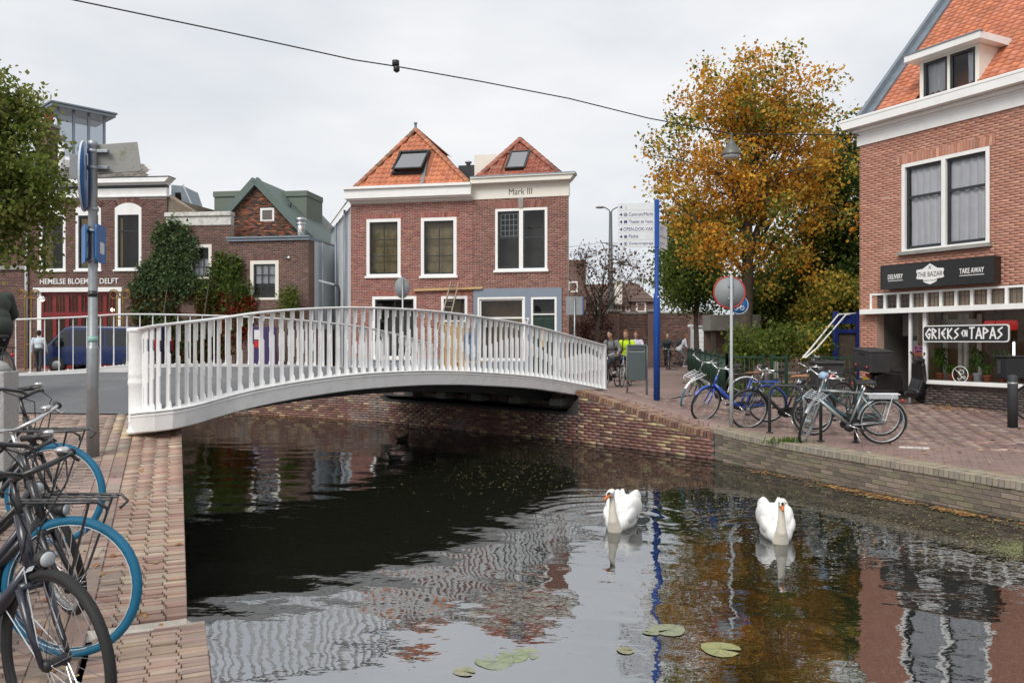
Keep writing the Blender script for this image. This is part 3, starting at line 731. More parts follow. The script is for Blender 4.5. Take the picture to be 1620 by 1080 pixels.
# deck: asphalt between the two rails, following the arch; dark beams below
dn = [p.copy() for p in crv([q for q in near if q.x > -4.4][0:], 40)]
df = crv([far[5]+Vector((-1.2,-.35,0))]+far[5:], 40)
V = []; K = 7
for a, b in zip(dn, df):
    for k in range(K):
        t = k/(K-1); q = a.lerp(b, t); V.append((q.x, q.y, q.z-.03+.05*math.sin(math.pi*t)))
Q = [(i*K+k,i*K+k+1,(i+1)*K+k+1,(i+1)*K+k) for i in range(39) for k in range(K-1)]
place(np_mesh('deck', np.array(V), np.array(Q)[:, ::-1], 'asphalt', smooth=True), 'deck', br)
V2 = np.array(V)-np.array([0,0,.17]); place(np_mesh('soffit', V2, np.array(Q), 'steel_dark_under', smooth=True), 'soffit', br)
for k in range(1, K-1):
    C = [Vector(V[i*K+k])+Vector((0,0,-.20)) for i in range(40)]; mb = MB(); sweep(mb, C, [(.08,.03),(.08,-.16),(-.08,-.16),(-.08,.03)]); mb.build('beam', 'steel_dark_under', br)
# approach wedge of street surface where the deck lands on the far bank
a0, b0 = dn[-1], df[-1]; V = []
for k in range(K):
    q = a0.lerp(b0, k/(K-1)); V.append((q.x,q.y,q.z-.012+.03*math.sin(math.pi*k/(K-1))))
for k in range(K):
    q = a0.lerp(b0, k/(K-1))+Vector((2.0,2.8,0)); V.append((q.x,q.y,zg1(q.x,q.y)+.02))
for k in range(K):
    q = a0.lerp(b0, k/(K-1))+Vector((4.0,6.2,0)); V.append((q.x,q.y,zg1(q.x,q.y)+.004))
struct(place(np_mesh('road', np.array(V), np.array([(j*K+k,j*K+k+1,(j+1)*K+k+1,(j+1)*K+k) for j in (0,1) for k in range(K-1)])[:, ::-1], 'street_brick', smooth=True), 'road'))
# ================================================================== building kit
class Fac:
    """a facade: local x along the wall, y into the building, z up from its foot"""
    def __init__(s, px0, d0, px1, d1, zb):
        s.p0 = Vector((gx(px0,d0), d0, zb)); p1 = Vector((gx(px1,d1), d1, zb)); s.u = (p1-s.p0).normalized(); s.L = (p1-s.p0).length
        s.rz = math.atan2(s.u.y, s.u.x); s.zb = zb
    def uv(s, px, py, y=0):
        """pixel -> local x, z on the plane at local depth y"""
        p0 = s.p0+Vector((-s.u.y, s.u.x, 0))*y
        r = Vector(((px-810)/F, 1)); den = r.x*s.u.y-r.y*s.u.x
        d = (p0.x*s.u.y-p0.y*s.u.x)/den; q = r*d
        t = (q.x-p0.x)*s.u.x+(q.y-p0.y)*s.u.y
        return t, H-(py-540)/F*d-s.zb
    def rect(s, a, b, c, d, y=0):
        x0, z1 = s.uv(a, b, y); x1, z0 = s.uv(c, d, y); return x0, z0, x1, z1
    def z(s, px, py, y=0): return s.uv(px, py, y)[1]
    def x(s, px, y=0): return s.uv(px, 500, y)[0]
def wall_minus(mb, x0, z0, x1, z1, holes, y0=0, y1=.28):
    """wall slab with rectangular openings"""
    xs = sorted({x0,x1,*[min(max(h[k],x0),x1) for h in holes for k in (0,2)]}); zs = sorted({z0,z1,*[min(max(h[k],z0),z1) for h in holes for k in (1,3)]})
    for a,b in zip(xs[:-1],xs[1:]):
        run = None
        for c,d in zip(zs[:-1],zs[1:]):
            mx_, mz = (a+b)/2, (c+d)/2
            if any(h[0]<mx_<h[2] and h[1]<mz<h[3] for h in holes):
                if run: mb.box(a,y0,run[0],b,y1,run[1]); run = None
            else: run = (run[0], d) if run else (c, d)
        if run: mb.box(a,y0,run[0],b,y1,run[1])
def brickwork(parent, x0, z0, x1, z1, holes, P, bl=.215, bh=.0625, g=.010, w=None, inside=None, mat_='brick', proud=.010, jit=.12, y=0):
    """real bricks laid in stretcher bond in front of the wall slab"""
    B = []
    for r in range(int((z1-z0)/bh)):
        za = z0+r*bh; zb_ = za+bh-g; cuts = [(h[0],h[2]) for h in holes if h[1] < (za+zb_)/2 < h[3]]
        xx = x0-(bl/2 if r % 2 else 0)
        while xx < x1:
            a, b = max(xx, x0), min(xx+bl-g, x1); seg = [(a,b)]
            for c0, c1 in cuts:
                seg = [q for s_ in seg for q in ((s_[0], min(s_[1],c0)), (max(s_[0],c1), s_[1])) if q[1]-q[0] > .015]
            for a, b in seg:
                if b-a > .015 and (inside is None or inside((a+b)/2, (za+zb_)/2)): B.append((a, b, za, zb_))
            xx += bl
    B = np.array(B); n = len(B)
    B6 = np.column_stack([B, np.zeros(n), proud+rng.normal(0,.0015,n)])
    V, Q = boxes_np(B6, lambda V: np.column_stack([V[:,0], y-V[:,2], V[:,1]]))
    return stuff(place(np_mesh('brickwork', V, Q[:, ::-1] if False else Q, mat_, np.repeat(pal(n, P, w, jit), 5, 0)), 'brickwork', parent))
def arch_bricks(parent, x0, x1, z0, h, P, y=0, fan=.25, key=False):
    """flat gauged arch of upright bricks over an opening"""
    mb = MB(); n = int((x1-x0)/.072); xc = (x0+x1)/2
    for k in range(n):
        a = x0+(x1-x0)*k/n+.004; b = x0+(x1-x0)*(k+1)/n-.004; f = fan*h
        ta = (a-xc)/(x1-x0)*2*f; tb = (b-xc)/(x1-x0)*2*f
        mb.col = tuple(pal(1, P, jit=.12)[0])
        mb.prism([(a,z0),(b,z0),(b+tb,z0+h),(a+ta,z0+h)], y-.014, y+.05)
    mb.build('brick_arch', 'brick', parent)
def window(parent, x0, z0, x1, z1, fw=.10, cols=2, rows=(1,), frame='white_paint', sash='dark_sash', sw=.045, mun=.028, y=.0, rec=.08, sill=True, room='room', pane='pane_glass', depth=.7, sillmat='white_paint', curtain=None, split=None, sill_out=.09, bottom_frame=True):
    """cased window: white frame, sash bars, single panes, the room behind. rows: heights from the bottom up (relative)"""
    f = MB(); yf = y-.02
    f.box(x0,yf,z0,x0+fw,y+.1,z1); f.box(x1-fw,yf,z0,x1,y+.1,z1); f.box(x0+fw,yf,z1-fw,x1-fw,y+.1,z1)
    if bottom_frame: f.box(x0+fw,yf,z0,x1-fw,y+.1,z0+fw*.6)
    zb_ = z0+fw*.6 if bottom_frame else z0
    halves = [(x0+fw, x1-fw)]
    if split:
        xm = (x0+x1)/2; f.box(xm-split/2,yf,zb_,xm+split/2,y+.1,z1-fw); halves = [(x0+fw, xm-split/2),(xm+split/2, x1-fw)]
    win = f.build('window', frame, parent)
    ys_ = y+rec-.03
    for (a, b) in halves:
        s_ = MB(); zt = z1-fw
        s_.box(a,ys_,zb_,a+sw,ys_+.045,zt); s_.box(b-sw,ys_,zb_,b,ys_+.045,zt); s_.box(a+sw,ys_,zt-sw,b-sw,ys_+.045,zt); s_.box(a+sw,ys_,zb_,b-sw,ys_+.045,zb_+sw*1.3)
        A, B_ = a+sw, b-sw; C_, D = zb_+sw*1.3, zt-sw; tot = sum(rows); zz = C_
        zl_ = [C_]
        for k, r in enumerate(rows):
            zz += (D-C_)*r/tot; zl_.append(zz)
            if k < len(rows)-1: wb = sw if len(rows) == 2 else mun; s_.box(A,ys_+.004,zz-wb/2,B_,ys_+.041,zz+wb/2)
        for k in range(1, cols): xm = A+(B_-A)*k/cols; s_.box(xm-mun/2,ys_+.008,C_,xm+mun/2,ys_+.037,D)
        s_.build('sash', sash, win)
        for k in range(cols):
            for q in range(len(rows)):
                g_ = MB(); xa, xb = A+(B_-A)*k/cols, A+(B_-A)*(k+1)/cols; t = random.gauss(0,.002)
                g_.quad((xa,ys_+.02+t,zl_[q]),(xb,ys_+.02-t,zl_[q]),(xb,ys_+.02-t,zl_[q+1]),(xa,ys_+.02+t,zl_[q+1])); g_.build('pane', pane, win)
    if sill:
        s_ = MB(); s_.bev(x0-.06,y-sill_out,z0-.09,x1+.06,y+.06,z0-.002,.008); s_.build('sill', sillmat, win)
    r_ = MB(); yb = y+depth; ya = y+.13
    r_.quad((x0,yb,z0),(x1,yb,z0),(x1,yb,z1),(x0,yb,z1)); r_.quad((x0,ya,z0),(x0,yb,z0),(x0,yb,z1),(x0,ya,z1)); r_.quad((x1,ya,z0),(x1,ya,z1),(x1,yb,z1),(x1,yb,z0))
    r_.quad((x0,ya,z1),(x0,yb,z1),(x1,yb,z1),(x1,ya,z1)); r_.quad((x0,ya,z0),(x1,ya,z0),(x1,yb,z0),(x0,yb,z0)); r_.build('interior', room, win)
    if curtain:
        for (ca, cb, ct, cbm, m_) in curtain: drape(win, x0+(x1-x0)*ca, x0+(x1-x0)*cb, z0+(z1-z0)*cbm, z0+(z1-z0)*ct, y+rec+.08, m_)
    return win
def drape(parent, xa, xb, za, zb_, y, m_, amp=.03, lam=.19, taper=0):
    n = max(8, int((xb-xa)/lam*8)); V = []; ph = random.uniform(0,6)
    for j in range(5):
        t = j/4; z = za+(zb_-za)*t
        for i in range(n+1):
            s_ = i/n; x = xa+(xb-xa)*s_; V.append((x+.01*math.sin(i*.9+j), y+amp*(1.15-.5*t)*math.sin(2*math.pi*(xb-xa)*s_/lam+ph+1.6*math.sin(4.3*s_+j*.25+ph)), z))
    Q = [(j*(n+1)+i, j*(n+1)+i+1, (j+1)*(n+1)+i+1, (j+1)*(n+1)+i) for j in range(4) for i in range(n)]
    place(np_mesh('curtain', V, np.array(Q), m_, smooth=True), 'curtain', parent)
def text_mesh(body, size, mat_, name='lettering', ext=.004, sx=1.0, shear=0, bold=0):
    cu = bpy.data.curves.new('t', 'FONT'); cu.body = body; cu.size = size; cu.extrude = ext; cu.shear = shear; cu.align_x = 'LEFT'; cu.offset = bold; cu.resolution_u = 3
    ob = bpy.data.objects.new('t', cu); col.objects.link(ob); dg = bpy.context.evaluated_depsgraph_get(); dg.update()
    me = bpy.data.meshes.new_from_object(ob.evaluated_get(dg)); bpy.data.objects.remove(ob); bpy.data.curves.remove(cu)
    v = np.empty(len(me.vertices)*3, np.float32); me.vertices.foreach_get('co', v); v = v.reshape(-1,3); v[:,0] = (v[:,0]-v[:,0].min())*sx
    me.vertices.foreach_set('co', v.ravel()); me.materials.clear(); me.materials.append(MATS[mat_]); me.name = name
    return me, float(v[:,0].max()), float(v[:,1].max())
def letters(parent, body, x, z, width, height, mat_, y=-.03, name='lettering', shear=0, bold=0, ext=.004):
    """lettering fitted into width x height, lower left at x, z on a facade"""
    me, w0, h0 = text_mesh(body, 1.0, mat_, name, ext, 1, shear, bold)
    v = np.empty(len(me.vertices)*3, np.float32); me.vertices.foreach_get('co', v); v = v.reshape(-1,3); z0 = v[:,1].min()
    v[:,0] *= width/w0; v[:,1] = (v[:,1]-z0)*height/(v[:,1].max()-z0); me.vertices.foreach_set('co', v.ravel()); me.update()
    return place(me, name, parent, (x, y, z), (R(90),0,0))
# ---- pantile meshes, shared
def tile_mesh(c, w, l, wave=.028, n=6):
    V = []; t = .014
    for y_, dz in ((-l*.12, .0),(l, .0)):
        for k in range(n+1):
            s_ = k/n; V.append(((s_-.5)*w*1.06, y_, wave*math.sin((s_*1.0+.12)*2*math.pi)*(1 if s_ < .9 else .9)+dz+(.022 if y_ < 0 else 0)))
    for k in range(n+1): x, y_, z = V[k]; V.append((x, y_, z-t-.012))
    fs = [(k,k+1,n+1+k+1,n+1+k) for k in range(n)]+[(2*(n+1)+k,2*(n+1)+k+1,k+1,k) for k in range(n)]
    mb = MB(); mb.col = tuple(c); mb.smooth = True; mb.add(V, fs); return mb.mesh('roof_tile', 'tile')
def tile_pool(P, w, l, n=10, wave=.028): return [tile_mesh(c, w, l, wave) for c in pal(n, P, jit=.06)]
def lay_tiles(roof, pool_, O, U, S, w, l, inside, limit=300, rows=40, cols=60, c0=0):
    """O: lower left corner of the slope, U: along the eaves, S: up the slope (unit). returns count"""
    O = Vector(O); U = Vector(U).normalized(); S = Vector(S).normalized(); Nn = U.cross(S)
    M = Matrix((U, S, Nn)).transposed(); e = M.to_euler(); n = 0; left = []
    for r in range(rows):
        for c in range(cols):
            a, b = (c+.5)*w+c0, r*l
            if not inside(a, b+l*.4): continue
            p = O+U*a+S*b+Nn*.03
            if n < limit: o = place(random.choice(pool_), 'roof_tile', roof, p, (e.x+random.gauss(0,.012), e.y+random.gauss(0,.01), e.z+random.gauss(0,.008))); n += 1
            else: left.append((p, M))
    if left:
        vv, ff, cc = [], [], []
        for p, M_ in left:
            me = random.choice(pool_); o_ = len(vv); vv += [tuple(M_ @ v.co+p) for v in me.vertices]; ff += [tuple(i+o_ for i in f.vertices) for f in me.polygons]
            cc += [tuple(me.attributes['Col'].data[0].color)[:3]]*len(me.polygons)
        stuff(place(np_mesh('roof_tiles', vv, np.array(ff), 'tile', np.array(cc), smooth=True), 'roof_tiles', roof))
    return n
def ridge_run(roof, a, b, P, r=.12, step=.33):
    a = Vector(a); b = Vector(b); n = max(2, int((b-a).length/step)); d = (b-a)/n; key = ('ridge', round(d.length,3), P[0])
    if key not in pool:
        ms_ = []
        for c in pal(5, P, jit=.14):
            mb = MB(); mb.col = tuple(c); mb.smooth = True; V = []
            for t, rr in ((0,r*1.12),(d.length*1.06,r)):
                for k in range(7): an = math.pi*k/6; V.append((math.cos(an)*rr, t, math.sin(an)*rr*.8-.03))
            V += [(V[k][0]*.85, V[k][1], V[k][2]*.85-.02) for k in range(7)]
            mb.add(V, [(k,k+1,7+k+1,7+k) for k in range(6)]+[(14+k,14+k+1,k+1,k) for k in range(6)]); ms_.append(mb.mesh('ridge_tile', 'tile'))
        pool[key] = ms_
    S = d.normalized(); U = S.cross(Vector((0,0,1))).normalized(); Nn = U.cross(S); e = Matrix((U,S,Nn)).transposed().to_euler()
    for k in range(n): place(random.choice(pool[key]), 'ridge_tile', roof, a+d*k, e)
PAL_ORANGE = [(.55,.185,.08),(.52,.17,.075),(.58,.205,.09),(.53,.185,.09),(.48,.155,.075)]
PAL_RUST = [(.36,.095,.05),(.30,.08,.045),(.42,.13,.07),(.25,.07,.045),(.38,.14,.09)]
PAL_ROOF_R = [(.54,.185,.09),(.51,.17,.085),(.57,.205,.10),(.48,.16,.085),(.53,.20,.115)]
PAL_H1 = [(.31,.115,.09),(.35,.135,.10),(.27,.095,.078),(.38,.165,.125),(.33,.12,.095),(.29,.125,.11)]
PAL_H2 = [(.25,.105,.082),(.285,.125,.095),(.215,.09,.072),(.31,.15,.115),(.265,.11,.085)]
PAL_R = [(.47,.225,.155),(.50,.245,.17),(.44,.20,.14),(.54,.275,.195),(.48,.24,.175),(.45,.215,.16)]
PAL_PLINTH = [(.085,.066,.062),(.105,.082,.075),(.075,.058,.055),(.12,.092,.085)]
PAL_L1 = [(.145,.066,.054),(.17,.08,.062),(.125,.058,.05),(.19,.096,.075),(.155,.075,.062)]
PAL_G = [(.15,.078,.062),(.18,.092,.07),(.125,.066,.056),(.20,.105,.078),(.16,.086,.072)]
PAL_OLD = [(.20,.085,.05),(.10,.06,.045),(.30,.095,.045),(.075,.05,.042),(.25,.11,.065),(.14,.07,.05)]

# ================================================================== the brick corner shop on the right
fr = Fac(1360, 20.5, 1620, 16.92, zg1(9.6,19)+.0)
fr.zb = H-1.50; fr.p0.z = fr.zb; L_R = 9.0
rb = thing('shop_house', 'red brick corner shop house with orange tiled roof and white cornice at the right', 'building', fr.p0, fr.rz)
zfr = fr.z(1360, 232)            # underside of the frieze
wR = fr.rect(1427, 258, 1566, 396); wR = (wR[0], fr.z(1500,391), wR[2], fr.z(1566,231))
zs = fr.z(1500, 488)             # canopy strip level
x_open0 = fr.x(1387); x_win1 = fr.x(1640)
zsill = fr.z(1530, 606)
shop = (x_open0, -.1, x_win1, fr.z(1500,456))
holes = [wR, shop]
mb = MB(); wall_minus(mb, 0, -.3, L_R, zfr, holes); mb.box(0,.28,-.3,.25,8,zfr); mb.build('wall', 'mortar_warm', rb)
mb = MB(); mb.box(.25,7.7,-.3,L_R,8,zfr); mb.box(L_R-.25,.28,-.3,L_R,7.7,zfr); mb.build('wall', 'mortar_warm', rb)
brickwork(rb, 0, .62, L_R, zfr, holes, PAL_R, .215, .060, .008, proud=.004, jit=.055)
brickwork(rb, 0, -.2, x_open0, .62, [], PAL_PLINTH, .215, .060, .009)
brickwork(rb, x_win1, -.2, L_R, .62, [], PAL_PLINTH, .215, .060, .009)
# bricks of the left flank, facing the playground
fl = thing; 
B6 = []
for r in range(int(zfr/.06)):
    for k in range(14): y0 = k*.215+(.107 if r % 2 else 0); B6.append((y0, y0+.206, r*.06, r*.06+.051, 0, .01))
V, Q = boxes_np(B6, lambda V: np.column_stack([-V[:,2], V[:,0], V[:,1]])); stuff(place(np_mesh('brickwork', V, Q, 'brick', np.repeat(pal(len(B6), PAL_R), 5, 0)), 'brickwork', rb))
arch_bricks(rb, wR[0]-.12, wR[2]+.12, wR[3]+.004, .22, PAL_R, fan=.1)
window(rb, *wR, fw=.085, cols=1, rows=(1.75,1), split=.10, sw=.06, sillmat='concrete', sill_out=.12, curtain=[(.06,.48,.97,.03,'curtain'),(.52,.95,.97,.03,'curtain')], rec=.09, pane='shop_glass')
# cornice: frieze, bed mould, crown
mb = MB(); z0 = zfr; zt = fr.z(1360, 183)
mb.box(-.05,-.045,z0,L_R+.1,.1,z0+.28); mb.box(-.07,-.07,z0+.28,L_R+.1,.1,z0+.33); mb.bev(-.12,-.16,z0+.33,L_R+.1,.1,z0+.42,.02)
mb.prism([(-.24,z0+.42),(L_R+.1,z0+.42),(L_R+.1,z0+.60),(-.34,z0+.60)], -.36, .1); mb.bev(-.34,-.37,z0+.60,L_R+.1,.15,z0+.68,.02); mb.build('cornice', 'white_paint', rb)
z_eave = z0+.70
# roof slope with tiles
pt = R(47.5); S = Vector((0, math.cos(pt), math.sin(pt))); RL = 6.2
roof = MB(); roof.add([(.42,.05,z_eave-.03),(L_R,.05,z_eave-.03),(L_R,.05+S.y*RL,z_eave-.03+S.z*RL),(.42,.05+S.y*RL,z_eave-.03+S.z*RL),(.42,8.3,z_eave-.03),(L_R,8.3,z_eave-.03)],[(0,1,2,3),(3,2,5,4),(0,3,4)])
roof = roof.build('roof', 'roof_base', rb)
# dormer rectangle on the slope (seen against the front plane of the dormer)
yd = .10
dx0, dz1 = fr.uv(1455, 92, yd); dx1, dz0 = fr.uv(1549, 138, yd); dz1 = fr.z(1500, 84, yd); dz0 = z_eave+.02
def in_roof(a, b):
    x = a; y_ = b*S.y; z_ = z_eave+b*S.z
    if not (.30 < x-.0 < L_R-.1 and b < RL-.15): return False
    return not (dx0-.05 < x < dx1+.05 and yd-.1 < y_ and z_ < dz1+.05)
lay_tiles(roof, tile_pool(PAL_ROOF_R, .215, .17, 12, .016), (.0,.03,z_eave+.0), (1,0,0), S, .215, .17, in_roof, rows=36, cols=40)
# zinc verge along the left edge
mb = MB()
for (xa, xb, h) in ((-.02,.14,.13),(.14,.20,.20),(.20,.40,.075)):
    a0 = Vector((0,-.05,z_eave-.05)); a1 = a0+S*(RL+.1); up = Vector((0,-S.z,S.y))*h; dn_ = Vector((0,-S.z,S.y))*-.3
    mb.add([a0+Vector((xa,0,0))+dn_, a0+Vector((xb,0,0))+dn_, a0+Vector((xb,0,0))+up, a0+Vector((xa,0,0))+up, a1+Vector((xa,0,0))+dn_, a1+Vector((xb,0,0))+dn_, a1+Vector((xb,0,0))+up, a1+Vector((xa,0,0))+up],[(0,1,2,3),(5,4,7,6),(3,2,6,7),(0,3,7,4),(1,5,6,2)])
mb.build('verge', 'zinc', roof)
mb = MB(); a0 = Vector((.0,0,z_eave-.1)); a1 = a0+S*RL; mb.add([a0, a1, Vector((0, 8.2, z_eave-.1))],[(0,1,2)]); mb.build('gable', 'zinc', roof)
# dormer
dm = MB(); xm0, xm1 = dx0, dx1
dm.box(xm0,yd,dz0,xm0+.09,yd+.1,dz1); dm.box(xm1-.09,yd,dz0,xm1,yd+.1,dz1); dm.box(xm0+.09,yd,dz1-.05,xm1-.09,yd+.1,dz1); dm.box(xm0+.09,yd,dz0,xm1-.09,yd+.1,dz0+.03)
xc = (xm0+xm1)/2; dm.box(xc-.03,yd,dz0+.07,xc+.03,yd+.1,dz1-.05)
yb = yd+(dz1-dz0)/math.tan(pt)+.15
for xx in (xm0, xm1-.04): dm.add([(xx,yd+.1,dz0),(xx+.04,yd+.1,dz0),(xx+.04,yd+.1,dz1),(xx,yd+.1,dz1),(xx,yb,dz1),(xx+.04,yb,dz1)],[(0,3,4),(1,5,2),(0,1,2,3),(3,2,5,4)])
dm = dm.build('dormer', 'cream_paint', rb)
for a, b in ((xm0+.09, xc-.03),(xc+.03, xm1-.09)):
    s_ = MB(); c, d = dz0+.03, dz1-.05
    s_.box(a,yd+.02,c,a+.06,yd+.07,d); s_.box(b-.06,yd+.02,c,b,yd+.07,d); s_.box(a+.06,yd+.02,d-.06,b-.06,yd+.07,d); s_.box(a+.06,yd+.02,c,b-.06,yd+.07,c+.07); s_.build('sash', 'dark_sash', dm)
    g_ = MB(); g_.quad((a,yd+.05,c),(b,yd+.05,c),(b,yd+.05,d),(a,yd+.05,d)); g_.build('pane', 'pane_glass', dm)
    drape(dm, a+.05+(b-a)*.45 if a > xc else a+.02, b-.02 if a > xc else a+(b-a)*.8, c, d, yd+.18, 'curtain')
mb = MB(); mb.box(xm0+.05,yd+1.0,dz0,xm1-.05,yd+1.05,dz1); mb.build('interior', 'room', dm)
mb = MB(); mb.add([(xm0-.20,yd-.30,dz1+.0),(xm1+.20,yd-.30,dz1+.0),(xm1+.20,yd-.30,dz1+.15),(xm0-.20,yd-.30,dz1+.15),(xm0-.20,yb+.3,dz1+.02),(xm1+.20,yb+.3,dz1+.02),(xm1+.20,yb+.3,dz1+.2),(xm0-.20,yb+.3,dz1+.2)],[(0,3,2,1)[::-1],(3,7,6,2)[::-1],(0,1,5,4)[::-1],(0,4,7,3)[::-1],(1,2,6,5)[::-1]]); mb.build('dormer_roof', 'white_paint', dm)
mb = MB(); mb.box(xm0-.22,yd-.32,dz1+.15,xm1+.22,yd-.20,dz1+.175); mb.build('flashing', 'zinc', dm)
# ---- shopfront
st = MB(); x0s, x1s = fr.x(1370)-.02, L_R
st.box(x0s,-.22,zs-.07,x1s,.12,zs+.05); st.build('canopy_beam', 'white_paint', rb)
tz0, tz1 = zs+.05, shop[3]-.02
tr = MB(); tx = [fr.x(p) for p in (1380,1400.5,1421.5,1442,1465,1489,1513,1538,1565,1593,1622,1652)]
tr.box(tx[0]-.05,-.03,tz0,tx[0],.06,tz1); tr.box(tx[0],-.03,tz1-.05,tx[-1],.06,tz1)
for x in tx[1:]: tr.box(x-.03,-.03,tz0,x+.03,.06,tz1-.05)
tr = tr.build('transom_lights', 'white_paint', rb)
for k, (a, b) in enumerate(zip(tx[:-1], tx[1:])):
    g_ = MB(); g_.quad((a+.02,.03,tz0),(b-.02,.03,tz0),(b-.02,.03,tz1-.04),(a+.02,.03,tz1-.04)); g_.build('pane', 'shop_glass', tr)
    ld = MB()
    for q in range(1, 4): x = a+(b-a)*q/4; ld.box(x-.006,.018,tz0,x+.006,.03,tz1-.05)
    for q in (1,2): z = tz0+(tz1-.05-tz0)*q/3; ld.box(a+.03,.02,z-.006,b-.03,.028,z+.006)
    ld.build('leading', 'lettering_dark', tr)
    if k >= 3: bk = MB(); bk.box(a+.02,.10,tz0+.01,b-.02,.12,tz1-.06); bk.build('blind', 'peach_board', tr)
# doorway recess (left) and display window
xd0, xd1 = x_open0, fr.x(1440)
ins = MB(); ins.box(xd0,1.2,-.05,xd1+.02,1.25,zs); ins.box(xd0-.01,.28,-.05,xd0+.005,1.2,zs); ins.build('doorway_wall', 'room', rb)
mb = MB(); mb.box(xd0+.0,1.0,zs-.62,xd1,1.05,zs-.07); mb.build('doorway_panel', 'grey_panel', rb)
mb = MB(); mb.box(xd0+.25,.98,zs-1.0,xd0+.6,.99,zs-.74); mb.build('notice', 'sign_white', rb)
sf = MB(); xs_ = [xd1, fr.x(1467), x_win1]
sf.box(fr.x(1463)-.04,-.02,zsill,fr.x(1463)+.05,.07,zs-.07); sf = sf.build('shop_window', 'white_paint', rb); MB().box(xd1-.03,-.02,.02,xd1+.03,.06,zs-.07).build('mullion', 'white_paint', sf); MB().box(x_win1-.05,-.02,zsill,x_win1,.06,zs-.07).build('mullion', 'white_paint', sf)
mb = MB(); mb.bev(fr.x(1461),-.13,zsill-.055,x_win1,.35,zsill+.035,.01); mb.build('sill', 'white_paint', sf)
for a, b, zz in ((xd1+.03, fr.x(1463)-.04, .05),(fr.x(1463)+.05, x_win1-.05, zsill+.035)):
    g_ = MB(); g_.quad((a,.03,zz),(b,.03,zz),(b,.03,zs-.07),(a,.03,zs-.07)); g_.build('pane', 'shop_glass', sf)
# stall riser of dark brick below the window
mb = MB(); mb.box(fr.x(1463),0,-.3,x_win1,.2,zsill-.056); mb.build('stall_riser', 'mortar_dark', rb)
brickwork(rb, fr.x(1463), -.1, x_win1, zsill-.058, [], PAL_PLINTH, .215, .060, .009)
# shop interior: back wall, floor, light door frames, red drinks sign, shelves
mb = MB(); mb.box(xd1,2.6,-.2,x_win1+.3,2.7,zs); mb.box(xd1-.02,.3,-.2,xd1+.0,2.6,zs); mb.box(x_win1+.2,.3,-.2,x_win1+.3,2.6,zs); mb.build('interior', 'room_warm', rb)
mb = MB(); mb.box(xd1,.3,.0,x_win1+.2,2.6,.03); mb.box(fr.x(1463),.22,zsill-.06,x_win1,.55,zsill-.0); mb.build('shop_floor', 'peach_board', rb)
mb = MB()
for a in (1478, 1494, 1518, 1527, 1548): x = fr.x(a,1.2); mb.box(x-.04,1.2,.1,x+.05,1.26,zs-.1)
mb.box(fr.x(1478,1.2),1.2,zs-.35,fr.x(1548,1.2),1.25,zs-.22); mb.build('inner_door_frame', 'cream_paint', rb)
# ---- signs: black fascia box
sx0, sz1 = fr.uv(1394, 421, -.28); sx1, _ = fr.uv(1573, 421, -.28); sz0 = fr.z(1394, 458, -.28)
sg = MB(); sg.bev(sx0,-.30,sz0,sx1,-.02,sz1,.012); sg = sg.build('fascia_sign', 'sign_black', None, fr.p0, (0,0,fr.rz)); tag(sg, 'long black fascia sign reading DELIVERY, THE BAZAR and TAKE AWAY above the shop', 'sign')
Ws, Hs = sx1-sx0, sz1-sz0
mb = MB()
for a,b,c,d in ((sx0,sz0,sx1,sz0+.02),(sx0,sz1-.02,sx1,sz1),(sx0,sz0+.02,sx0+.02,sz1-.02),(sx1-.02,sz0+.02,sx1,sz1-.02)): mb.box(a,-.306,b,c,-.3005,d)
mb.build('rim', 'dark_metal', sg)
letters(sg, 'DELIVERY', sx0+Ws*.075, sz0+Hs*.40, Ws*.145, Hs*.20, 'lettering_white', -.306, bold=.012)
letters(sg, 'TAKE AWAY', sx0+Ws*.725, sz0+Hs*.40, Ws*.20, Hs*.21, 'lettering_white', -.306, bold=.012)
mb = MB(); mb.box(sx0+Ws*.075,-.305,sz0+Hs*.32,sx0+Ws*.22,-.301,sz0+Hs*.345); mb.box(sx0+Ws*.725,-.305,sz0+Hs*.32,sx0+Ws*.925,-.301,sz0+Hs*.345); mb.build('underline', 'lettering_white', sg)
bx0, bx1 = sx0+Ws*.345, sx0+Ws*.595; bm_ = (bx0+bx1)/2; zc = sz0+Hs*.5
mb = MB(); mb.prism([(bx0,zc-.15*Hs),(bx0+.03,zc),(bx0,zc+.15*Hs),(bx0+.02,zc+.20*Hs),(bm_-.12*Ws*.55,zc+.22*Hs),(bm_,zc+.42*Hs),(bm_+.12*Ws*.55,zc+.22*Hs),(bx1-.02,zc+.20*Hs),(bx1,zc+.15*Hs),(bx1-.03,zc),(bx1,zc-.15*Hs),(bx1-.05,zc-.18*Hs),(bm_+.06*Ws,zc-.20*Hs),(bm_+.06*Ws,zc-.30*Hs),(bm_+.035*Ws,zc-.36*Hs),(bm_,zc-.42*Hs),(bm_-.035*Ws,zc-.36*Hs),(bm_-.06*Ws,zc-.30*Hs),(bm_-.06*Ws,zc-.20*Hs),(bx0+.05,zc-.18*Hs)], -.306, -.301); mb.build('badge', 'lettering_white', sg)
letters(sg, 'THE BAZAR', bx0+.04, zc-.10*Hs, bx1-bx0-.08, Hs*.19, 'sign_black', -.3085, bold=.0, ext=.001)
letters(sg, 'pizza & grill', bm_-.055*Ws, zc-.29*Hs, .11*Ws, Hs*.065, 'sign_black', -.3085, ext=.001)
for q in (-1, 1): mb = MB(); mb.bar((bm_-q*.03,-.3075,zc+.20*Hs),(bm_+q*.03,-.3075,zc+.33*Hs),.012,.002,(0,1,0)); mb.build('crossed_cutlery', 'sign_black', sg)
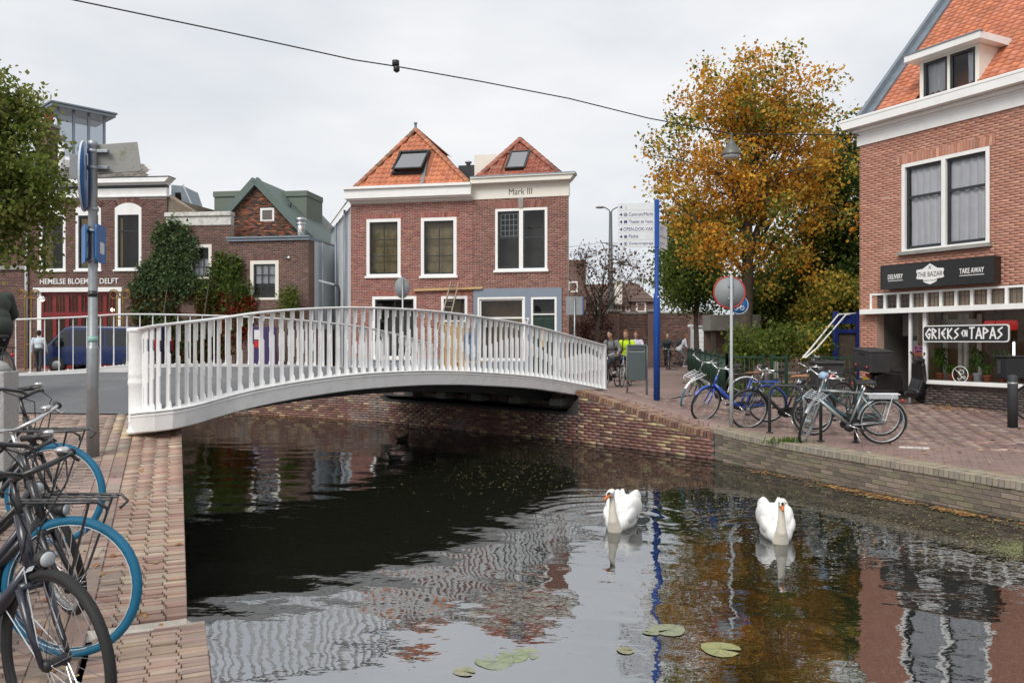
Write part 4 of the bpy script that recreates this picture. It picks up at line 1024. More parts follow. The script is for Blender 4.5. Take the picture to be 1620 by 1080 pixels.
# ---- GRIEKS EN TAPAS board with angular letters
hx0, hz1 = fr.uv(1461, 515, -.10); hx1, _ = fr.uv(1598, 515, -.10); hz0 = fr.z(1461, 541, -.10); hW, hH = hx1-hx0, hz1-hz0
def rrect(x0,z0,x1,z1,r,n=5):
    P = []
    for (cx,cz,a) in ((x1-r,z0+r,-90),(x1-r,z1-r,0),(x0+r,z1-r,90),(x0+r,z0+r,180)):
        for k in range(n+1): t = R(a+90*k/n); P.append((cx+r*math.cos(t),cz+r*math.sin(t)))
    return P
sg = MB(); sg.prism(rrect(hx0,hz0,hx1,hz1,.07), -.13, -.10); sg = sg.build('hanging_sign', 'lettering_white', None, fr.p0, (0,0,fr.rz)); tag(sg, 'black rounded board reading GRIEKS EN TAPAS in angular white letters', 'sign')
mb = MB(); mb.prism(rrect(hx0+.025,hz0+.025,hx1-.025,hz1-.025,.055), -.134, -.129); mb.build('panel', 'sign_black', sg)
GL = {'G':[[(1,.75),(.75,1),(0,.45),(.7,0),(.9,.5),(.45,.45)]],'R':[[(.1,0),(.1,1)],[(.1,1),(.9,.75),(.1,.5)],[(.25,.5),(.95,0)]],'I':[[(.5,0),(.5,1)]],'E':[[(.95,1),(.1,.55),(.9,0)],[(.1,.52),(.75,.52)]],
      'K':[[(.1,0),(.1,1)],[(.9,1),(.1,.48),(.95,0)]],'S':[[(.95,1),(.15,.72),(.85,.38),(.05,0)]],'N':[[(.1,0),(.1,1),(.85,0),(.85,1)]],'T':[[(0,.96),(1,1)],[(.45,0),(.5,.97)]],
      'A':[[(0,0),(.5,1),(1,0)],[(.2,.32),(.8,.32)]],'P':[[(.1,0),(.1,1)],[(.1,1),(.95,.68),(.1,.42)]]}
def strokes(parent, word, x, z, w, h, th, y, m_):
    for ch in word:
        if ch == 'I': ww = w*.45
        else: ww = w
        mb = MB()
        for k, st_ in enumerate(GL[ch]):
            for q, (a, b) in enumerate(zip(st_[:-1], st_[1:])): mb.bar((x+a[0]*ww*.82, y-.0015*k-.0006*q, z+a[1]*h),(x+b[0]*ww*.82, y-.0015*k-.0006*q, z+b[1]*h), th, .004, (0,1,0))
        mb.build('letter', m_, parent); x += ww
    return x
cw = hW*.92/(6-.55+.55*2+.35+5); xx = hx0+hW*.04; zb_ = hz0+hH*.18
xx = strokes(sg, 'GRIEKS', xx, zb_, cw, hH*.64, .034, -.138, 'lettering_white')
xx = strokes(sg, 'EN', xx+cw*.12, zb_+hH*.14, cw*.52, hH*.38, .024, -.138, 'lettering_white')
strokes(sg, 'TAPAS', xx+cw*.16, zb_, cw, hH*.66, .034, -.138, 'lettering_white')
for q in (.15,.85): mb = MB(); mb.tube([(hx0+hW*q,-.115,hz1),(hx0+hW*q,-.115,zs-.07)], .008, 6); mb.build('hanger', 'dark_metal', sg)
# things in the shop window
def facobj(fac, name, label, cat, px, y, z, group=None): 
    p = fac.p0+fac.u*fac.x(px, y)+Vector((-fac.u.y, fac.u.x, 0))*y; return thing(name, label, cat, (p.x,p.y,fac.zb+z), fac.rz, group)
o = facobj(fr, 'drinks_sign', 'red illuminated drinks sign with white script lettering inside the shop window', 'sign', 1583, .9, zs-.50)
mb = MB(); mb.prism(rrect(-.36,0,.36,.22,.05), -.05, .05); mb.build('light_box', 'red_sign_lit', o); letters(o, 'Coca-Cola', -.27, .055, .52, .11, 'lettering_white', -.06, shear=.4)
o = facobj(fr, 'open_poster', 'pink and orange poster reading we zijn open in the shop window', 'poster', 1454, .10, fr.z(1454,563,.10))
mb = MB(); mb.box(-.14,-.004,.08,.14,0,.24); mb.build('upper_half', 'poster_pink', o); mb = MB(); mb.box(-.14,-.004,0,.14,0,.08); mb.build('lower_half', 'poster_orange', o)
letters(o, 'we zijn', -.12, .155, .24, .06, 'lettering_navy', -.008, bold=.02); letters(o, 'open', -.08, .075, .16, .06, 'lettering_navy', -.008, bold=.02)
o = facobj(fr, 'neon_tube', 'bright vertical fluorescent tube inside the shop window on the right', 'lamp', 1604, .8, zsill); mb = MB(); mb.tube([(0,0,.05),(0,0,.95)], .022, 8); mb.build('tube', 'neon_tube', o)
for q in (.03,.95): mb = MB(); mb.lathe([(.026,-.02),(.026,.02)], (0,0,q), 10); mb.build('cap', 'chrome', o)
o = facobj(fr, 'window_emblem', 'white circular cutlery emblem on the shop window glass', 'emblem', 1519, -.01, fr.z(1519,605,-.01))
mb = MB(); mb.torus((0,0,.185), .185, .008, 36, 5); mb.build('ring', 'lettering_white', o)
mb = MB(); mb.tube([(-.12,0,.30),(-.05,0,.24),(.05,0,.12),(.10,0,.09),(.13,0,.12),(.10,0,.15),(.05,0,.13),(-.02,0,.06),(-.07,0,.10)], .007, 5); mb.torus((.03,0,.24), .05, .007, 16, 5); mb.build('cutlery_line', 'lettering_white', o)
def pot_plant(px, y, pot_c, hh, sp, nleaf, label, ph=.16, ll=.13):
    o = facobj(fr, 'potted_plant', label, 'plant', px, y, zsill+.036, 'plants in the shop window')
    mb = MB(); mb.lathe([(.06,0),(.085,ph*.85),(.092,ph*.86),(.092,ph),(.08,ph),(.075,ph*.9)], n=14); mb.build('pot', pot_c, o)
    mb = MB()
    for k in range(5): a = random.uniform(0,6.3); mb.tube([(0,0,ph*.8),(.03*math.cos(a),.03*math.sin(a),ph+hh*.5),(sp*.4*math.cos(a),sp*.4*math.sin(a),ph+hh*.8)], [.008,.006,.004], 5)
    mb.build('stem', 'grass_stem', o)
    mb = MB()
    for k in range(nleaf):
        a = random.uniform(0,6.3); el = random.uniform(-.7,.6); b = Vector((math.cos(a)*sp*.3*random.random(), math.sin(a)*sp*.3*random.random(), ph+hh*random.uniform(.25,.95)))
        d = Vector((math.cos(a)*math.cos(el), math.sin(a)*math.cos(el), math.sin(el))); s_ = Vector((-math.sin(a), math.cos(a), 0)); l_ = ll*random.uniform(.7,1.3)
        m1 = b+d*l_*.5+Vector((0,0,.02)); tip = b+d*l_*1.1+Vector((0,0,-.05)); c = pal(1, [(.10,.20,.025),(.14,.27,.035),(.07,.15,.02),(.18,.30,.05)])[0]; mb.col = tuple(c)
        mb.add([b, m1+s_*.028, tip, m1-s_*.028], [(0,1,2,3)])
    mb.build('foliage', 'leaf', o)
pot_plant(1487, .30, 'terracotta', .60, .36, 130, 'leafy houseplant in terracotta pot behind the left end of the board sign')
pot_plant(1546, .30, 'pale_panel', .55, .34, 150, 'bushy green houseplant in a white pot in the shop window', .19)
pot_plant(1562, .28, 'terracotta', .25, .18, 50, 'small plant in terracotta pot beside the white pot', .15, .08)
pot_plant(1505, .32, 'terracotta', .20, .2, 60, 'low plant in terracotta pot left of the round window emblem', .15, .08)
pot_plant(1533, .36, 'terracotta', .16, .14, 30, 'little plant in terracotta pot just right of the round emblem', .14, .07)
pot_plant(1585, .5, 'terracotta', .55, .42, 150, 'large leafy houseplant behind the black delivery bag', .16)
# ================================================================== the two gabled houses behind the bridge
ZH = .735
c1 = Fac(555, 32.5, 748, 31.5, ZH); c2 = Fac(748, 31.5, 898, 30.6, ZH)
h1 = thing('brick_house', 'narrow red brick house with orange hipped roof, roof window and white cornice', 'house', c1.p0, c1.rz)
t1 = c1.z(650, 319)
wa = c1.rect(580,347,634,436); wb = c1.rect(666,345,722.5,436); wc = c1.rect(589,469,659,566); wd_ = c1.rect(698,468.5,739.5,589); wd_ = (wd_[0],-.02,wd_[2],wd_[3])
holes = [wa, wb, wc, wd_]
mb = MB(); wall_minus(mb, 0, -.4, c1.L, t1, holes); mb.build('wall', 'mortar_pale', h1)
brickwork(h1, 0, .62, c1.L, t1, holes, PAL_H1, .215, .066, .013)
mb = MB(); wall_minus(mb, .0, -.4, c1.L, .62, holes, -.02, -.001); mb.build('plinth', 'blue_grey_paint', h1)
for w_ in (wa, wb, wc, wd_): arch_bricks(h1, w_[0]-.08, w_[2]+.08, w_[3]+.006, .20, PAL_H1)
for w_ in (wa, wb): window(h1, *w_, fw=.13, cols=2, rows=(1,1,1), sw=.05, mun=.035, room='room_reflect_tan', depth=.38)  # tan room colour stands in for the brownish reflection in these panes
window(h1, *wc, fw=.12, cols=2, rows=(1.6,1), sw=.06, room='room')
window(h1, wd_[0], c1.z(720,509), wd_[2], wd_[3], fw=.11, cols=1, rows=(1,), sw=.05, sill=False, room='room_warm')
mb = MB(); mb.box(wd_[0],-.01,0,wd_[0]+.11,.08,c1.z(720,509)); mb.box(wd_[2]-.11,-.01,0,wd_[2],.08,c1.z(720,509)); mb.build('door_frame', 'white_paint', h1)
mb = MB(); mb.bev(wd_[0]+.11,.05,0,wd_[2]-.11,.1,c1.z(720,509),.01); d_ = mb.build('door', 'timber', h1); mb = MB(); mb.ball((wd_[0]+.2,.03,1.0), .03); mb.build('handle', 'chrome', d_)
# cornice
mb = MB(); xa, xb = c1.x(540,-.45), c1.L+.02; z0 = c1.z(650,314,-.3)
mb.box(-.03,-.06,t1,xb,.2,z0); mb.box(xa+.15,-.30,z0,xb,.2,z0+.06); mb.box(xa+.1,-.42,z0+.06,xb,.2,z0+.42); mb.prism([(xa+.08,z0+.42),(xb,z0+.42),(xb,z0+.52),(xa-.05,z0+.52)], -.52, .2); mb.build('cornice', 'white_paint', h1)
ze1 = z0+.52
def hip_roof(h, L_, ze, xapex, setb, hh, P, back=7.5, ridgeP=None, x0=.0, x1=None, skip=None):
    x1 = x1 or L_; ap = Vector((xapex, setb, ze+hh)); A_ = Vector((x0,-.15,ze)); B_ = Vector((x1,-.15,ze)); Bk = Vector((xapex, back, ze+hh))
    mb = MB(); mb.add([A_,B_,ap,Vector((x0+.3,back,ze)),Vector((x1-1.9,back,ze)),Bk],[(0,1,2),(0,2,5,3),(1,4,5,2)]); r_ = mb.build('roof', 'roof_base', h)
    S = (ap-Vector((xapex,-.15,ze))); sl = S.length; S.normalize()
    def ins(a, b):
        t = b/sl; return x0+(xapex-x0)*t+.04 < a+x0 < x1+(xapex-x1)*t-.04 and t < .99 and not (skip and skip(a+x0, b))
    lay_tiles(r_, tile_pool(P, .235, .30, 10, .03), A_, (1,0,0), S, .235, .30, ins)
    ridge_run(r_, A_+Vector((.05,-.02,.05)), ap+Vector((0,-.05,.06)), ridgeP or P); ridge_run(r_, B_+Vector((-.05,-.02,.05)), ap+Vector((0,-.05,.06)), ridgeP or P); ridge_run(r_, Bk+Vector((0,0,.04)), ap+Vector((0,0,.06)), ridgeP or P)
    # side slopes carry tiles too small to count
    return r_, A_, S, sl
xap = c1.x(658, 2.4); hh1 = c1.z(658, 207, 2.4)-ze1
Sx1 = Vector((0,2.55,hh1)).normalized()
def slope_uv(fac, px, py, A_y, ze, S):
    """pixel -> x, distance up the slope"""
    lo, hi = 0, 6
    for _ in range(40):
        m_ = (lo+hi)/2; zz = fac.z(px, py, A_y+S.y*m_); 
        if zz > ze+S.z*m_: lo = m_
        else: hi = m_
    return fac.x(px, A_y+S.y*lo), lo
rw = [slope_uv(c1, px, py, -.15, ze1, Sx1) for px, py in ((617,279),(665,279),(672,241),(632,242))]
sk1 = lambda x, b: (min(p[0] for p in rw)+.0 < x < max(p[0] for p in rw)+.32 and rw[0][1]-.1 < b+.15 < rw[2][1]+.15)
r1, A1, S1, sl1 = hip_roof(h1, c1.L, ze1, xap, 2.4, hh1, PAL_ORANGE, x0=c1.x(562), x1=c1.x(746), skip=sk1, ridgeP=[(.40,.15,.07),(.33,.12,.06),(.45,.19,.09),(.22,.11,.07)])
def roof_window(roof, A_, S, xa, xb, ba, bb, opened=0.0):
    """framed roof light lying on the slope"""
    U = Vector((1,0,0)); Nn = U.cross(S); P = lambda x, b, n: Vector((x, A_.y, A_.z))+S*b+Nn*n
    def bx(mb, x0, x1, b0, b1, n0, n1): mb.add([P(x0,b0,n0),P(x1,b0,n0),P(x1,b1,n0),P(x0,b1,n0),P(x0,b0,n1),P(x1,b0,n1),P(x1,b1,n1),P(x0,b1,n1)],[(0,3,2,1),(4,5,6,7),(0,1,5,4),(1,2,6,5),(2,3,7,6),(3,0,4,7)])
    mb = MB(); t = .08
    bx(mb,xa,xa+t,ba,bb,-.02,.14); bx(mb,xb-t,xb,ba,bb,-.02,.14); bx(mb,xa+t,xb-t,ba,ba+t,-.02,.14); bx(mb,xa+t,xb-t,bb-t,bb,-.02,.14); rw_ = mb.build('roof_window', 'dark_sash', roof)
    mb = MB(); bx(mb,xa+.04,xb-.04,ba+.04,bb-.04,-.10,-.08); mb.build('interior', 'room', rw_)
    n1 = .12+opened
    mb = MB(); mb.quad(P(xa+t,ba+t,n1),P(xb-t,ba+t,n1),P(xb-t,bb-t,.12-opened*.2),P(xa+t,bb-t,.12-opened*.2)); mb.build('pane', 'sky_glass', rw_)
    if opened:
        mb = MB()
        for a, b, c, d in ((xa+.03,xa+.09,0,1),(xb-.09,xb-.03,0,1)): mb.bar(P((a+b)/2,ba+.03,n1+.02),P((a+b)/2,bb-.03,.13),.06,.05)
        mb.bar(P(xa+.03,ba+.05,n1+.02),P(xb-.03,ba+.05,n1+.02),.07,.05); mb.build('open_sash', 'dark_metal', rw_)
    return rw_
xs4 = [p[0] for p in rw]; roof_window(r1, A1, S1, xs4[0]+.1, xs4[1]+.12, rw[0][1]+.05, rw[2][1]-.02, .16)
mb = MB(); N1 = Vector((1,0,0)).cross(S1); P1 = lambda x, b, n: Vector((x, A1.y, A1.z))+S1*b+N1*n
mb.add([P1(xs4[1]+.12,.05,.07),P1(xs4[1]+.26,.05,.07),P1(xs4[2]+.22,rw[2][1]+.1,.07),P1(xs4[2]+.08,rw[2][1]+.1,.07)],[(0,1,2,3)]); mb.build('flashing', 'galvanised', r1)
mb = MB(); mb.lathe([(.12,0),(.06,.10),(.055,.30),(.075,.31),(.075,.36),(.04,.37)], (xap,2.35,ze1+hh1-.02), 12); mb.build('vent_pipe', 'zinc', r1)
# pale boarded side wall along the alley
sd_ = Vector((-.343,1,0)).normalized(); cz = math.cos(-c1.rz); sz_ = math.sin(-c1.rz); sdl = Vector((sd_.x*cz-sd_.y*sz_, sd_.x*sz_+sd_.y*cz, 0))
mb = MB(); e_ = sdl*7.4; mb.add([(0,0,-.4),(e_.x,e_.y,-.4),(e_.x,e_.y,t1-.1),(0,0,t1-.1),(c1.L,.3,-.4),(c1.L,7.4,-.4),(c1.L,7.4,t1-.1),(c1.L,.3,t1-.1)],[(0,1,2,3),(5,4,7,6)]); mb.build('side_wall', 'pale_panel', h1)
mb = MB()
for k in range(1, 6): p = sdl*(7.4*k/6); mb.bar((p.x-.02,p.y,.2),(p.x-.02,p.y,t1-.1),.03,.03)
p0_, p1_ = Vector((-.12,.1,t1-.05)), Vector((e_.x-.12,e_.y,t1-.05)); mb.build('cover_strip', 'galv_paint', h1)
mb = MB(); mb.add([p0_+Vector((-.1,-.2,.05)),p0_+Vector((.3,-.2,.45)),p1_+Vector((.3,0,.45)),p1_+Vector((-.1,0,.05)),p0_+Vector((-.1,-.2,-.05)),p1_+Vector((-.1,0,-.05))],[(0,1,2,3),(4,0,3,5)]); mb.build('eaves_board', 'stucco', h1)
mb = MB(); q = sdl*1.0; mb.tube([(q.x-.14,q.y,t1-.1),(q.x-.14,q.y,.0)], .05, 8); q = sdl*4.2; mb.tube([(q.x-.14,q.y,t1-.3),(q.x-.14,q.y,.0)], .06, 8); mb.build('downpipe', 'zinc', h1)

h2 = thing('brick_house', 'brick house with Mark III lettering on its cream frieze and small rust tiled roof', 'house', c2.p0, c2.rz)
t2 = c2.z(824, 313); wu = c2.rect(783.5,331,866,426); sh = (c2.x(749.5), -.02, c2.x(889), c2.z(820,456))
holes = [wu, sh]
mb = MB(); wall_minus(mb, .003, -.4, c2.L, t2, holes); mb.add([(c2.L,.28,-.4),(c2.L-1.6,8,-.4),(c2.L-1.6,8,t2+.3),(c2.L,.28,t2+.3)],[(0,1,2,3)]); mb.build('wall', 'mortar_pale', h2)
brickwork(h2, .003, -.1, c2.L, t2, holes, PAL_H2, .215, .068, .012)
arch_bricks(h2, wu[0]-.05, wu[2]+.05, wu[3]+.006, .27, PAL_H2, fan=.45)
mb = MB(); xm = (wu[0]+wu[2])/2; mb.prism([(xm-.08,wu[3]),(xm+.08,wu[3]),(xm+.11,t2),(xm-.11,t2)], -.05, .05); mb.build('keystone', 'concrete', h2)
window(h2, *wu, fw=.10, cols=1, rows=(1.15,1), split=.16, sw=.06, room='room')
mb = MB(); xa, xb, za, zb_ = wu[0]+.2, xm-.16, wu[1]+(wu[3]-wu[1])*.56, wu[3]-.2
for k in range(5): x = xa+(xb-xa)*k/4; mb.box(x-.012,.12,za,x+.012,.13,zb_)
for k in range(5): z = za+(zb_-za)*k/4; mb.box(xa,.121,z-.012,xb,.129,z+.012)
mb.build('leaded_screen', 'pale_panel', h2)
mb = MB(); mb.box(-.0,-.04,t2,c2.L+.06,.15,t2+.52); mb.build('frieze', 'cream_paint', h2)
mb = MB(); z0 = t2+.52; mb.box(.0,-.10,z0,c2.L+.12,.15,z0+.06); mb.prism([(0,z0+.06),(c2.L+.16,z0+.06),(c2.L+.30,z0+.24),(0,z0+.24)], -.34, .15); mb.bev(0,-.40,z0+.24,c2.L+.34,.15,z0+.30,.01); mb.build('cornice', 'cream_paint', h2)
ze2 = z0+.30; mb = MB(); mb.box(.02,-.405,ze2-.02,c2.L+.35,.1,ze2+.03); mb.build('gutter', 'zinc', h2)
lx, lz = c2.uv(805, 308.5, -.05); letters(h2, 'Mark III', lx, lz, c2.x(842)-lx, .24, 'lettering_dark', -.046)
xap2 = c2.x(823,2.0); hh2 = c2.z(823, 222, 2.0)-ze2; S2v = Vector((0,2.15,hh2)).normalized()
rv = [slope_uv(c2, px, py, -.15, ze2, S2v) for px, py in ((797,271),(826,271),(834,242),(805,243))]
sk2 = lambda x, b: (min(p[0] for p in rv)-.02 < x < max(p[0] for p in rv)+.1 and rv[0][1]-.15 < b+.15 < rv[2][1]+.1)
r2, A2, S2, sl2 = hip_roof(h2, c2.L, ze2, xap2, 2.0, hh2, PAL_RUST, x0=c2.x(755), x1=c2.x(889), skip=sk2, ridgeP=[(.26,.085,.055),(.20,.07,.05),(.31,.11,.07)])
xs4 = [p[0] for p in rv]; roof_window(r2, A2, S2, xs4[0]+.05, xs4[1]+.12, rv[0][1], rv[2][1], 0)
# blue-grey shopfront
mb = MB(); gw = (c2.x(756), .55, c2.x(831), c2.z(790,470)); gd = (c2.x(840.5), -.02, c2.x(881), c2.z(860,470))
wall_minus(mb, sh[0], sh[1], sh[2], sh[3], [gw, gd], -.05, .15); mb.build('shopfront', 'blue_grey_paint', h2)
window(h2, gw[0], gw[1], gw[2], gw[3], fw=.07, cols=1, rows=(2.3,1), sw=.06, mun=.06, y=-.03, sash='white_paint', sill=False, room='room_warm', depth=.9)
zd = c2.z(860,498); window(h2, gd[0], zd, gd[2], gd[3], fw=.08, cols=1, rows=(1,), sw=.05, y=-.03, sill=False, room='room')
mb = MB(); mb.box(gd[0],-.05,0,gd[0]+.08,.06,zd); mb.box(gd[2]-.08,-.05,0,gd[2],.06,zd); mb.build('door_frame', 'white_paint', h2)
mb = MB(); mb.bev(gd[0]+.08,.01,0,gd[2]-.08,.06,zd,.008); d_ = mb.build('door', 'dark_green', h2)
for k in range(2): mb = MB(); xm = gd[0]+.08+(gd[2]-gd[0]-.16)*(k+.5)/2; mb.bev(xm-.16,-.005,.3,xm+.16,.012,1.0,.006); mb.bev(xm-.16,-.005,1.15,xm+.16,.012,zd-.15,.006); mb.build('door_panel', 'dark_green', d_)
mb = MB(); mb.bev(gd[0]+.35,-.02,1.1,gd[0]+.55,.0,1.75,.004); mb.build('letter_plate', 'timber', d_)
letters(h2, '67', c2.x(828), c2.z(833,513), .25, .26, 'lettering_white', -.056, bold=.03)
# parapet and flat roof between the two roofs
mb = MB(); mb.box(c2.x(755,3.5)-.1,3.4,ze2-.5,c2.x(790,3.5),3.7,c2.z(760,246,3.5)); mb.build('parapet', 'cream_paint', h2)
mb = MB(); mb.box(c1.x(727,5),4.8,ze1-.5,c1.x(765,5),6.5,c1.z(740,263,5)); mb.build('flat_roof_box', 'dark_sash', h1)
mb = MB(); mb.lathe([(.10,0),(.10,.12),(.16,.14),(.16,.2),(.05,.24)], (c1.x(741,5),5,c1.z(740,263,5)), 10); mb.build('vent_cowl', 'galvanised', h1)

# plank, ladder, trestle and man at work
tag(MB().bev(-1.42,-.05,-.045,1.42,.05,.045,.008).build('timber_plank', 'timber', None, tuple(c1.p0+c1.u*c1.x(709)+Vector((0,-.10,c1.z(709,457.5)))), (0,R(-1.2),c1.rz)), 'long pale timber plank fixed across the front of the red brick house', 'plank')
ld = thing('ladder', 'tall narrow wooden ladder leaning against the brick house front', 'ladder', (gx(705,30.9), 30.6, ZH-.02), c1.rz)
tp = Vector((.18,.75,gz(447,31.6)-ZH)); w_ = .19
for s_ in (-1,1): mb = MB(); mb.bar((s_*w_-.45,-.3,0),(s_*w_*.85+tp.x,tp.y,tp.z),.05,.06,(0,-1,0)); mb.build('rail', 'timber_grey', ld)
for k in range(1, 15): t = k/15; a = Vector((-.45,-.3,0)).lerp(Vector((tp.x,tp.y,tp.z)), t); mb = MB(); mb.tube([a+Vector((-w_,0,0)),a+Vector((w_,0,0))], .018, 6); mb.build('rung', 'timber_grey', ld)
tr = thing('trestle', 'low wooden trestle platform in front of the house doorway behind the bridge', 'trestle', (gx(740,29.6), 29.6, ZH-.02), c1.rz)
MB().bev(-.55,-.2,.55,.55,.2,.6,.01).build('platform', 'timber', tr)
for a in (-.45,.45):
    for b in (-.15,.15): MB().bar((a,b*1.6,0),(a,b,.55),.05,.05).build('leg', 'timber', tr)

# ================================================================== flower shop house on the left and its neighbours
fl = Fac(45, 38.0, 263, 37.3, .72); lf = thing('brick_house', 'dark brick flower shop with arched windows, red doors and white cornice on the left', 'building', fl.p0, fl.rz)
tl = fl.z(180, 313); WW = []
for a, b, c in ((63,104,2),(120,160,2),(182,224,2)): WW.append((fl.x(a), fl.z(130,427), fl.x(b), fl.z(130,330)))
dz = (fl.x(60), -.05, fl.x(192), fl.z(130,462))
mb = MB(); wall_minus(mb, -.1, -.5, fl.L, tl, WW+[dz]); mb.build('wall', 'mortar', lf)
brickwork(lf, -.1, -.3, fl.L, tl, WW+[dz], PAL_L1, .22, .075, .014)
for k, w_ in enumerate(WW):
    hw = (w_[2]-w_[0])/2; xm = (w_[0]+w_[2])/2; zt = w_[3]
    # segmental brick arch with a white tympanum
    ar = MB()
    for q in range(15):
        t = (q+.5)/15*2-1; a_ = t*R(38); r0 = hw*1.55; r1_ = r0+.30; c_ = zt-r0*math.cos(R(38))+.02; ar.col = tuple(pal(1, PAL_L1, jit=.14)[0]); da = R(38)/15*.88
        ar.prism([(xm+r0*math.sin(a_-da),c_+r0*math.cos(a_-da)),(xm+r0*math.sin(a_+da),c_+r0*math.cos(a_+da)),(xm+r1_*math.sin(a_+da),c_+r1_*math.cos(a_+da)),(xm+r1_*math.sin(a_-da),c_+r1_*math.cos(a_-da))][::-1], -.03, .05)
    ar.build('brick_arch', 'brick', lf)
    ty = MB(); P = [(w_[0],zt-.22)]+[(xm+hw*1.55*math.sin(R(a_)), zt-hw*1.55*math.cos(R(38))+.02+hw*1.55*math.cos(R(a_))) for a_ in range(-40,41,8)]+[(w_[2],zt-.22)]; ty.prism(P[::-1], -.022, .06); ty.build('tympanum', 'white_paint', lf)
    window(lf, w_[0], w_[1], w_[2], zt-.20, fw=.13, cols=1, rows=(2.4,1), sw=.05, room='room', curtain=[(.13,.42,.9,.05,'curtain_yellow')] if k != 2 else [(.10,.22,.9,.05,'curtain_yellow')], depth=1.2)
mb = MB(); xa, xb = -.4, fl.L+.25; z0 = tl
mb.box(xa,-.06,z0,fl.L+.04,.2,z0+.42); mb.box(xa,-.09,z0+.02,fl.L+.07,.2,z0+.08); mb.box(xa,-.14,z0+.56,fl.L+.1,.2,z0+.64); mb.prism([(xa,z0+.64),(fl.L+.12,z0+.64),(xb+.1,z0+.86),(xa,z0+.86)], -.38, .2); mb.build('cornice', 'white_paint', lf)
mb = MB(); mb.box(xa,-.05,z0+.42,fl.L+.03,.2,z0+.56); mb.box(xa,-.40,z0+.86,xb+.12,.2,z0+.90); mb.build('dark_board', 'dark_sash', lf)  # dark boards above the frieze and along the cornice top
lx, lz = fl.uv(63, 449.5, -.05); letters(lf, 'HEMELSE BLOEMEN DELFT', lx, lz, fl.x(188)-lx, .26, 'lettering_white', -.045, bold=.012)
mb = MB(); mb.bev(fl.x(56),-.18,fl.z(130,462),fl.x(196),.05,fl.z(130,455),.01); mb.build('lintel', 'white_paint', lf)
for a_ in (dz[0], dz[2]-.2): MB().bev(a_,-.06,0,a_+.2,.1,dz[3],.005).build('pilaster', 'white_paint', lf)
xa, xb = dz[0]+.2, dz[2]-.2; n_ = 6; w1 = (xb-xa)/n_
for k in range(n_):
    x0, x1 = xa+k*w1, xa+(k+1)*w1; dr = MB(); zt = dz[3]; zm = fl.z(130,497)
    dr.box(x0,.02,0,x0+.09,.08,zt); dr.box(x1-.09,.02,0,x1,.08,zt); dr.box(x0+.09,.02,zt-.14,x1-.09,.08,zt); dr.box(x0+.09,.02,zm-.1,x1-.09,.08,zm+.1); dr.box(x0+.09,.02,0,x1-.09,.08,.5); dr = dr.build('door', 'red_paint', lf)
    mb = MB(); mb.quad((x0+.09,.05,.5),(x1-.09,.05,.5),(x1-.09,.05,zm-.1),(x0+.09,.05,zm-.1)); mb.build('pane', 'shop_glass', dr)
    mb = MB(); mb.quad((x0+.09,.05,zm+.1),(x1-.09,.05,zm+.1),(x1-.09,.05,zt-.14),(x0+.09,.05,zt-.14)); mb.build('pane', 'shop_glass', dr)
    mb = MB(); 
    for q in (1,2): x = x0+.09+(w1-.18)*q/3; mb.box(x-.02,.03,zm+.1,x+.02,.07,zt-.14)
    mb.build('glazing_bar', 'red_paint', dr)
mb = MB(); mb.box(xa,2.2,-.3,xb,2.3,dz[3]); mb.box(xa-.1,.3,-.3,xa,2.2,dz[3]); mb.box(xb,.3,-.3,xb+.1,2.2,dz[3]); mb.build('interior', 'room_warm', lf)
for px in (88, 150, 178):
    mb = MB(); mb.ball((fl.x(px,1.2),1.2,fl.z(px,490,1.2)), .09, 10, 6); mb.build('lamp_bulb', 'lamp_white', lf)
lt = facobj(fl, 'wall_lamp', 'lit white wall lamp beside the red shop doors', 'lamp', 67, -.35, fl.z(67,474,-.35))
mb = MB(); mb.lathe([(.05,.16),(.10,.12),(.16,0),(.15,-.0)], n=14); mb.build('shade', 'white_paint', lt); mb = MB(); mb.ball((0,0,.0), .085); mb.build('bulb', 'lamp_white', lt); mb = MB(); mb.tube([(0,0,.16),(0,.0,.22),(0,.33,.22)], .015, 6); mb.build('arm', 'dark_metal', lt)
mb = MB(); mb.tube([(-.02,-.12,tl+.5),(-.02,-.12,0)], .07, 8); mb.build('downpipe', 'pale_panel', lf)
# dark tiled roof, glazed penthouse, chimney on top
mb = MB(); z0 = tl+.9; A_ = (fl.x(100,1.5),1.5,z0-.2); 
mb.add([(-3,.6,z0-.2),(fl.x(236,.6),.6,z0-.2),(fl.x(205,3),3.0,fl.z(205,262,3)),(-3,3.0,fl.z(205,262,3))],[(0,1,2,3)]); rf = mb.build('roof', 'dark_tile', lf)
S = Vector((0,2.4,fl.z(205,262,3)-z0+.2)).normalized(); slr = Vector((0,2.4,fl.z(205,262,3)-z0+.2)).length
lay_tiles(rf, tile_pool([(.13,.115,.10),(.16,.14,.12),(.10,.09,.08),(.19,.165,.14)], .30, .36, 8, .04), (fl.x(150,1),.6,z0-.2), (1,0,0), S, .30, .36, lambda a, b: b < slr-.1 and a < fl.x(236,.6)-fl.x(150,1)-b*.55, rows=10, cols=14)
ph = thing('glazed_penthouse', 'glazed rooftop penthouse with grey overhanging roof above the flower shop', 'penthouse', (gx(92,42), 42, gz(252,42)), R(47))
pw = 2.3; hz = (252-172)*42/F
for k, x in enumerate((0,.75,1.5,pw)): MB().bev(x-.06,-.06,0,x+.06,.06,hz-.0*k/3,.01).build('post', 'zinc', ph)
for y in (1.0,2.0): MB().bev(-.06,y-.06,0,.06,y+.06,hz,.01).build('post', 'zinc', ph)
for k, (a, b) in enumerate(((.06,.69),(.81,1.44),(1.56,pw-.06))): MB().quad((a,0,.2),(b,0,.2),(b,0,hz-.3),(a,0,hz-.3)).build('pane', 'shade_glass', ph)
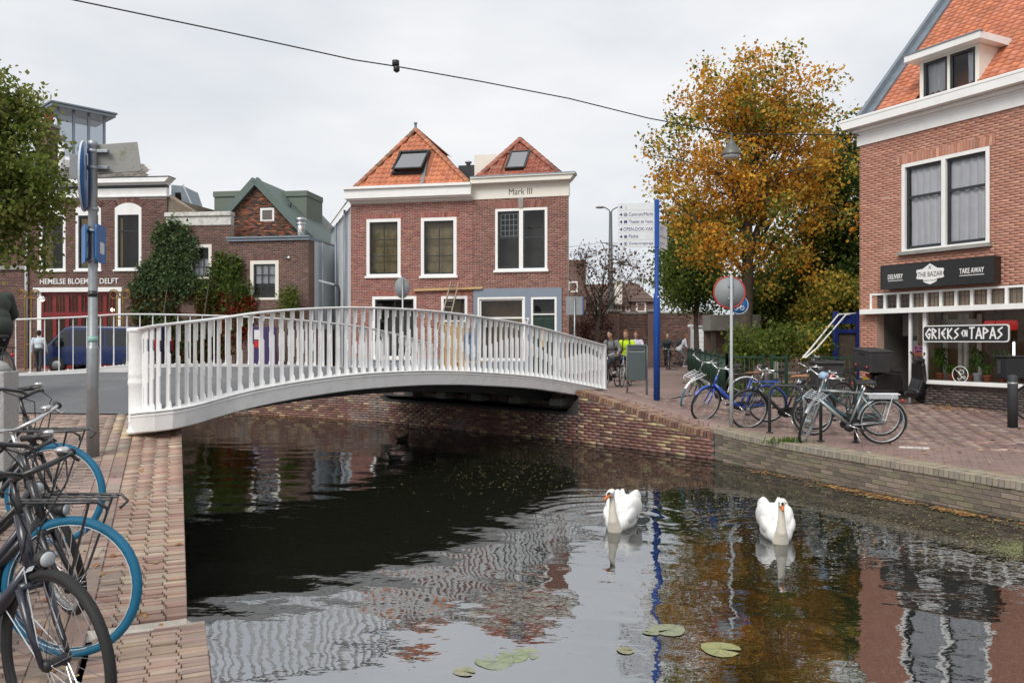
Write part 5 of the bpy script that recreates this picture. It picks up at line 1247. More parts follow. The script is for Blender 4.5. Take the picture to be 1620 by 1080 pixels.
MB().quad((0,0.06,.2),(0,2.0,.2),(0,2.0,hz-.3),(0,.06,hz-.3)).build('pane', 'shade_glass', ph)
MB().bev(-.45,-.45,hz,pw+.45,2.5,hz+.16,.02).build('roof', 'zinc', ph); MB().bev(-.52,-.52,hz+.16,pw+.52,2.57,hz+.26,.02).build('fascia', 'zinc', ph)
MB().box(-.2,-.2,-1.2,pw+.2,2.2,.0).build('base', 'white_paint', ph)
ch = thing('chimney', 'brick chimney with two clay pots in front of the glazed penthouse', 'chimney', (gx(76,40.5), 40.5, gz(268,40.5)), R(-10))
MB().bev(-.36,-.36,-.6,.36,.36,2.1,.01).build('stack', 'far_wall_brick', ch); MB().bev(-.42,-.42,2.1,.42,.42,2.22,.01).build('cap', 'concrete', ch)
for x in (-.12,.16): MB().lathe([(.12,2.22),(.10,2.75),(.12,2.78),(.08,2.8)], (x,0,0), 12).build('chimney_pot', 'terracotta', ch)
fp = thing('flue_pipe', 'white metal flue pipe beside the brick chimney on the left roof', 'flue', (gx(97,40.2), 40.2, gz(258,40.2))); MB().lathe([(.15,-.8),(.15,1.1)], n=12).build('pipe', 'white_paint', fp); MB().lathe([(.2,1.1),(.2,1.4),(.1,1.45)], n=12).build('cowl', 'galvanised', fp)
# stucco flank and grey dormer behind
mb = MB(); mb.add([(fl.L,.05,-.4),(fl.L,6,-.4),(fl.L,6,tl+.2),(fl.L,.05,tl)],[(0,1,2,3)]); a_ = fl.x(262,.3); mb.add([(fl.L+.01,.1,tl-.9),(fl.x(306,.1),.1,fl.z(306,333,.1)),(fl.L+.01,.1,tl+.05)],[(0,1,2)]); mb.prism([(fl.L+.005,fl.z(262,340,.1)),(fl.x(308,.1),fl.z(308,334,.1)),(fl.x(270,.1),fl.z(268,308,.1)),(fl.L+.005,tl)][::1], .1, .3); mb.build('flank_wall', 'stucco', lf)
dq = thing('dormer_box', 'grey zinc dormer with sloping white edge above the low ivy house', 'dormer', (gx(271,41.5), 41.5, gz(335,41.5)), 0)
MB().prism([(0,0),(1.05,0),(.6,1.35),(.0,1.40)], 0, 2).build('cladding', 'zinc', dq); MB().bar((.62,-.03,1.40),(1.25,-.03,.0),.05,.08,(0,1,0)).build('verge', 'pale_panel', dq); MB().quad((.2,-.01,.4),(.55,-.01,.4),(.5,-.01,1.0),(.2,-.01,1.0)).build('pane', 'sky_glass', dq)
# neighbour at the far left edge
fn = Fac(-190, 38.6, 44, 38.05, .72); ln = thing('brick_house', 'dark brick house at the far left edge, half hidden by the green tree', 'building', fn.p0, fn.rz)
wn = [(fn.x(-60), fn.z(0,425), fn.x(-15), fn.z(0,335)), (fn.x(-130), fn.z(0,425), fn.x(-85), fn.z(0,335))]
mb = MB(); wall_minus(mb, 0, -.5, fn.L, fn.z(30,290), wn); mb.build('wall', 'mortar', ln); brickwork(ln, 0, -.3, fn.L, fn.z(30,290), wn, PAL_L1, .22, .075, .014)
for w_ in wn: window(ln, *w_, fw=.13, cols=1, rows=(2,1), sw=.05)
MB().bev(0,-.12,fn.z(30,427),fn.L,.0,fn.z(30,421),.02).build('string_course', 'grey_panel', ln); MB().bev(-.2,-.3,fn.z(30,290),fn.L+.05,.2,fn.z(30,270),.02).build('cornice', 'white_paint', ln)

# ---- low house with ivy and white parapet
fi = Fac(263.5, 37.28, 366, 36.9, .72); iv = thing('brick_house', 'low dark brick house with peeling white parapet, overgrown with ivy', 'building', fi.p0, fi.rz)
wi = fi.rect(300,387,335,441); ti = fi.z(310,357)
mb = MB(); wall_minus(mb, 0, -.5, fi.L, ti, [wi]); mb.build('wall', 'mortar', iv); brickwork(iv, 0, -.3, fi.L, ti, [wi], PAL_G, .22, .07, .013)
window(iv, *wi, fw=.15, cols=3, rows=(1,1,1), sw=.04, frame='cream_paint', mun=.03, sill=False, curtain=[(.1,.9,.6,.05,'curtain')])
mb = MB(); mb.bev(0,-.06,ti,fi.L,.3,ti+.42,.02); mb.bev(-.05,-.14,ti+.42,fi.L+.03,.35,ti+.62,.03); mb.build('parapet', 'peeling_white', iv)
# ---- gabled house with the green verge boards
fg = Fac(363, 35.6, 488, 35.0, .72); gb = thing('brick_house', 'dark brick house with green gable boards, small attic window and metal flue', 'building', fg.p0, fg.rz)
wg = fg.rect(396,412.5,441,474); tg = fg.z(425,381)
mb = MB(); wall_minus(mb, 0, -.5, fg.L, tg, [wg]); mb.build('wall', 'mortar', gb); brickwork(gb, 0, -.3, fg.L, tg, [wg], PAL_G, .22, .078, .015)
arch_bricks(gb, wg[0]-.02, wg[2]+.02, wg[3]+.006, .22, PAL_G)
window(gb, *wg, fw=.16, cols=3, rows=(1,1,.9), sw=.05, frame='cream_paint', mun=.04, sill=False, curtain=[(.14,.86,.9,.42,'curtain')])
mb = MB(); mb.add([(fg.L,.003,-.4),(fg.L+.75,9,-.4),(fg.L+.75,9,tg+.2),(fg.L,.003,tg)],[(0,1,2,3)]); mb.build('side_wall', 'far_wall_brick', gb)
mb = MB(); mb.add([(fg.L+.06,.5,1.9),(fg.L+.30,3.5,1.9),(fg.L+.30,3.5,tg),(fg.L+.06,.5,tg)],[(0,1,2,3)]); mb.build('boarding', 'pale_panel', gb)
mb = MB(); mb.box(-.05,-.12,tg,fg.L+.08,3.0,tg+.12); mb.box(-.05,-.2,tg+.12,fg.L+.1,.05,tg+.18); mb.build('gutter', 'zinc', gb)
for px in (378, 457): mb = MB(); mb.lathe([(.09,0),(.09,.05),(.04,.06)], (fg.x(px),-.07,fg.z(px,408)), 12, 'y'); mb.build('wall_lamp', 'chrome', gb)
YG = 2.4; ap = (fg.x(407,YG), fg.z(407,290,YG)); eL = (fg.x(363,YG), fg.z(363,340,YG)); eR = (fg.x(508,YG), fg.z(508,398,YG)); bl_ = fg.z(420,374,YG)
def in_gable(x, z):
    if x < ap[0]: return z < eL[1]+(ap[1]-eL[1])*(x-eL[0])/(ap[0]-eL[0])-.02
    return z < ap[1]+(eR[1]-ap[1])*(x-ap[0])/(eR[0]-ap[0])-.02
mb = MB(); mb.prism([(eL[0],bl_-.3),(fg.x(488,YG),bl_-.3),(fg.x(488,YG),ap[1]+(eR[1]-ap[1])*(fg.x(488,YG)-ap[0])/(eR[0]-ap[0])),ap,eL], YG, YG+.3); mb.build('gable_wall', 'mortar_dark', gb)
wq = fg.rect(412,329.5,434,349.5,YG)
brickwork(gb, eL[0], bl_-.2, fg.x(488,YG), ap[1], [wq], PAL_OLD, .22, .07, .010, inside=in_gable, jit=.3, y=YG)
window(gb, *wq, fw=.10, cols=1, rows=(1,), frame='white_paint', sash='white_paint', sw=.03, y=YG, depth=.25, room='grey_panel', sill=False)
for a, b in ((eL, ap), (ap, eR)):
    mb = MB(); mb.bar((a[0],YG-.15,a[1]+.12),(b[0],YG-.15,b[1]+.12),.34,.26,(0,1,0)); mb.build('verge_board', 'grey_green', gb)
mb = MB(); mb.add([(eL[0],YG,eL[1]+.2),(ap[0],YG,ap[1]+.2),(ap[0],YG+6,ap[1]+.2),(eL[0],YG+6,eL[1]+.2),(eR[0],YG,eR[1]+.2),(eR[0],YG+6,eR[1]+.2)],[(0,1,2,3),(1,4,5,2)]); mb.build('roof', 'grey_green', gb)
yq = YG+2.2
for a, b, c, d in ((339,305,392,336),(428,305,485,372)):
    x0, z1_ = fg.uv(a, b, yq); x1, z0_ = fg.uv(c, d, yq); mb = MB(); mb.box(x0,yq,z0_-1,x1,yq+2,z1_); mb.box(x0-.04,yq-.06,z1_-.22,x1+.04,yq+2,z1_+.05); mb.build('dormer', 'sage_panel', gb)
mb = MB(); mb.lathe([(.17,-.1),(.17,.75),(.15,.78),(.22,.80),(.22,.88),(.15,.9),(.15,.98),(.24,1.0),(.24,1.1),(.1,1.14)], (fg.x(476,1.5),1.5,tg+.1), 14); mb.build('flue', 'chrome', gb)
mb = MB(); mb.tube([(fg.x(456,3.5),3.6,fg.z(456,338,3.5)),(fg.x(459,3.5),3.5,fg.z(459,322,3.5))], .08, 8); mb.build('vent_pipe', 'dark_metal', gb)
mb = MB(); mb.tube([(fg.L+.25,1.0,tg),(fg.L+.25,1.0,0)], .06, 8); mb.tube([(fg.L+.55,4.0,tg),(fg.L+.55,4.0,0)], .07, 8); mb.build('downpipe', 'zinc', gb)
# alley end and lane light
al_ = thing('brick_house', 'small distant brick building with white window at the end of the alley', 'building', (gx(506,62), 62, .7)); w0 = (536-506)*62/F
mb = MB(); mb.box(0,0,0,w0,4,gz(418,62)-.7); mb.build('wall', 'far_wall_brick', al_); MB().box(0,-.05,gz(418,62)-.7,w0,4,gz(408,62)-.7).build('parapet', 'pale_panel', al_)
window(al_, .25, gz(418,62)-.6, w0-.2, gz(408,62)+.2, fw=.1, cols=2, rows=(1,), sill=False); window(al_, .35, gz(466,62)-.7, .75, gz(450,62)-.7, fw=.08, cols=1, rows=(1,), sill=False)
MB().box(0,.3,gz(408,62)-.7,w0,4,gz(392,62)-.7).build('upper_storey', 'pale_panel', al_)
ll = thing('alley_lamp', 'slim grey lane lamp on a curved black bracket at the alley mouth', 'lamp', (gx(537,33.5), 33.5, 1.2))
z_ = gz(452,33.5)-1.2; MB().tube([(0,0,0),(0,0,z_-.2),(-.05,0,z_),(-.25,0,z_+.05)], .045, 8).build('bracket', 'dark_metal', ll); MB().bar((-.2,0,z_+.05),(-.85,0,z_+.22),.16,.07).build('lamp_head', 'galv_paint', ll)

# ---- ivy cloaking the low house
def leaf_quads(P, size, rg, up=.3, nrm=None):
    """one folded diamond leaf per point -> V, Q"""
    n = len(P); a = rg.normal(size=(n,3)); a[:,2] -= up; a /= np.linalg.norm(a, axis=1, keepdims=True)
    b = rg.normal(size=(n,3)); b -= (b*a).sum(1, keepdims=True)*a; b /= np.linalg.norm(b, axis=1, keepdims=True); c = np.cross(a, b)
    s = size*rg.uniform(.6, 1.35, (n,1)); w = s*.40
    V = np.stack([P, P+a*s*.5+b*w+c*s*.12, P+a*s, P+a*s*.5-b*w+c*s*.12], 1).reshape(-1,3)
    Q = np.arange(4*n).reshape(-1,4); return V, Q
def ivy_patch():
    poly = [(215,500),(213,455),(222,425),(250,400),(246,372),(256,352),(278,348),(298,356),(305,378),(312,400),(300,430),(322,447),(338,420),(352,405),(378,408),(384,425),(378,440),(395,455),(402,475),(404,505),(360,560),(300,570),(215,560)]
    def inp(x, y):
        r = False; j = len(poly)-1
        for i in range(len(poly)):
            if (poly[i][1] > y) != (poly[j][1] > y) and x < (poly[j][0]-poly[i][0])*(y-poly[i][1])/(poly[j][1]-poly[i][1])+poly[i][0]: r = not r
            j = i
        return r
    P = []; C = []
    g1 = [(.10,.155,.062),(.125,.185,.078),(.07,.115,.05),(.17,.23,.10)]
    g2 = [(.11,.165,.03),(.15,.21,.04),(.08,.13,.027),(.07,.115,.03)]; red = [(.26,.035,.02),(.32,.06,.02),(.18,.03,.02)]; rust = [(.10,.07,.02),(.14,.08,.025)]
    clumps = []
    while len(clumps) < 900:
        x, y = random.uniform(212,406), random.uniform(345,575)
        if not inp(x, y): continue
        if 280 < x < 318 and 473 < y < 510: continue
        clumps.append((x,y))
    for x, y in clumps:
        fac = fl if x < 263 else (fi if x < 363 else fg); lx, lz = fac.uv(x, y); o_ = fac.p0+fac.u*lx; dep = random.uniform(.03,.28)*(1 if x < 330 else .8)
        nn_ = Vector((fac.u.y,-fac.u.x,0)); q = o_+nn_*dep
        pl_ = red if (x > 352 and y > 470 and random.random() < .55) else rust if (y > 465 and random.random() < .5) else (g2 if x > 318 else g1)
        for k in range(26): P.append((q.x+random.gauss(0,.16), q.y+random.gauss(0,.07), fac.zb+lz+random.gauss(0,.15))); C.append(pl_[random.randrange(len(pl_))])
    V, Q = leaf_quads(np.array(P), .14, rng); C = np.array(C)*(1+rng.normal(0,.15,(len(C),1)))
    return V, Q, np.clip(C,.005,1)
V, Q, C = ivy_patch()
iv_t = thing('ivy', 'dense green ivy with red patches climbing the front of the low brick house', 'ivy', (gx(300,36.6), 36.6, .72))
V = V-np.array(iv_t.location); stuff(place(np_mesh('foliage', V, Q, 'leaf', C), 'foliage', iv_t))
for k, (px, d) in enumerate(((265,36.8),(330,36.5),(372,35.3))):
    p = Vector((gx(px,d), d, .72))-iv_t.location; MB().tube([p, p+Vector((.1,0,1.2)), p+Vector((-.2,.05,2.6)), p+Vector((0,.05,4))], [.06,.05,.035,.02], 6).build('stem', 'bark', iv_t)
# ================================================================== background right: park wall, houses, wires
def wall_run(label, px0, d0, px1, d1, ztop, name='park_wall', piers=4, m_='far_wall_brick'):
    f_ = Fac(px0, d0, px1, d1, H-1.5); o = thing(name, label, 'wall', f_.p0, f_.rz)
    MB().box(0,0,-.5,f_.L,.35,f_.z(px0,ztop)).build('masonry', m_, o)
    P = [(.155,.09,.075),(.19,.108,.088),(.135,.08,.07),(.21,.125,.10)]
    brickwork(o, 0, 0, f_.L, f_.z(px0,ztop), [], P, .23, .082, .016)
    MB().bev(-.02,-.06,f_.z(px0,ztop),f_.L+.02,.41,f_.z(px0,ztop)+.10,.015).build('coping', 'concrete', o)
    for k in range(piers): x = f_.L*(k+.5)/piers; MB().bev(x-.30,-.12,-.4,x+.30,-.012,f_.z(px0,ztop)+.02,.01).build('pier', 'far_wall_brick', o); MB().bev(x-.36,-.2,f_.z(px0,ztop)+.1,x+.36,.45,f_.z(px0,ztop)+.24,.02).build('pier_cap', 'concrete', o)
    return o, f_
pwall, fw_ = wall_run('high brown brick park wall with piers behind the cyclists', 880, 44, 1128, 43, 497)
w2, _ = wall_run('lower brick wall behind the playground trees right of the park wall', 1129, 42.8, 1420, 38, 508, piers=3)
gd_ = thing('garage_door', 'pale roller garage door in the brick wall behind the street', 'garage door', (gx(1112,42.4), 42.4, H-1.46), R(-3))
for k in range(9): MB().bev(-.55,-.03,.02+k*.235,.62,.03,.02+(k+1)*.235-.012,.008).build('slat', 'sign_white', gd_)
mb = MB(); mb.box(-.66,-.05,0,-.56,.05,2.2); mb.box(.63,-.05,0,.73,.05,2.2); mb.box(-.66,-.05,2.2,.73,.05,2.32); mb.build('frame', 'galv_paint', gd_)
sn = thing('street_sign', 'small white street name plate on the brick wall', 'sign', (gx(1092,42.7), 42.55, gz(517,42.7))); MB().bev(-.17,-.015,0,.17,.015,.12,.005).build('plate', 'sign_white', sn)
MB().tube([(0,.05,-.1),(0,.05,.2)], .02, 6).build('bracket', 'galvanised', sn)
# concrete block structure beside the tree
cb = thing('concrete_shelter', 'weathered concrete slab on posts beside the tree trunk behind the fence', 'shelter', (gx(1160,30), 30, H-1.45), R(-4))
MB().bev(-.95,-.4,1.85,.95,1.2,2.45,.03).build('slab', 'concrete', cb)
for x in (-.75,-.25,.6): MB().bev(x-.08,-.2,0,x+.08,.0,1.85,.01).build('post', 'bark', cb)
MB().box(-.9,1.1,0,.9,1.2,1.85).build('back_panel', 'far_wall_brick', cb)
# distant houses
def row_house(px0, px1, d, yt, ye, yb, label, wins, roofm='brown_roof', wallm='far_wall_brick', group=None, slope=None):
    o = thing('distant_house', label, 'house', (gx(px0,d), d, .6)); W = gx(px1,d)-gx(px0,d); zt, ze = gz(yt,d)-.6, gz(ye,d)-.6
    MB().box(0,0,0,W,6,ze).build('wall', wallm, o)
    if yt < ye:
        sl_ = slope or 0; mb = MB(); mb.add([(-.2,-.3,ze),(W+.2,-.3,ze),(W+.2-sl_,3,zt),(sl_*0-.2,3,zt),(-.2,6.3,ze),(W+.2,6.3,ze)],[(0,1,2,3),(3,2,5,4),(1,5,2),(0,3,4)]); r_ = mb.build('roof', roofm, o)
        nr = max(3, int((zt-ze)/.35))
        for k in range(nr):
            t = (k+.5)/nr; MB().box(-.2,-.36+3.3*t,ze+(zt-ze)*t-.02,W+.2-sl_*t,-.26+3.3*t,ze+(zt-ze)*t+.03).build('tile_course', roofm, r_)
    for (a, b, c, e) in wins:
        window(o, gx(a,d)-gx(px0,d), gz(e,d)-.6, gx(c,d)-gx(px0,d), gz(b,d)-.6, fw=.12, cols=1 if c-a < 10 else 2, rows=(1,), sw=.05, sill=False, depth=.5)
    return o
row_house(888, 927, 56, 411, 411, 497, 'tall brown brick house corner with white balcony window behind the white bridge', [(898,445,914,462)])
dv = thing('roof_vent', 'small white rooftop dormer on the tall brick house', 'dormer', (gx(901,57), 57, gz(432,57))); MB().bev(0,-.2,0,.6,.6,.65,.02).build('box', 'white_paint', dv); MB().quad((.12,-.21,.12),(.48,-.21,.12),(.48,-.21,.5),(.12,-.21,.5)).build('pane', 'pane_glass', dv)
row_house(924, 975, 62, 445, 480, 497, 'row house with brown tiled roof left of the tram mast', [(940,481,948,493),(957,480,967,493)], slope=.3)
row_house(972, 1003, 62.5, 444, 484, 497, 'row house with pale window bay in the middle of the far terrace', [(976,478,984,492),(989,480,997,493)])
row_house(999, 1034, 62, 443, 477, 497, 'end row house with dark tiled roof and wide window beside the green trees', [(1006,478,1022,493)], slope=1.1)
MB_ = MB(); pb = thing('pale_bay', 'pale boarded bay front on the far row of houses', 'bay', (gx(973,61.6), 61.6, gz(480,61.6))); MB_.box(0,0,-.1,.55,.3,1.7); MB_.build('boarding', 'cream_paint', pb); MB().bev(-.05,-.05,1.7,.6,.4,1.8,.02).build('cap', 'white_paint', pb)
# tram mast with double lamp, wires
ms = thing('lamp_mast', 'tall grey tram mast with two curved lamp arms behind the park wall', 'lamp post', (gx(966,47), 47, H-1.42))
zt = gz(335,47)-(H-1.42); MB().tube([(0,0,0),(0,0,zt*.55),(0,0,zt)], [.20,.15,.09], 12).build('mast', 'mast_grey', ms)
for s_, L_ in ((-1,.62),(1,.70)):
    MB().tube([(0,0,zt-.1),(s_*.1,0,zt+.1),(s_*.35,0,zt+.25),(s_*L_*.8,0,zt+.3)], .035, 7).build('arm', 'mast_grey', ms); MB().lathe([(.02,.08),(.16,.05),(.27,0),(.22,-.05),(.1,-.07)], (s_*L_,0,zt+.27), 14, sx=1.1).build('lamp_head', 'galv_paint', ms)
for (a, b) in (((952,384),(966,415)),((952,384),(987,391)),((966,389),(987,391)),((987,391),(999,420)),((966,415),(999,420))):
    p, q = at(*a,47)-Vector(ms.location), at(*b,47)-Vector(ms.location); MB().tube([p,q], .022, 5).build('bracket_rod', 'mast_grey', ms)
def wire(label, pts, r=.012, sag=0, cat='cable', name='overhead_wire', m_='cable_black'):
    P = [at(*p) for p in pts]; Q_ = []
    for a, b in zip(P[:-1], P[1:]):
        for k in range(12): t = k/12; Q_.append(a.lerp(b,t)-Vector((0,0,sag*4*t*(1-t))))
    Q_.append(P[-1]); o = MB().tube(Q_, r, 5).build(name, m_); return tag(o, label, cat)
wire('upper thin tram wire running across behind the signpost', [(890,392,48),(952,384,47),(1100,388,48)], .010)
wire('lower thin tram wire meeting the mast bracket', [(975,420,47),(1100,416,48)], .010)
# street light cable across the canal, with clamp and hanging lamp
cable = wire('long black street light cable sagging across the sky', [(-60,-40,15),(115,0,15.8),(340,47,17),(480,77.5,17.9),(560,95,18.4),(625,105,18.9),(760,129,19.7),(900,156,20.5),(1025,187,21.2),(1157,212,21),(1362,214,20.45)], .016, .0)
cl = thing('cable_clamp', 'dark junction clamp on the overhead cable', 'clamp', at(626,105,18.85)); MB().lathe([(.03,-.08),(.085,-.06),(.085,.05),(.03,.07)], (0,0,.08), 10).build('upper_knob', 'dark_metal', cl); MB().lathe([(.02,-.14),(.075,-.1),(.075,0),(.03,.02)], (.02,0,-.01), 10).build('lower_knob', 'dark_metal', cl)
hl = thing('hanging_lamp', 'grey bell shaped street lamp hanging in front of the autumn tree', 'street lamp', at(1157,246,20.95))
MB().lathe([(.265,0),(.27,.02),(.22,.12),(.13,.26),(.09,.34),(.075,.40),(.03,.42),(.02,.60)], n=20).build('shade', 'lamp_grey', hl); MB().lathe([(.24,-.005),(.20,-.06),(.09,-.09)], n=16).build('diffuser', 'sign_white', hl)
# ================================================================== poles, signs
sp = thing('signpost', 'tall blue pedestrian signpost with white direction boards by the bridge end', 'signpost')
dS = 16.1; bS = Vector((gx(1039,dS), dS, gz(637,dS))); sp.location = bS
def zS(py): return gz(py,dS)-bS.z
MB().lathe([(.105,0),(.105,.025),(.07,.03)], n=8).build('base_plate', 'sign_blue', sp)
MB().lathe([(.066,.0),(.066,zS(473)),(.063,zS(468)),(.043,zS(462)),(.043,zS(392)),(.043,zS(388))], n=14).build('pole', 'sign_blue', sp)
MB().bev(-.045,-.05,zS(392),.045,.05,zS(316),.008).build('head', 'sign_blue', sp)
for k, q in enumerate((.02,-.10)): MB().lathe([(.017,-.075),(.017,-.066)], (q,0,zS(470-k*26)), 8, 'y').build('bolt', 'chrome', sp)
# left board, turned slightly, six lines
bd = Vector((-1,.10,0)).normalized(); LB = .735; ztop, zbot = zS(320.5), zS(390.5)
rzb = math.atan2(-bd.y, -bd.x)
def plank_sign(x0, x1, z0, z1): return MB().bev(x0,-.012,z0,x1,.012,z1,.004)
lb = plank_sign(-LB,-.0,zbot,ztop).build('direction_board', 'sign_white', sp, (-.045,0,0), (0,0,rzb))
rows_ = ['i','Centrum/Markt','Theater de Veste','OPEN-DOK-VAK','Pathé','Zuidpoortgarage']; hr = (ztop-zbot)/6
ys_px = [0]
for k, t_ in enumerate(rows_):
    zc = ztop-(k+.5)*hr-(.012); mb = MB(); mb.prism([(-LB+.03,zc),(-LB+.085,zc-.035),(-LB+.085,zc+.035)], -.0145, -.0125); mb.build('arrow', 'lettering_navy', lb)
    if k == 3: letters(lb, t_, -LB+.11, zc-.035, .60, .075, 'lettering_navy', -.0135, ext=.001)
    elif k == 0: letters(lb, 'i', -LB+.155, zc-.035, .018, .07, 'lettering_grey', -.0135, ext=.001)
    else:
        w_ = {1:.49,2:.48,4:.19,5:.49}[k]; letters(lb, t_, -LB+.22, zc-(.03 if k != 4 else .03), w_, .075 if k in (4,) else .07, 'lettering_navy', -.0135, ext=.001)
        mb = MB()
        if k == 1: mb.torus((-LB+.155,-.0135,zc), .032, .006, 16, 4); mb.ball((-LB+.155,-.0135,zc), .013, 8, 4)
        elif k == 2: mb.prism([(-LB+.125,zc-.035),(-LB+.145,zc-.035),(-LB+.155,zc+.0),(-LB+.165,zc-.035),(-LB+.185,zc-.035),(-LB+.185,zc+.035),(-LB+.165,zc+.035),(-LB+.155,zc+.015),(-LB+.145,zc+.035),(-LB+.125,zc+.035)], -.0145, -.0125)
        elif k == 4:
            for q in (-1,0,1): mb.box(-LB+.125,-.0145,zc+q*.022-.008,-LB+.185,-.0125,zc+q*.022+.008)
        else: mb.box(-LB+.125,-.0145,zc-.035,-LB+.133,-.0125,zc+.035); mb.box(-LB+.177,-.0145,zc-.035,-LB+.185,-.0125,zc+.035); mb.box(-LB+.133,-.0144,zc+.022,-LB+.177,-.0126,zc+.035); mb.box(-LB+.145,-.0143,zc-.03,-LB+.165,-.0127,zc+.01)
        mb.build('pictogram', 'lettering_navy', lb)
    if k: MB().box(-LB,-.0135,ztop-k*hr-.0015,0,-.0122,ztop-k*hr+.0015).build('board_joint', 'sign_back', lb)
rzr = math.atan2(.93,.48); LR = .55
rb2 = plank_sign(0,LR,zS(391),zS(354)).build('direction_board', 'sign_white', sp, (.045,.0,0), (0,0,rzr))
hr = (zS(354)-zS(391))/3
for k in range(3):
    zc = zS(354)-(k+.5)*hr
    if k == 1: letters(rb2, 'Kunst & Cultuur', .03, zc-.028, .40, .06, 'lettering_grey', -.0135, ext=.001)
    else: MB().box(.03,-.0138,zc+.012,.36,-.0125,zc+.032).build('faded_line', 'lettering_grey', rb2); MB().box(.03,-.0138,zc-.035,.18,-.0125,zc-.015).build('faded_line', 'lettering_grey', rb2)
    mb = MB(); mb.prism([(LR-.03,zc),(LR-.075,zc+.03),(LR-.075,zc-.03)], -.0145, -.0125); mb.build('arrow', 'lettering_navy', rb2)
# litter bin
dB = 16.9; lbn = thing('litter_bin', 'dark grey litter bin on two galvanised legs at the bridge end', 'litter bin', (gx(1010,dB), dB, gz(628,dB)), R(-12)); zB = lambda py: gz(py,dB)-gz(628,dB)
mb = MB(); mb.add([(-.215,-.12,zB(601)),(.155,-.12,zB(601)),(.155,-.12,zB(548)),(-.215,-.12,zB(548)),(-.215,.24,zB(601)+.05),(.155,.24,zB(601)+.05),(.155,.30,zB(552)),(-.215,.30,zB(552))],[(0,1,2,3),(1,5,6,2),(5,4,7,6),(4,0,3,7),(3,2,6,7),(0,4,5,1)]); mb.build('body', 'bin_green', lbn)
MB().bev(-.23,-.135,zB(548),.17,.30,zB(545),.008).build('hood', 'bin_green', lbn); MB().bev(-.17,-.128,zB(555),.11,-.121,zB(552.5),.002).build('slot', 'black_plastic', lbn); MB().bev(-.20,-.127,zB(556.5),.14,-.1215,zB(555.4),.002).build('lip', 'galvanised', lbn)
for x in (-.235, .175): MB().tube([(x,-.02,-.05),(x,-.02,zB(548)),(x+(.02 if x<0 else -.02),-.02,zB(546))], .022, 8).build('leg', 'galvanised', lbn)
# no-entry sign seen from behind with the bicycle sign
dT = 13.9; ts = thing('traffic_sign', 'grey pole with red rimmed round sign seen from behind and blue cycle route sign', 'traffic sign', (gx(1157,dT), dT, zg1(gx(1157,dT),dT)-.01)); zT = lambda py: gz(py,dT)-ts.location.z
MB().lathe([(.034,0),(.034,zT(587)),(.026,zT(584)),(.026,zT(436)),(.02,zT(435))], n=12).build('pole', 'galv_paint', ts)
rs = (488-436)/2*dT/F; zc = zT(462)
mb = MB(); mb.lathe([(rs*.93,-.012),(rs*.93,-.008)], (-.02,.055,zc), 32, 'y'); mb.build('sign_back', 'sign_back', ts, None, None)
mb = MB(); mb.torus((-.02,.05,zc), rs*.96, .014, 36, 6); mb.build('rim', 'traffic_red', ts)
rb_ = .17; bc = Vector((.155,.07,zT(482))); mb = MB(); mb.lathe([(rb_,0),(rb_,.012)], bc, 32, 'y'); mb.build('cycle_sign', 'traffic_blue', ts)
mb = MB(); mb.torus(bc+Vector((0,-.002,0)), rb_*.93, .005, 32, 4)
for zo, s_ in ((-.055,1.0),(.06,.8)):
    for x in (-.055,.055): mb.torus(bc+Vector((x*s_,-.004,zo)), .034*s_, .005, 14, 4)
    f_ = lambda x, z: bc+Vector((x*s_,-.004,zo+z*s_))
    for a, b in (((-.055,0),(-.02,.045)),((-.02,.045),(.035,.045)),((.035,.045),(.0,.0)),((.0,0),(-.055,0)),((.0,.0),(-.025,.06)),((.055,0),(.03,.07)),((.03,.07),(.05,.075))): mb.tube([f_(*a),f_(*b)], .005, 4)
mb.build('bicycle_symbols', 'lettering_white', ts)
for z in (zT(452), zT(472)): MB().bev(-.05,.025,z-.02,.05,.05,z+.02,.004).build('clamp', 'galvanised', ts)
# round sign on a pole beyond the bridge, square sign at the house corner
o = thing('traffic_sign', 'round grey sign back on a thin pole in front of the brick house', 'traffic sign', (gx(637,22.4), 22.4, H-1.15)); z_ = lambda py: gz(py,22.4)-(H-1.15)
MB().lathe([(.028,0),(.028,z_(440))], n=10).build('pole', 'galvanised', o); MB().lathe([(.30,-.012),(.30,.0)], (-.02,.05,z_(455)), 32, 'y', sx=.72).build('plate', 'sign_back', o)
o = thing('traffic_sign', 'square grey sign back with blue edge on a thin pole right of the brick house', 'traffic sign', (gx(909,27), 27, H-1.35)); z_ = lambda py: gz(py,27)-(H-1.35)
MB().lathe([(.03,0),(.03,z_(470))], n=10).build('pole', 'galvanised', o); MB().bev(-.29,.03,z_(498),.27,.05,z_(469),.005).build('plate', 'sign_back', o); MB().bev(.272,.025,z_(498.5),.30,.055,z_(468.5),.004).build('edge', 'traffic_blue', o)
# utility cabinet at the wall
o = thing('utility_cabinet', 'low green utility cabinet at the foot of the park wall', 'cabinet', (gx(912,38), 38, H-1.42), R(-5)); MB().bev(-.8,-.2,0,.8,.2,1.15,.02).build('body', 'grey_green', o); MB().bev(-.84,-.24,1.15,.84,.24,1.25,.02).build('lid', 'grey_green', o)
for x in (-.4,.4): MB().bev(x-.36,-.215,.1,x+.36,-.2,1.05,.006).build('door', 'grey_green', o)
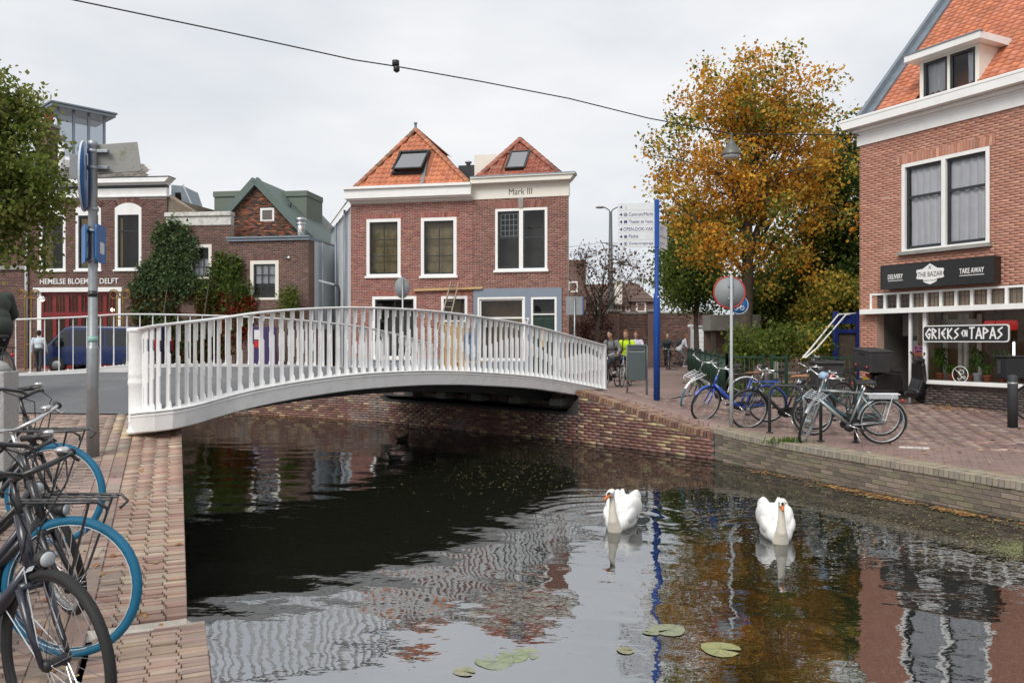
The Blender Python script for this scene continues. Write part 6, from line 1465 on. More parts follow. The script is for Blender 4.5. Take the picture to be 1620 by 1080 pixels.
# left pole with signs
dP = 8.3; pl = thing('sign_pole', 'galvanised pole on the left pavement carrying round blue signs and a grey panel', 'sign pole', (gx(147,dP), dP, zl1(-4,dP)-.03)); zP = lambda py: gz(py,dP)-pl.location.z
MB().lathe([(.062,0),(.060,zP(552)),(.056,zP(549)),(.046,zP(546)),(.044,zP(232)),(.050,zP(231)),(.050,zP(225)),(.03,zP(222))], n=16).build('pole', 'galvanised', pl)
MB().lathe([(.0472,zP(541)),(.0472,zP(532))], n=16).build('sticker_band', 'sticker_teal', pl); MB().lathe([(.0468,zP(470)),(.0468,zP(460))], n=16).build('sticker_band', 'sign_black', pl)
rr = (335-226)/2*dP/F; o = MB().lathe([(rr,-.012),(rr*.99,.012),(rr*.3,.015)], (0,0,0), 36, 'x').build('round_sign', 'traffic_blue', pl, (-.085,-.02,zP(280)), (0,0,R(21)))
MB().torus((0,0,0), rr*.985, .012, 36, 5).build('rim', 'sign_white', o, (.0,0,0), (0,0,R(90)))
MB().bev(0,-.01,-.155,.42,.01,.155,.004).build('grey_panel', 'panel_dirty', pl, (.02,.03,zP(252)), (0,R(-8),R(14))); MB().bev(-.16,-.01,-.14,0,.01,.12,.004).build('grey_panel', 'panel_dirty', pl, (-.09,.05,zP(262)), (0,0,R(20)))
for z in (zP(240), zP(266), zP(331), zP(366), zP(411)): MB().lathe([(.055,-.02),(.055,.02)], (0,0,z), 14).build('clamp', 'galvanised', pl)
MB().bev(.02,-.02,zP(242),.16,.03,zP(237),.004).build('bracket', 'galvanised', pl); MB().bev(.02,-.02,zP(268),.16,.03,zP(263),.004).build('bracket', 'galvanised', pl)
r3 = .195
for x, a in ((-.075,34),(.095,12)):
    o = MB().prism(rrect(-.17,-r3,.17,r3,.05), -.008, .008).build('blue_sign', 'traffic_blue', pl, (x,-.03,zP(387)), (0,0,R(90+a))); MB().prism(rrect(-.05,-.1,.1,.02,.01), -.0095, -.0085).build('sticker', 'sign_white', o)
    MB().bar((0,0,zP(387)),(x,-.03,zP(387)),.03,.05).build('bracket', 'galvanised', pl)
# granite bollard
o = thing('bollard', 'square granite bollard with rounded top at the left edge', 'bollard', (gx(-8,7.1), 7.1, zl1(-4,7.1)-.02), R(8)); zb_ = gz(578,7.1)-o.location.z
MB().bev(-.14,-.14,0,.14,.14,zb_-.05,.012).build('shaft', 'granite', o); MB().lathe([(.125,0),(.12,.03),(.09,.07),(.04,.095)], (0,0,zb_-.05), 18).build('cap', 'granite', o)
# round timber bollard by the shop
o = thing('bollard', 'dark round bollard in front of the shop window under the delivery bag', 'bollard', (gx(1602,14.6), 14.6, zg1(gx(1602,14.6),14.6)-.02)); MB().lathe([(.085,0),(.085,.95),(.07,.98),(.03,1.0)], n=18).build('shaft', 'slate', o); MB().lathe([(.088,.82),(.088,.86)], n=18).build('band', 'galvanised', o)
# bicycle racks
def rack(px0, px1, py, d, label, rz=0):
    x0, x1 = gx(px0,d), gx(px1,d); o = thing('bicycle_rack', label, 'bicycle rack', ((x0+x1)/2, d, zg1((x0+x1)/2,d)), rz, 'bicycle racks on the right bank'); W = (x1-x0)/2; h = .82
    P = [(-W,0,-.1),(-W,0,h-.12)]+[(-W+.12-.12*math.cos(R(a)),0,h-.12+.12*math.sin(R(a))) for a in (30,60,90)]+[(W-.12+.12*math.sin(R(a)),0,h-.12+.12*math.cos(R(a))) for a in (0,30,60,90)]+[(W,0,-.1)]
    MB().tube(P, .026, 8).build('hoop', 'slate', o)
    for x in (-W,W): MB().lathe([(.06,0),(.06,.012),(.03,.015)], (x,0,.012), 12).build('foot_plate', 'slate', o)
rack(1218.5, 1266, 685, 13.6, 'dark steel hoop rack behind the brown saddled black bicycle', R(-14))
rack(1300, 1352, 700, 12.7, 'dark steel hoop rack holding the silver city bicycle', R(-12))
# fence along the path and in front of the playground
def fence(label, pts, h=1.08, sp_=.12, group='green playground fences'):
    P = [Vector((gx(px,d), d, 0)) for px, d in pts]; o = thing('fence', label, 'fence', (P[0].x,P[0].y,0))
    o['group'] = group
    for a, b in zip(P[:-1], P[1:]):
        Ls = (b-a).length; u = (b-a)/Ls; na = max(1, round(Ls/2.2)); 
        za = lambda p: zg1(p.x,p.y)
        a_ = a-P[0]; b_ = b-P[0]
        for z in (h-.02, .12): MB().bar(a_+Vector((0,0,za(a)+z)), b_+Vector((0,0,za(b)+z)), .045, .045).build('rail', 'fence_green', o)
        for k in range(na+1): q = a+u*Ls*k/na; MB().bev(q.x-P[0].x-.035,q.y-P[0].y-.035,za(q)-.05,q.x-P[0].x+.035,q.y-P[0].y+.035,za(q)+h+.06,.006).build('post', 'fence_green', o)
        n_ = int(Ls/sp_); me = pool.setdefault(('bar',h), MB().tube([(0,0,.12),(0,0,h-.02)], .012, 6).mesh('bar', 'fence_green'))
        for k in range(1, n_): q = a+u*Ls*k/n_; place(me, 'bar', o, (q.x-P[0].x,q.y-P[0].y,za(q)))
    return o
fence('dark green railing fence running back along the brick path', [(1150,21.8),(1089,36)])
fence('dark green railing fence in front of the playground bushes', [(1150,21.8),(1207,21.3)])
fence('green railing gate panel beside the wheelie bin', [(1221,21.2),(1244,21.0)])
fence('green railing fence joining the corner of the brick shop', [(1284,21.0),(1353,20.75)])
MBk = MB(); Vv = []
for px, d in ((1146,21.6),(1085,36.2)): Vv.append((gx(px,d), d))
k_ = MB(); (xa,ya),(xb,yb) = Vv; k_.add([(xa,ya,zg1(xa,ya)-.1),(xa+.25,ya,zg1(xa,ya)-.1),(xb+.25,yb,zg1(xb,yb)-.1),(xb,yb,zg1(xb,yb)-.1),(xa,ya,zg1(xa,ya)+.10),(xa+.25,ya,zg1(xa,ya)+.10),(xb+.25,yb,zg1(xb,yb)+.10),(xb,yb,zg1(xb,yb)+.10)],[(0,1,5,4),(1,2,6,5),(2,3,7,6),(3,0,4,7),(4,5,6,7)]); struct(k_.build('kerb', 'concrete'))
# playground tower with slide rails
o = thing('play_tower', 'blue playground climbing tower with white slide rails behind the fence', 'play tower', (gx(1338,25), 25, H-1.47)); zz = lambda py: gz(py,25)-(H-1.47)
for x in (-.32,.38): MB().bev(x-.07,-.07,0,x+.07,.07,zz(493),.01).build('post', 'play_blue', o)
MB().bev(-.25,-.03,zz(512)-.0,.31,.03,zz(497),.006).build('panel', 'play_blue', o); MB().bev(-.25,-.05,zz(527),.31,.05,zz(521),.006).build('deck', 'play_blue', o)
MB().bev(-.25,.02,.1,.31,.06,zz(527),.006).build('lower_panel', 'bark', o)
for s_ in (0,1):
    a = at(1326+s_*12,498,24.9)-o.location; b = at(1283+s_*9,551,23.2)-o.location; c = at(1270+s_*4,566,22.7)-o.location
    MB().tube([a+Vector((.15,0,.02)),a,b,c], .026, 8).build('slide_rail', 'white_paint', o)
MB().tube([at(1326,497,25)-o.location, at(1362,495,25)-o.location], .02, 6).build('top_rail', 'white_paint', o)
# bench inside, wheelie bin
o = thing('park_bench', 'dark slatted park bench behind the playground fence', 'bench', (gx(1262,22.5), 22.5, zg1(gx(1262,22.5),22.5)))
for k, z in enumerate((.45,.62,.78)): MB().bev(-.85,-.02+.08*k*0,z,.85,.03,z+.10,.01).build('back_slat' if k else 'seat_slat', 'bark', o)
MB().bev(-.85,-.4,.40,.85,-.05,.45,.01).build('seat', 'bark', o)
for x in (-.7,.7): MB().bev(x-.04,-.35,0,x+.04,.03,.9,.01).build('leg', 'concrete', o)
dW = 18.6; o = thing('wheelie_bin', 'dark grey wheelie bin with red sticker behind the parked bicycles', 'wheelie bin', (gx(1307,dW), dW, zg1(gx(1307,dW),dW)), R(-8)); hz = gz(575,dW)-o.location.z
mb = MB(); mb.add([(-.24,-.27,.06),(.24,-.27,.06),(.24,.27,.06),(-.24,.27,.06),(-.30,-.36,hz),(.30,-.36,hz),(.30,.36,hz),(-.30,.36,hz)],[(0,3,2,1),(4,5,6,7),(0,1,5,4),(1,2,6,5),(2,3,7,6),(3,0,4,7)]); mb.build('body', 'bin_grey', o)
MB().bev(-.33,-.42,hz,.33,.40,hz+.06,.02).build('lid', 'bin_grey', o); MB().bev(-.12,-.40,hz+.06,.12,.2,hz+.09,.015).build('lid_rib', 'bin_grey', o); MB().tube([(-.3,.42,hz),(.3,.42,hz)], .02, 6).build('handle', 'bin_grey', o)
for x in (-.27,.27): MB().lathe([(.1,-.03),(.1,.03)], (x,.3,.1), 14, 'x').build('wheel', 'black_rubber', o)
MB().bev(-.24,-.345,hz-.32,.08,-.33,hz-.2,.002).build('sticker', 'traffic_red', o)
# blue van on the far street
dV = 33.6; vn = thing('van', 'dark blue delivery van parked in front of the flower shop', 'van', (gx(168,dV), dV, zg1(gx(168,dV),dV)), R(180))
# local +x = front
prof = [(-2.42,.35),(-2.45,1.0),(-2.38,1.75),(-2.25,1.92),(1.0,1.94),(1.25,1.86),(1.95,1.16),(2.42,.92),(2.48,.55),(2.45,.32)]
mb = MB(); mb.prism(prof, -.93, .93); mb = mb.mesh('body', 'van_blue'); bo = place(mb, 'body', vn)
md = bo.modifiers.new('b', 'BEVEL'); md.width = .07; md.segments = 3
for s_ in (-1,1):
    y = s_*.937
    for k, P in enumerate(([(1.02,1.12),(1.82,1.12),(1.28,1.72),(1.02,1.76)],[(-.35,1.12),(.92,1.12),(.92,1.76),(-.35,1.76)],[(-2.1,1.12),(-.47,1.12),(-.47,1.76),(-2.05,1.74)])): MB().prism(P, min(y,y+.004*s_), max(y,y+.004*s_)).build('side_window', 'van_glass', vn)
    for x in (-1.45,1.55):
        w_ = MB().lathe([(.20,-.09),(.32,-.10),(.335,-.05),(.335,.05),(.32,.10),(.20,.09)], (x,s_*.86,.335), 24, 'y').build('wheel', 'black_rubber', vn); MB().lathe([(.2,-.11),(.19,.11),(.05,.12)], (x,s_*.86,.335), 18, 'y').build('rim', 'galvanised', w_)
    MB().bev(1.35,s_*.93-.02,1.1,1.5,s_*1.12+.02*s_ if s_ > 0 else s_*.93+.02,1.32,.02).build('mirror', 'black_plastic', vn) if s_ > 0 else MB().bev(1.35,-1.14,1.1,1.5,-.95,1.32,.02).build('mirror', 'black_plastic', vn)
    MB().bev(2.28,s_*.72-.15,.72,2.45,s_*.72+.15,.92,.03).build('headlight', 'chrome', vn); MB().bev(-2.47,s_*.82-.07,.9,-2.36,s_*.82+.07,1.4,.02).build('tail_light', 'tail_red', vn)
MB().add([(1.32,-.8,1.85),(1.32,.8,1.85),(1.97,.84,1.18),(1.97,-.84,1.18)],[(0,1,2,3)]).build('windscreen', 'van_glass', vn); MB().bev(2.3,-.9,.28,2.52,.9,.55,.05).build('bumper', 'black_plastic', vn); MB().bev(-2.55,-.9,.28,-2.38,.9,.5,.05).build('bumper', 'black_plastic', vn)
# wrought iron gate posts with gilded scrolls before the flower shop
for px, lab in ((45,'gilded scroll topped gate post at the far left before the shop'),(190,'gilded scroll topped gate post right of the red doors')):
    d = 35.8; o = thing('gate_post', lab, 'gate post', (gx(px,d), d, .74)); zt_ = gz(470,d)-.74
    for s_ in (-.14,.14): MB().bev(s_-.03,-.03,0,s_+.03,.03,zt_,.004).build('upright', 'gilt', o)
    for z in (zt_*.35, zt_*.7, zt_-.05): MB().bev(-.17,-.02,z,.17,.02,z+.05,.004).build('crossbar', 'gilt', o)
    for s_ in (-1,1):
        P = [(s_*(.0+.0),0,zt_)]+[(s_*(.28+.17*math.cos(R(a))*(1-a/900)),0,zt_+.12+.17*math.sin(R(a))*(1-a/900)) for a in range(180,-340,-30)]; MB().tube(P, .028, 6).build('scroll', 'gilt', o)
# shop display behind the rail: dark A-board and crates by the gabled house
o = thing('advert_board', 'purple and white advertising board outside the gabled house', 'sign', (gx(413,34), 34, .74)); MB().bev(-.55,-.03,.2,.65,.03,1.95,.01).build('board', 'purple', o); MB().bev(-.28,-.04,1.05,-.05,-.031,1.35,.003).build('print', 'traffic_red', o); MB().bev(-.28,-.04,1.4,-.05,-.031,1.8,.003).build('print', 'sign_white', o)
for x in (-.5,.6): MB().bev(x-.03,-.03,-.02,x+.03,.03,.2,.004).build('leg', 'dark_metal', o)
o = thing('traffic_cone', 'small orange traffic cone at the alley mouth', 'cone', (gx(533,31.5), 31.5, .74)); MB().lathe([(.05,.5),(.12,.03)][::-1], n=14).build('cone', 'orange_light', o); MB().bev(-.17,-.17,0,.17,.17,.03,.005).build('base', 'black_rubber', o); MB().lathe([(.098,.17),(.08,.30)], n=14).build('band', 'sign_white', o)
# ================================================================== bicycles
def bike(label, loc, yaw, roll=0, steer=0, pitch=0, frame='black_frame', tyre='black_rubber', tyre_f=None, saddle='black_plastic', style='step', rack_f=False, rack_r=True, bars='chrome', rim='galvanised', guards='black_plastic', ebike=False, lock=False, group='parked bicycles', scale=1.0, sline=False, grips='black_plastic', light=True, basket=None, stand=True, extra_bottle=False, gf=40):
    """local x forward, wheels on z = 0"""
    o = thing('bicycle', label, 'bicycle', loc, 0, group); o.rotation_mode = 'XYZ'; o.rotation_euler = (roll, pitch, yaw); o.scale = (scale,)*3
    Rw = .345; ra, fa, bb = Vector((-.50,0,Rw)), Vector((.60,0,Rw)), Vector((-.02,0,.285))
    st, hb, ht = Vector((-.19,0,.74)), Vector((.455,0,.66)), Vector((.40,0,.84)); ax = (ht-hb).normalized()
    SM = Matrix.Translation(hb) @ Matrix.Rotation(steer, 4, ax) @ Matrix.Translation(-hb)
    def P(**k): m = MB(); m.M = k.get('M'); return m
    def wheel(c, M, ty, hubr):
        w_ = P(M=M); w_.torus(c, Rw-.036, .0125, 40, 6); w_.lathe([(hubr*.6,-.05),(hubr,-.035),(hubr*.7,-.02),(hubr*.7,.02),(hubr,.035),(hubr*.6,.05)], c, 12, 'y'); w_ = w_.build('wheel', rim, o)
        fat = .024 if ty == 'blue_tyre' else .0195; t_ = P(M=M); t_.torus(c, Rw-fat, fat, 48, 8); t_.build('tyre', ty, w_)
        if sline: s_ = P(M=M); [s_.torus(c+Vector((0,q,0)), Rw-.042, .0022, 40, 4) for q in (-.02,.02)]; s_.build('reflective_line', 'sign_white', w_)
        s_ = P(M=M)
        for k in range(28):
            a = 2*math.pi*k/28; b = a+(.32 if k % 2 else -.32); y = .032*(1 if k % 4 < 2 else -1)
            s_.tube([c+Vector((math.cos(b)*hubr*.9,y,math.sin(b)*hubr*.9)), c+Vector((math.cos(a)*(Rw-.045),0,math.sin(a)*(Rw-.045)))], .0016, 3, False)
        s_.build('spokes', 'chrome', w_)
    wheel(ra, None, tyre, .042 if not ebike else .05); wheel(fa, SM, tyre_f or tyre, .026 if not ebike else .07)
    fr_ = P(); rt = .018
    fr_.tube([hb-ax*.03, ht+ax*.03], .022, 10); fr_.tube([bb, st+(st-bb).normalized()*.06], rt, 8)
    if style == 'step':
        fr_.tube([hb+ax*.02, Vector((.30,0,.50)), Vector((.12,0,.36)), bb], [.024,.024,.026,.026], 10)
        fr_.tube([ht-ax*.02, Vector((.24,0,.64)), Vector((.02,0,.47)), bb.lerp(st,.42)], [.015]*4, 8)
    elif style == 'low': fr_.tube([hb+ax*.05, Vector((.30,0,.56)), Vector((.10,0,.36)), bb], [.030,.032,.032,.03], 10)
    else:
        fr_.tube([hb+ax*.03, bb], .022 if not ebike else .03, 10); fr_.tube([ht-ax*.03, st+Vector((.01,0,.03))], rt, 8)
    for y in (-.055,.055):
        fr_.tube([bb+Vector((-.03,y*.6,0)), ra+Vector((0,y,0))], .010, 6); fr_.tube([st+Vector((0,y*.4,-.02)), ra+Vector((0,y,0))], .009, 6)
    fr_.build('frame', frame, o)
    fk = P(M=SM); crown = hb-ax*.05; fk.tube([crown+Vector((0,-.05,0)), crown+Vector((0,.05,0))], .018, 8)
    for y in (-.05,.05): fk.tube([crown+Vector((0,y,0)), crown+(fa-crown)*.55+Vector((-.012,y,0)), fa+Vector((0,y,0))], [.017,.014,.010], 8)
    fk.build('fork', frame, o)
    hbz = ht+ax*.16; hs = P(M=SM); hs.tube([ht, hbz], .013, 8); hs.tube([hbz, hbz+Vector((.05,0,.02))], .014, 8); c_ = hbz+Vector((.05,0,.02))
    for s_ in (-1,1): hs.tube([c_, c_+Vector((.02,s_*.10,.03)), c_+Vector((-.03,s_*.21,.05)), c_+Vector((-.14,s_*.28,.04)), c_+Vector((-.22,s_*.295,.03))], .0115, 8)
    hs = hs.build('handlebar', bars, o)
    for s_ in (-1,1):
        g_ = P(M=SM); g_.tube([c_+Vector((-.115,s_*.27,.042)), c_+Vector((-.24,s_*.30,.028))], .0175, 10); g_.build('grip', grips, hs)
        l_ = P(M=SM); l_.tube([c_+Vector((-.05,s_*.225,.045)), c_+Vector((-.03,s_*.245,.02)), c_+Vector((-.12,s_*.305,.005))], [.008,.006,.005], 6); l_.build('brake_lever', bars, hs)
    b_ = P(M=SM); b_.lathe([(.025,0),(.028,.012),(.015,.022)], c_+Vector((-.03,.18,.062)), 12); b_.build('bell', 'chrome', hs)
    cb_ = P(M=SM); cb_.tube([c_+Vector((-.04,.2,.035)), c_+Vector((.10,.12,-.03)), c_+Vector((.09,.02,-.18)), c_+Vector((.05,.02,-.30))], .0035, 5); cb_.tube([c_+Vector((-.04,-.2,.035)), c_+Vector((.11,-.10,-.04)), c_+Vector((.07,-.02,-.2)), c_+Vector((.02,-.02,-.32))], .0035, 5); cb_.build('brake_cable', 'cable_black', hs)
    sp_ = P(); tp_ = st+(st-bb).normalized()*.15; sp_.tube([st, tp_], .0135, 8); sp_.build('seat_post', 'chrome', o)
    sd_ = P(); c = tp_+Vector((.0,0,.03)); V = []; n_ = 14
    prof = [(-.135,.085,.010),(-.11,.108,.020),(-.04,.085,.018),(.03,.040,.014),(.11,.024,.008),(.145,.012,-.006)]
    for x, w_, z in prof:
        for k in range(n_): a = 2*math.pi*k/n_; V.append(c+Vector((x, math.cos(a)*w_, z+math.sin(a)*(.028 if math.sin(a) < 0 else .016)*(1+.6*(x<-.05)))))
    sd_.smooth = True; sd_.add(V, [(i*n_+k,i*n_+(k+1)%n_,(i+1)*n_+(k+1)%n_,(i+1)*n_+k) for i in range(len(prof)-1) for k in range(n_)]+[tuple(range(n_-1,-1,-1)), tuple((len(prof)-1)*n_+k for k in range(n_))]); sd_.build('saddle', saddle, o)
    ss = P(); [ss.tube([c+Vector((-.10,y,.0)), c+Vector((-.09,y,-.05))], .014, 8) for y in (-.05,.05)]; ss.build('saddle_spring', 'chrome', o)
    for c0, M, a0, a1 in ((ra,None,R(5),R(200)),(fa,SM,R(gf),R(185))):
        g_ = P(M=M); pts = [c0+Vector((math.cos(a0+(a1-a0)*k/18)*(Rw+.014),0,math.sin(a0+(a1-a0)*k/18)*(Rw+.014))) for k in range(19)]
        V = []
        for p in pts:
            rd = (p-c0).normalized()
            for y, dz in ((-.026,-.014),(-.015,.002),(.015,.002),(.026,-.014)): V.append(p+rd*dz+Vector((0,y,0)))
        g_.smooth = True; g_.add(V, [(i*4+k,i*4+k+1,(i+1)*4+k+1,(i+1)*4+k) for i in range(18) for k in range(3)])
        for a in (.12,.6): q = pts[int(18*a)]; [g_.tube([q+Vector((0,y*.5,0)), c0+Vector((0,y,0))], .0025, 4) for y in (-.05,.05)]
        g_.build('mudguard', guards, o)
    if rack_r:
        r_ = P(); zr = Rw*2+.055
        for y in (-.06,0,.06): r_.tube([(-.22,y*.6,zr+.02),(-.32,y,zr+.015),(-.72,y,zr+.015)], .006, 5)
        for x in (-.36,-.5,-.72): r_.tube([(x,-.06,zr+.015),(x,.06,zr+.015)], .006, 5)
        for y in (-.062,.062): r_.tube([(-.62,y,zr+.01),(-.52,y,Rw+.02)], .006, 5)
        r_.build('rear_rack', 'sign_white' if ebike else frame if frame in ('black_frame','blue_frame') else 'black_frame', o)
        if ebike: P().bev(-.70,-.055,zr-.06,-.28,.055,zr+.005,.012).build('battery', 'galv_paint', o)
    P().lathe([(.022,-.03),(.028,-.02),(.028,.0)], (-.76,0,Rw*2-.03), 12, 'x').build('tail_light', 'tail_red', o)
    if rack_f:
        r_ = P(M=SM); zr = Rw*2+.085; m_ = rack_f
        for y in (-.13,.13): r_.tube([(.36,y,zr),(.60,y,zr),(.78,y*.9,zr),(.82,y*.8,zr-.03),(.80,y*.5,zr-.06)], .008, 6); r_.tube([(.74,y*.9,zr),(fa.x+.02,y*.55,fa.z+.02)], .007, 5)
        for k in range(5): x = .42+k*.085; r_.tube([(x,-.13,zr),(x,.13,zr)], .006, 5)
        for y in (-.045,.045): r_.tube([(.36,y,zr),(.80,y,zr)], .006, 5)
        r_.build('front_rack', m_, o)
    if light: l_ = P(M=SM); l_.lathe([(.012,-.05),(.030,-.02),(.034,.015),(.030,.02)], hb+Vector((.09,0,.06)), 14, 'x'); l_ = l_.build('headlight', 'black_plastic', o); q = P(M=SM); q.lathe([(.029,.0),(.025,.008),(.01,.012)], hb+Vector((.111,0,.06)), 14, 'x'); q.build('lens', 'galv_paint', l_)
    cc = P(); cc.prism([(bb.x+.10,bb.z-.045),(bb.x+.12,bb.z+.01),(bb.x+.08,bb.z+.07),(bb.x-.02,bb.z+.085),(ra.x,ra.z+.055),(ra.x-.05,ra.z),(ra.x,ra.z-.055),(bb.x-.02,bb.z-.09)], -.066, -.045); cc.build('chain_case', 'black_plastic', o)
    cr = P(); a = random.uniform(.2,.9); d = Vector((math.cos(a),0,math.sin(a)))*.165
    cr.tube([bb+Vector((0,-.075,0)), bb+d+Vector((0,-.085,0))], .010, 6); cr.tube([bb+Vector((0,.075,0)), bb-d+Vector((0,.085,0))], .010, 6); cr.tube([bb+Vector((0,-.075,0)), bb+Vector((0,.075,0))], .016, 8); cr = cr.build('crank', 'chrome', o)
    for s_ in (-1,1): q = bb-d*s_+Vector((0,.13*s_,0)); P().bev(q.x-.045,q.y-.04,q.z-.012,q.x+.045,q.y+.04,q.z+.012,.005).build('pedal', 'black_plastic', cr)
    if ebike: P().lathe([(.06,-.05),(.07,-.03),(.07,.03),(.06,.05)], bb+Vector((-.0,0,-.03)), 14, 'y').build('motor', 'black_plastic', o)
    if stand: P().tube([bb+Vector((-.05,.05,-.02)), Vector((-.16,.20,.0+abs(roll)*.1))], .009, 6).build('kickstand', 'chrome', o)
    if lock:
        k_ = P(); k_.tube([st+Vector((.20,.03,.05)), st+Vector((.24,.05,-.15)), st+Vector((.20,.05,-.32)), st+Vector((.16,.03,-.15)), st+Vector((.20,.03,.05))], .014, 7); k_.build('chain_lock', 'black_plastic', o)
    if extra_bottle: P(M=SM).bev(.36,-.06,1.02,.52,.06,1.10,.03).build('saddle_cover', 'rag_blue', o)
    return o
def on_r(px, py, rel=1.60): 
    """foot point on the right street whose contact shows at the pixel"""
    d = rel*F/(py-540)
    for _ in range(12): d = (H-zg1(gx(px,d),d))*F/(py-540)
    return Vector((gx(px,d), d, zg1(gx(px,d),d)+.012))
def bike_by_wheels(label, A, B, rear_first=True, **k):
    """place a bicycle from the pixel contacts of its rear and front wheel"""
    a, b = on_r(*A), on_r(*B); dv = (b-a); yaw = math.atan2(dv.y, dv.x); m_ = a.lerp(b, .5); s_ = k.pop('shift', 0); dvn = dv.normalized()
    loc = m_-Vector((dvn.x,dvn.y,0))*.05*1; loc.z = (a.z+b.z)/2; return bike(label, loc, yaw, pitch=-math.atan2(dv.z, Vector((dv.x,dv.y)).length), **k)
# right bank, from left to right (yaw in degrees; 180 = heading left)
def bk(label, px, py, yaw, **k):
    p = on_r(px, py); return bike(label, p, R(yaw), **k)
bk('black bicycle with pale blue front tyre and silver front rack beside the cycle sign pole', 1138, 650, 176, roll=R(-12), steer=R(52), tyre_f='tyre_band_blue', rack_f='sign_white', frame='black_frame', guards='sign_white')
bk('bright blue bicycle leaning by the grey sign pole', 1168, 668, 172, roll=R(-9), steer=R(36), frame='blue_frame', saddle='leather_brown', guards='blue_frame', style='low')
bk('black low step bicycle with light brown saddle, its front wheel beside the first hoop rack', 1240, 680, 174, roll=R(-5), steer=R(12), frame='black_frame', saddle='leather_tan', style='low', scale=1.03)
bk('black bicycle with dark saddle standing behind the middle of the rack', 1296, 660, 200, roll=R(-6), steer=R(14), frame='black_frame', guards='black_plastic')
bk('dark bicycle with upright chrome handlebar beside the wheelie bin', 1312, 632, 190, roll=R(5), steer=R(-20), frame='black_frame', bars='chrome')
bk('teal bicycle hidden behind the silver bicycle', 1344, 690, 174, roll=R(3), steer=R(4), frame='teal_paint', guards='teal_paint')
bk('silver electric bicycle with front crate rack and white rear carrier at the canal edge', 1340, 703, 174, roll=R(-5), steer=R(60), frame='silver_paint', style='diamond', ebike=True, lock=True, rack_f='galv_paint', guards='silver_paint', sline=True, extra_bottle=True, scale=1.04)
# delivery bicycle with a black bag at the right edge
p = on_r(1688, 668); dlv = bike('black delivery bicycle with insulated bag, cut off by the right edge', p, R(172), frame='black_frame', scale=1.03, group='parked bicycles', rack_f='black_frame')
MB().bev(.62,-.24,.80,1.16,.24,1.20,.035).build('delivery_bag', 'bag_black', dlv); MB().bev(.61,-.25,1.20,1.17,.25,1.24,.015).build('bag_lid', 'bag_black', dlv); MB().bev(1.165,-.10,.89,1.175,.02,1.14,.004).build('bag_strap', 'grey_plastic', dlv)
# ---- left foreground: three bikes seen from the front, their wheels turned to the canal
def by_front(label, px, d, yaw, steer, scale, gz_=0, **k):
    """place a bicycle by where its front wheel stands"""
    x, y = gx(px,d), d; dr = Vector((math.cos(R(yaw)), math.sin(R(yaw)), 0))*.60*scale
    return bike(label, (x-dr.x, y-dr.y, zl1(x,y)+.012+gz_), R(yaw), steer=R(steer), scale=scale, group='bicycles on the left bank', **k)
by_front('city bicycle with blue tyre and black front rack, farther of the two on the left', 86, 5.85, 6, -6, 1.08, roll=R(-3), tyre='blue_tyre', rim='dark_metal', sline=True, rack_f='black_frame', bars='black_frame', gf=110)
by_front('city bicycle with blue tyre and black front rack, nearest the canal edge', 112, 4.17, 5, -5, 1.07, roll=R(-3), tyre='blue_tyre', rim='dark_metal', sline=True, rack_f='black_frame', bars='black_frame', gf=112)
by_front('dark grey bicycle with silver handlebar standing between the blue tyred bicycles', 100, 4.75, -8, -34, 1.10, roll=R(4), frame='dark_grey_frame', sline=True, bars='chrome', gf=100)
by_front('navy bicycle with black tyre in the bottom left corner', 88, 3.15, -18, -12, 1.08, .06, roll=R(-2), frame='navy_frame', bars='black_frame', guards='galv_paint', rim='dark_metal', gf=105)
# ---- delivery scooter
p = on_r(1420, 640); sct = thing('scooter', 'black delivery scooter with large top box parked before the shop', 'scooter', p, R(12), 'scooters'); sct.rotation_euler = (R(7), 0, R(14)); del sct['group']
def tyre_(c, r, w_): 
    t_ = MB().torus(c, r-w_, w_, 32, 10).build('tyre', 'black_rubber', sct); MB().lathe([(r*.55,-.05),(r*.6,0),(r*.55,.05)], c, 18, 'y').build('rim', 'dark_metal', t_)
tyre_(Vector((-.62,0,.24)), .24, .055)
SMf = Matrix.Translation((.62,0,.5)) @ Matrix.Rotation(R(-24),4,Vector((-.35,0,1)).normalized()) @ Matrix.Translation((-.62,0,-.5))
mb = MB(); mb.M = SMf; mb.torus((.72,0,.24), .185, .055, 32, 10); mb.build('tyre', 'black_rubber', sct); mb = MB(); mb.M = SMf; mb.lathe([(.13,-.05),(.14,0),(.13,.05)], (.72,0,.24), 18, 'y'); mb.build('rim', 'dark_metal', sct)
mb = MB(); mb.M = SMf; mb.tube([(.70,-.08,.24),(.60,-.08,.60)], .022, 8); mb.tube([(.70,.08,.24),(.60,.08,.60)], .022, 8); mb.bev(.50,-.07,.44,.88,.07,.52,.03); mb.build('fork', 'black_plastic', sct)
mb = MB(); mb.prism([(-.85,.42),(-.80,.72),(-.55,.80),(-.1,.76),(.02,.60),(.02,.36),(-.3,.22),(-.75,.28)], -.15, .15); b_ = mb.build('body', 'scooter_black', sct); m_ = b_.modifiers.new('b','BEVEL'); m_.width = .05; m_.segments = 3
mb = MB(); mb.prism([(.0,.20),(.02,.34),(.38,.32),(.46,.60),(.42,.98),(.52,1.02),(.62,.60),(.52,.24),(.30,.18)], -.19, .19); b_ = mb.build('leg_shield', 'scooter_black', sct); m_ = b_.modifiers.new('b','BEVEL'); m_.width = .045; m_.segments = 3
mb = MB(); mb.M = SMf; mb.bev(.36,-.12,.98,.58,.12,1.12,.04); mb.build('headset', 'scooter_black', sct); mb = MB(); mb.M = SMf; mb.tube([(.40,-.36,1.14),(.44,-.15,1.08),(.44,.15,1.08),(.40,.36,1.14)], .016, 8); h_ = mb.build('handlebar', 'dark_metal', sct)
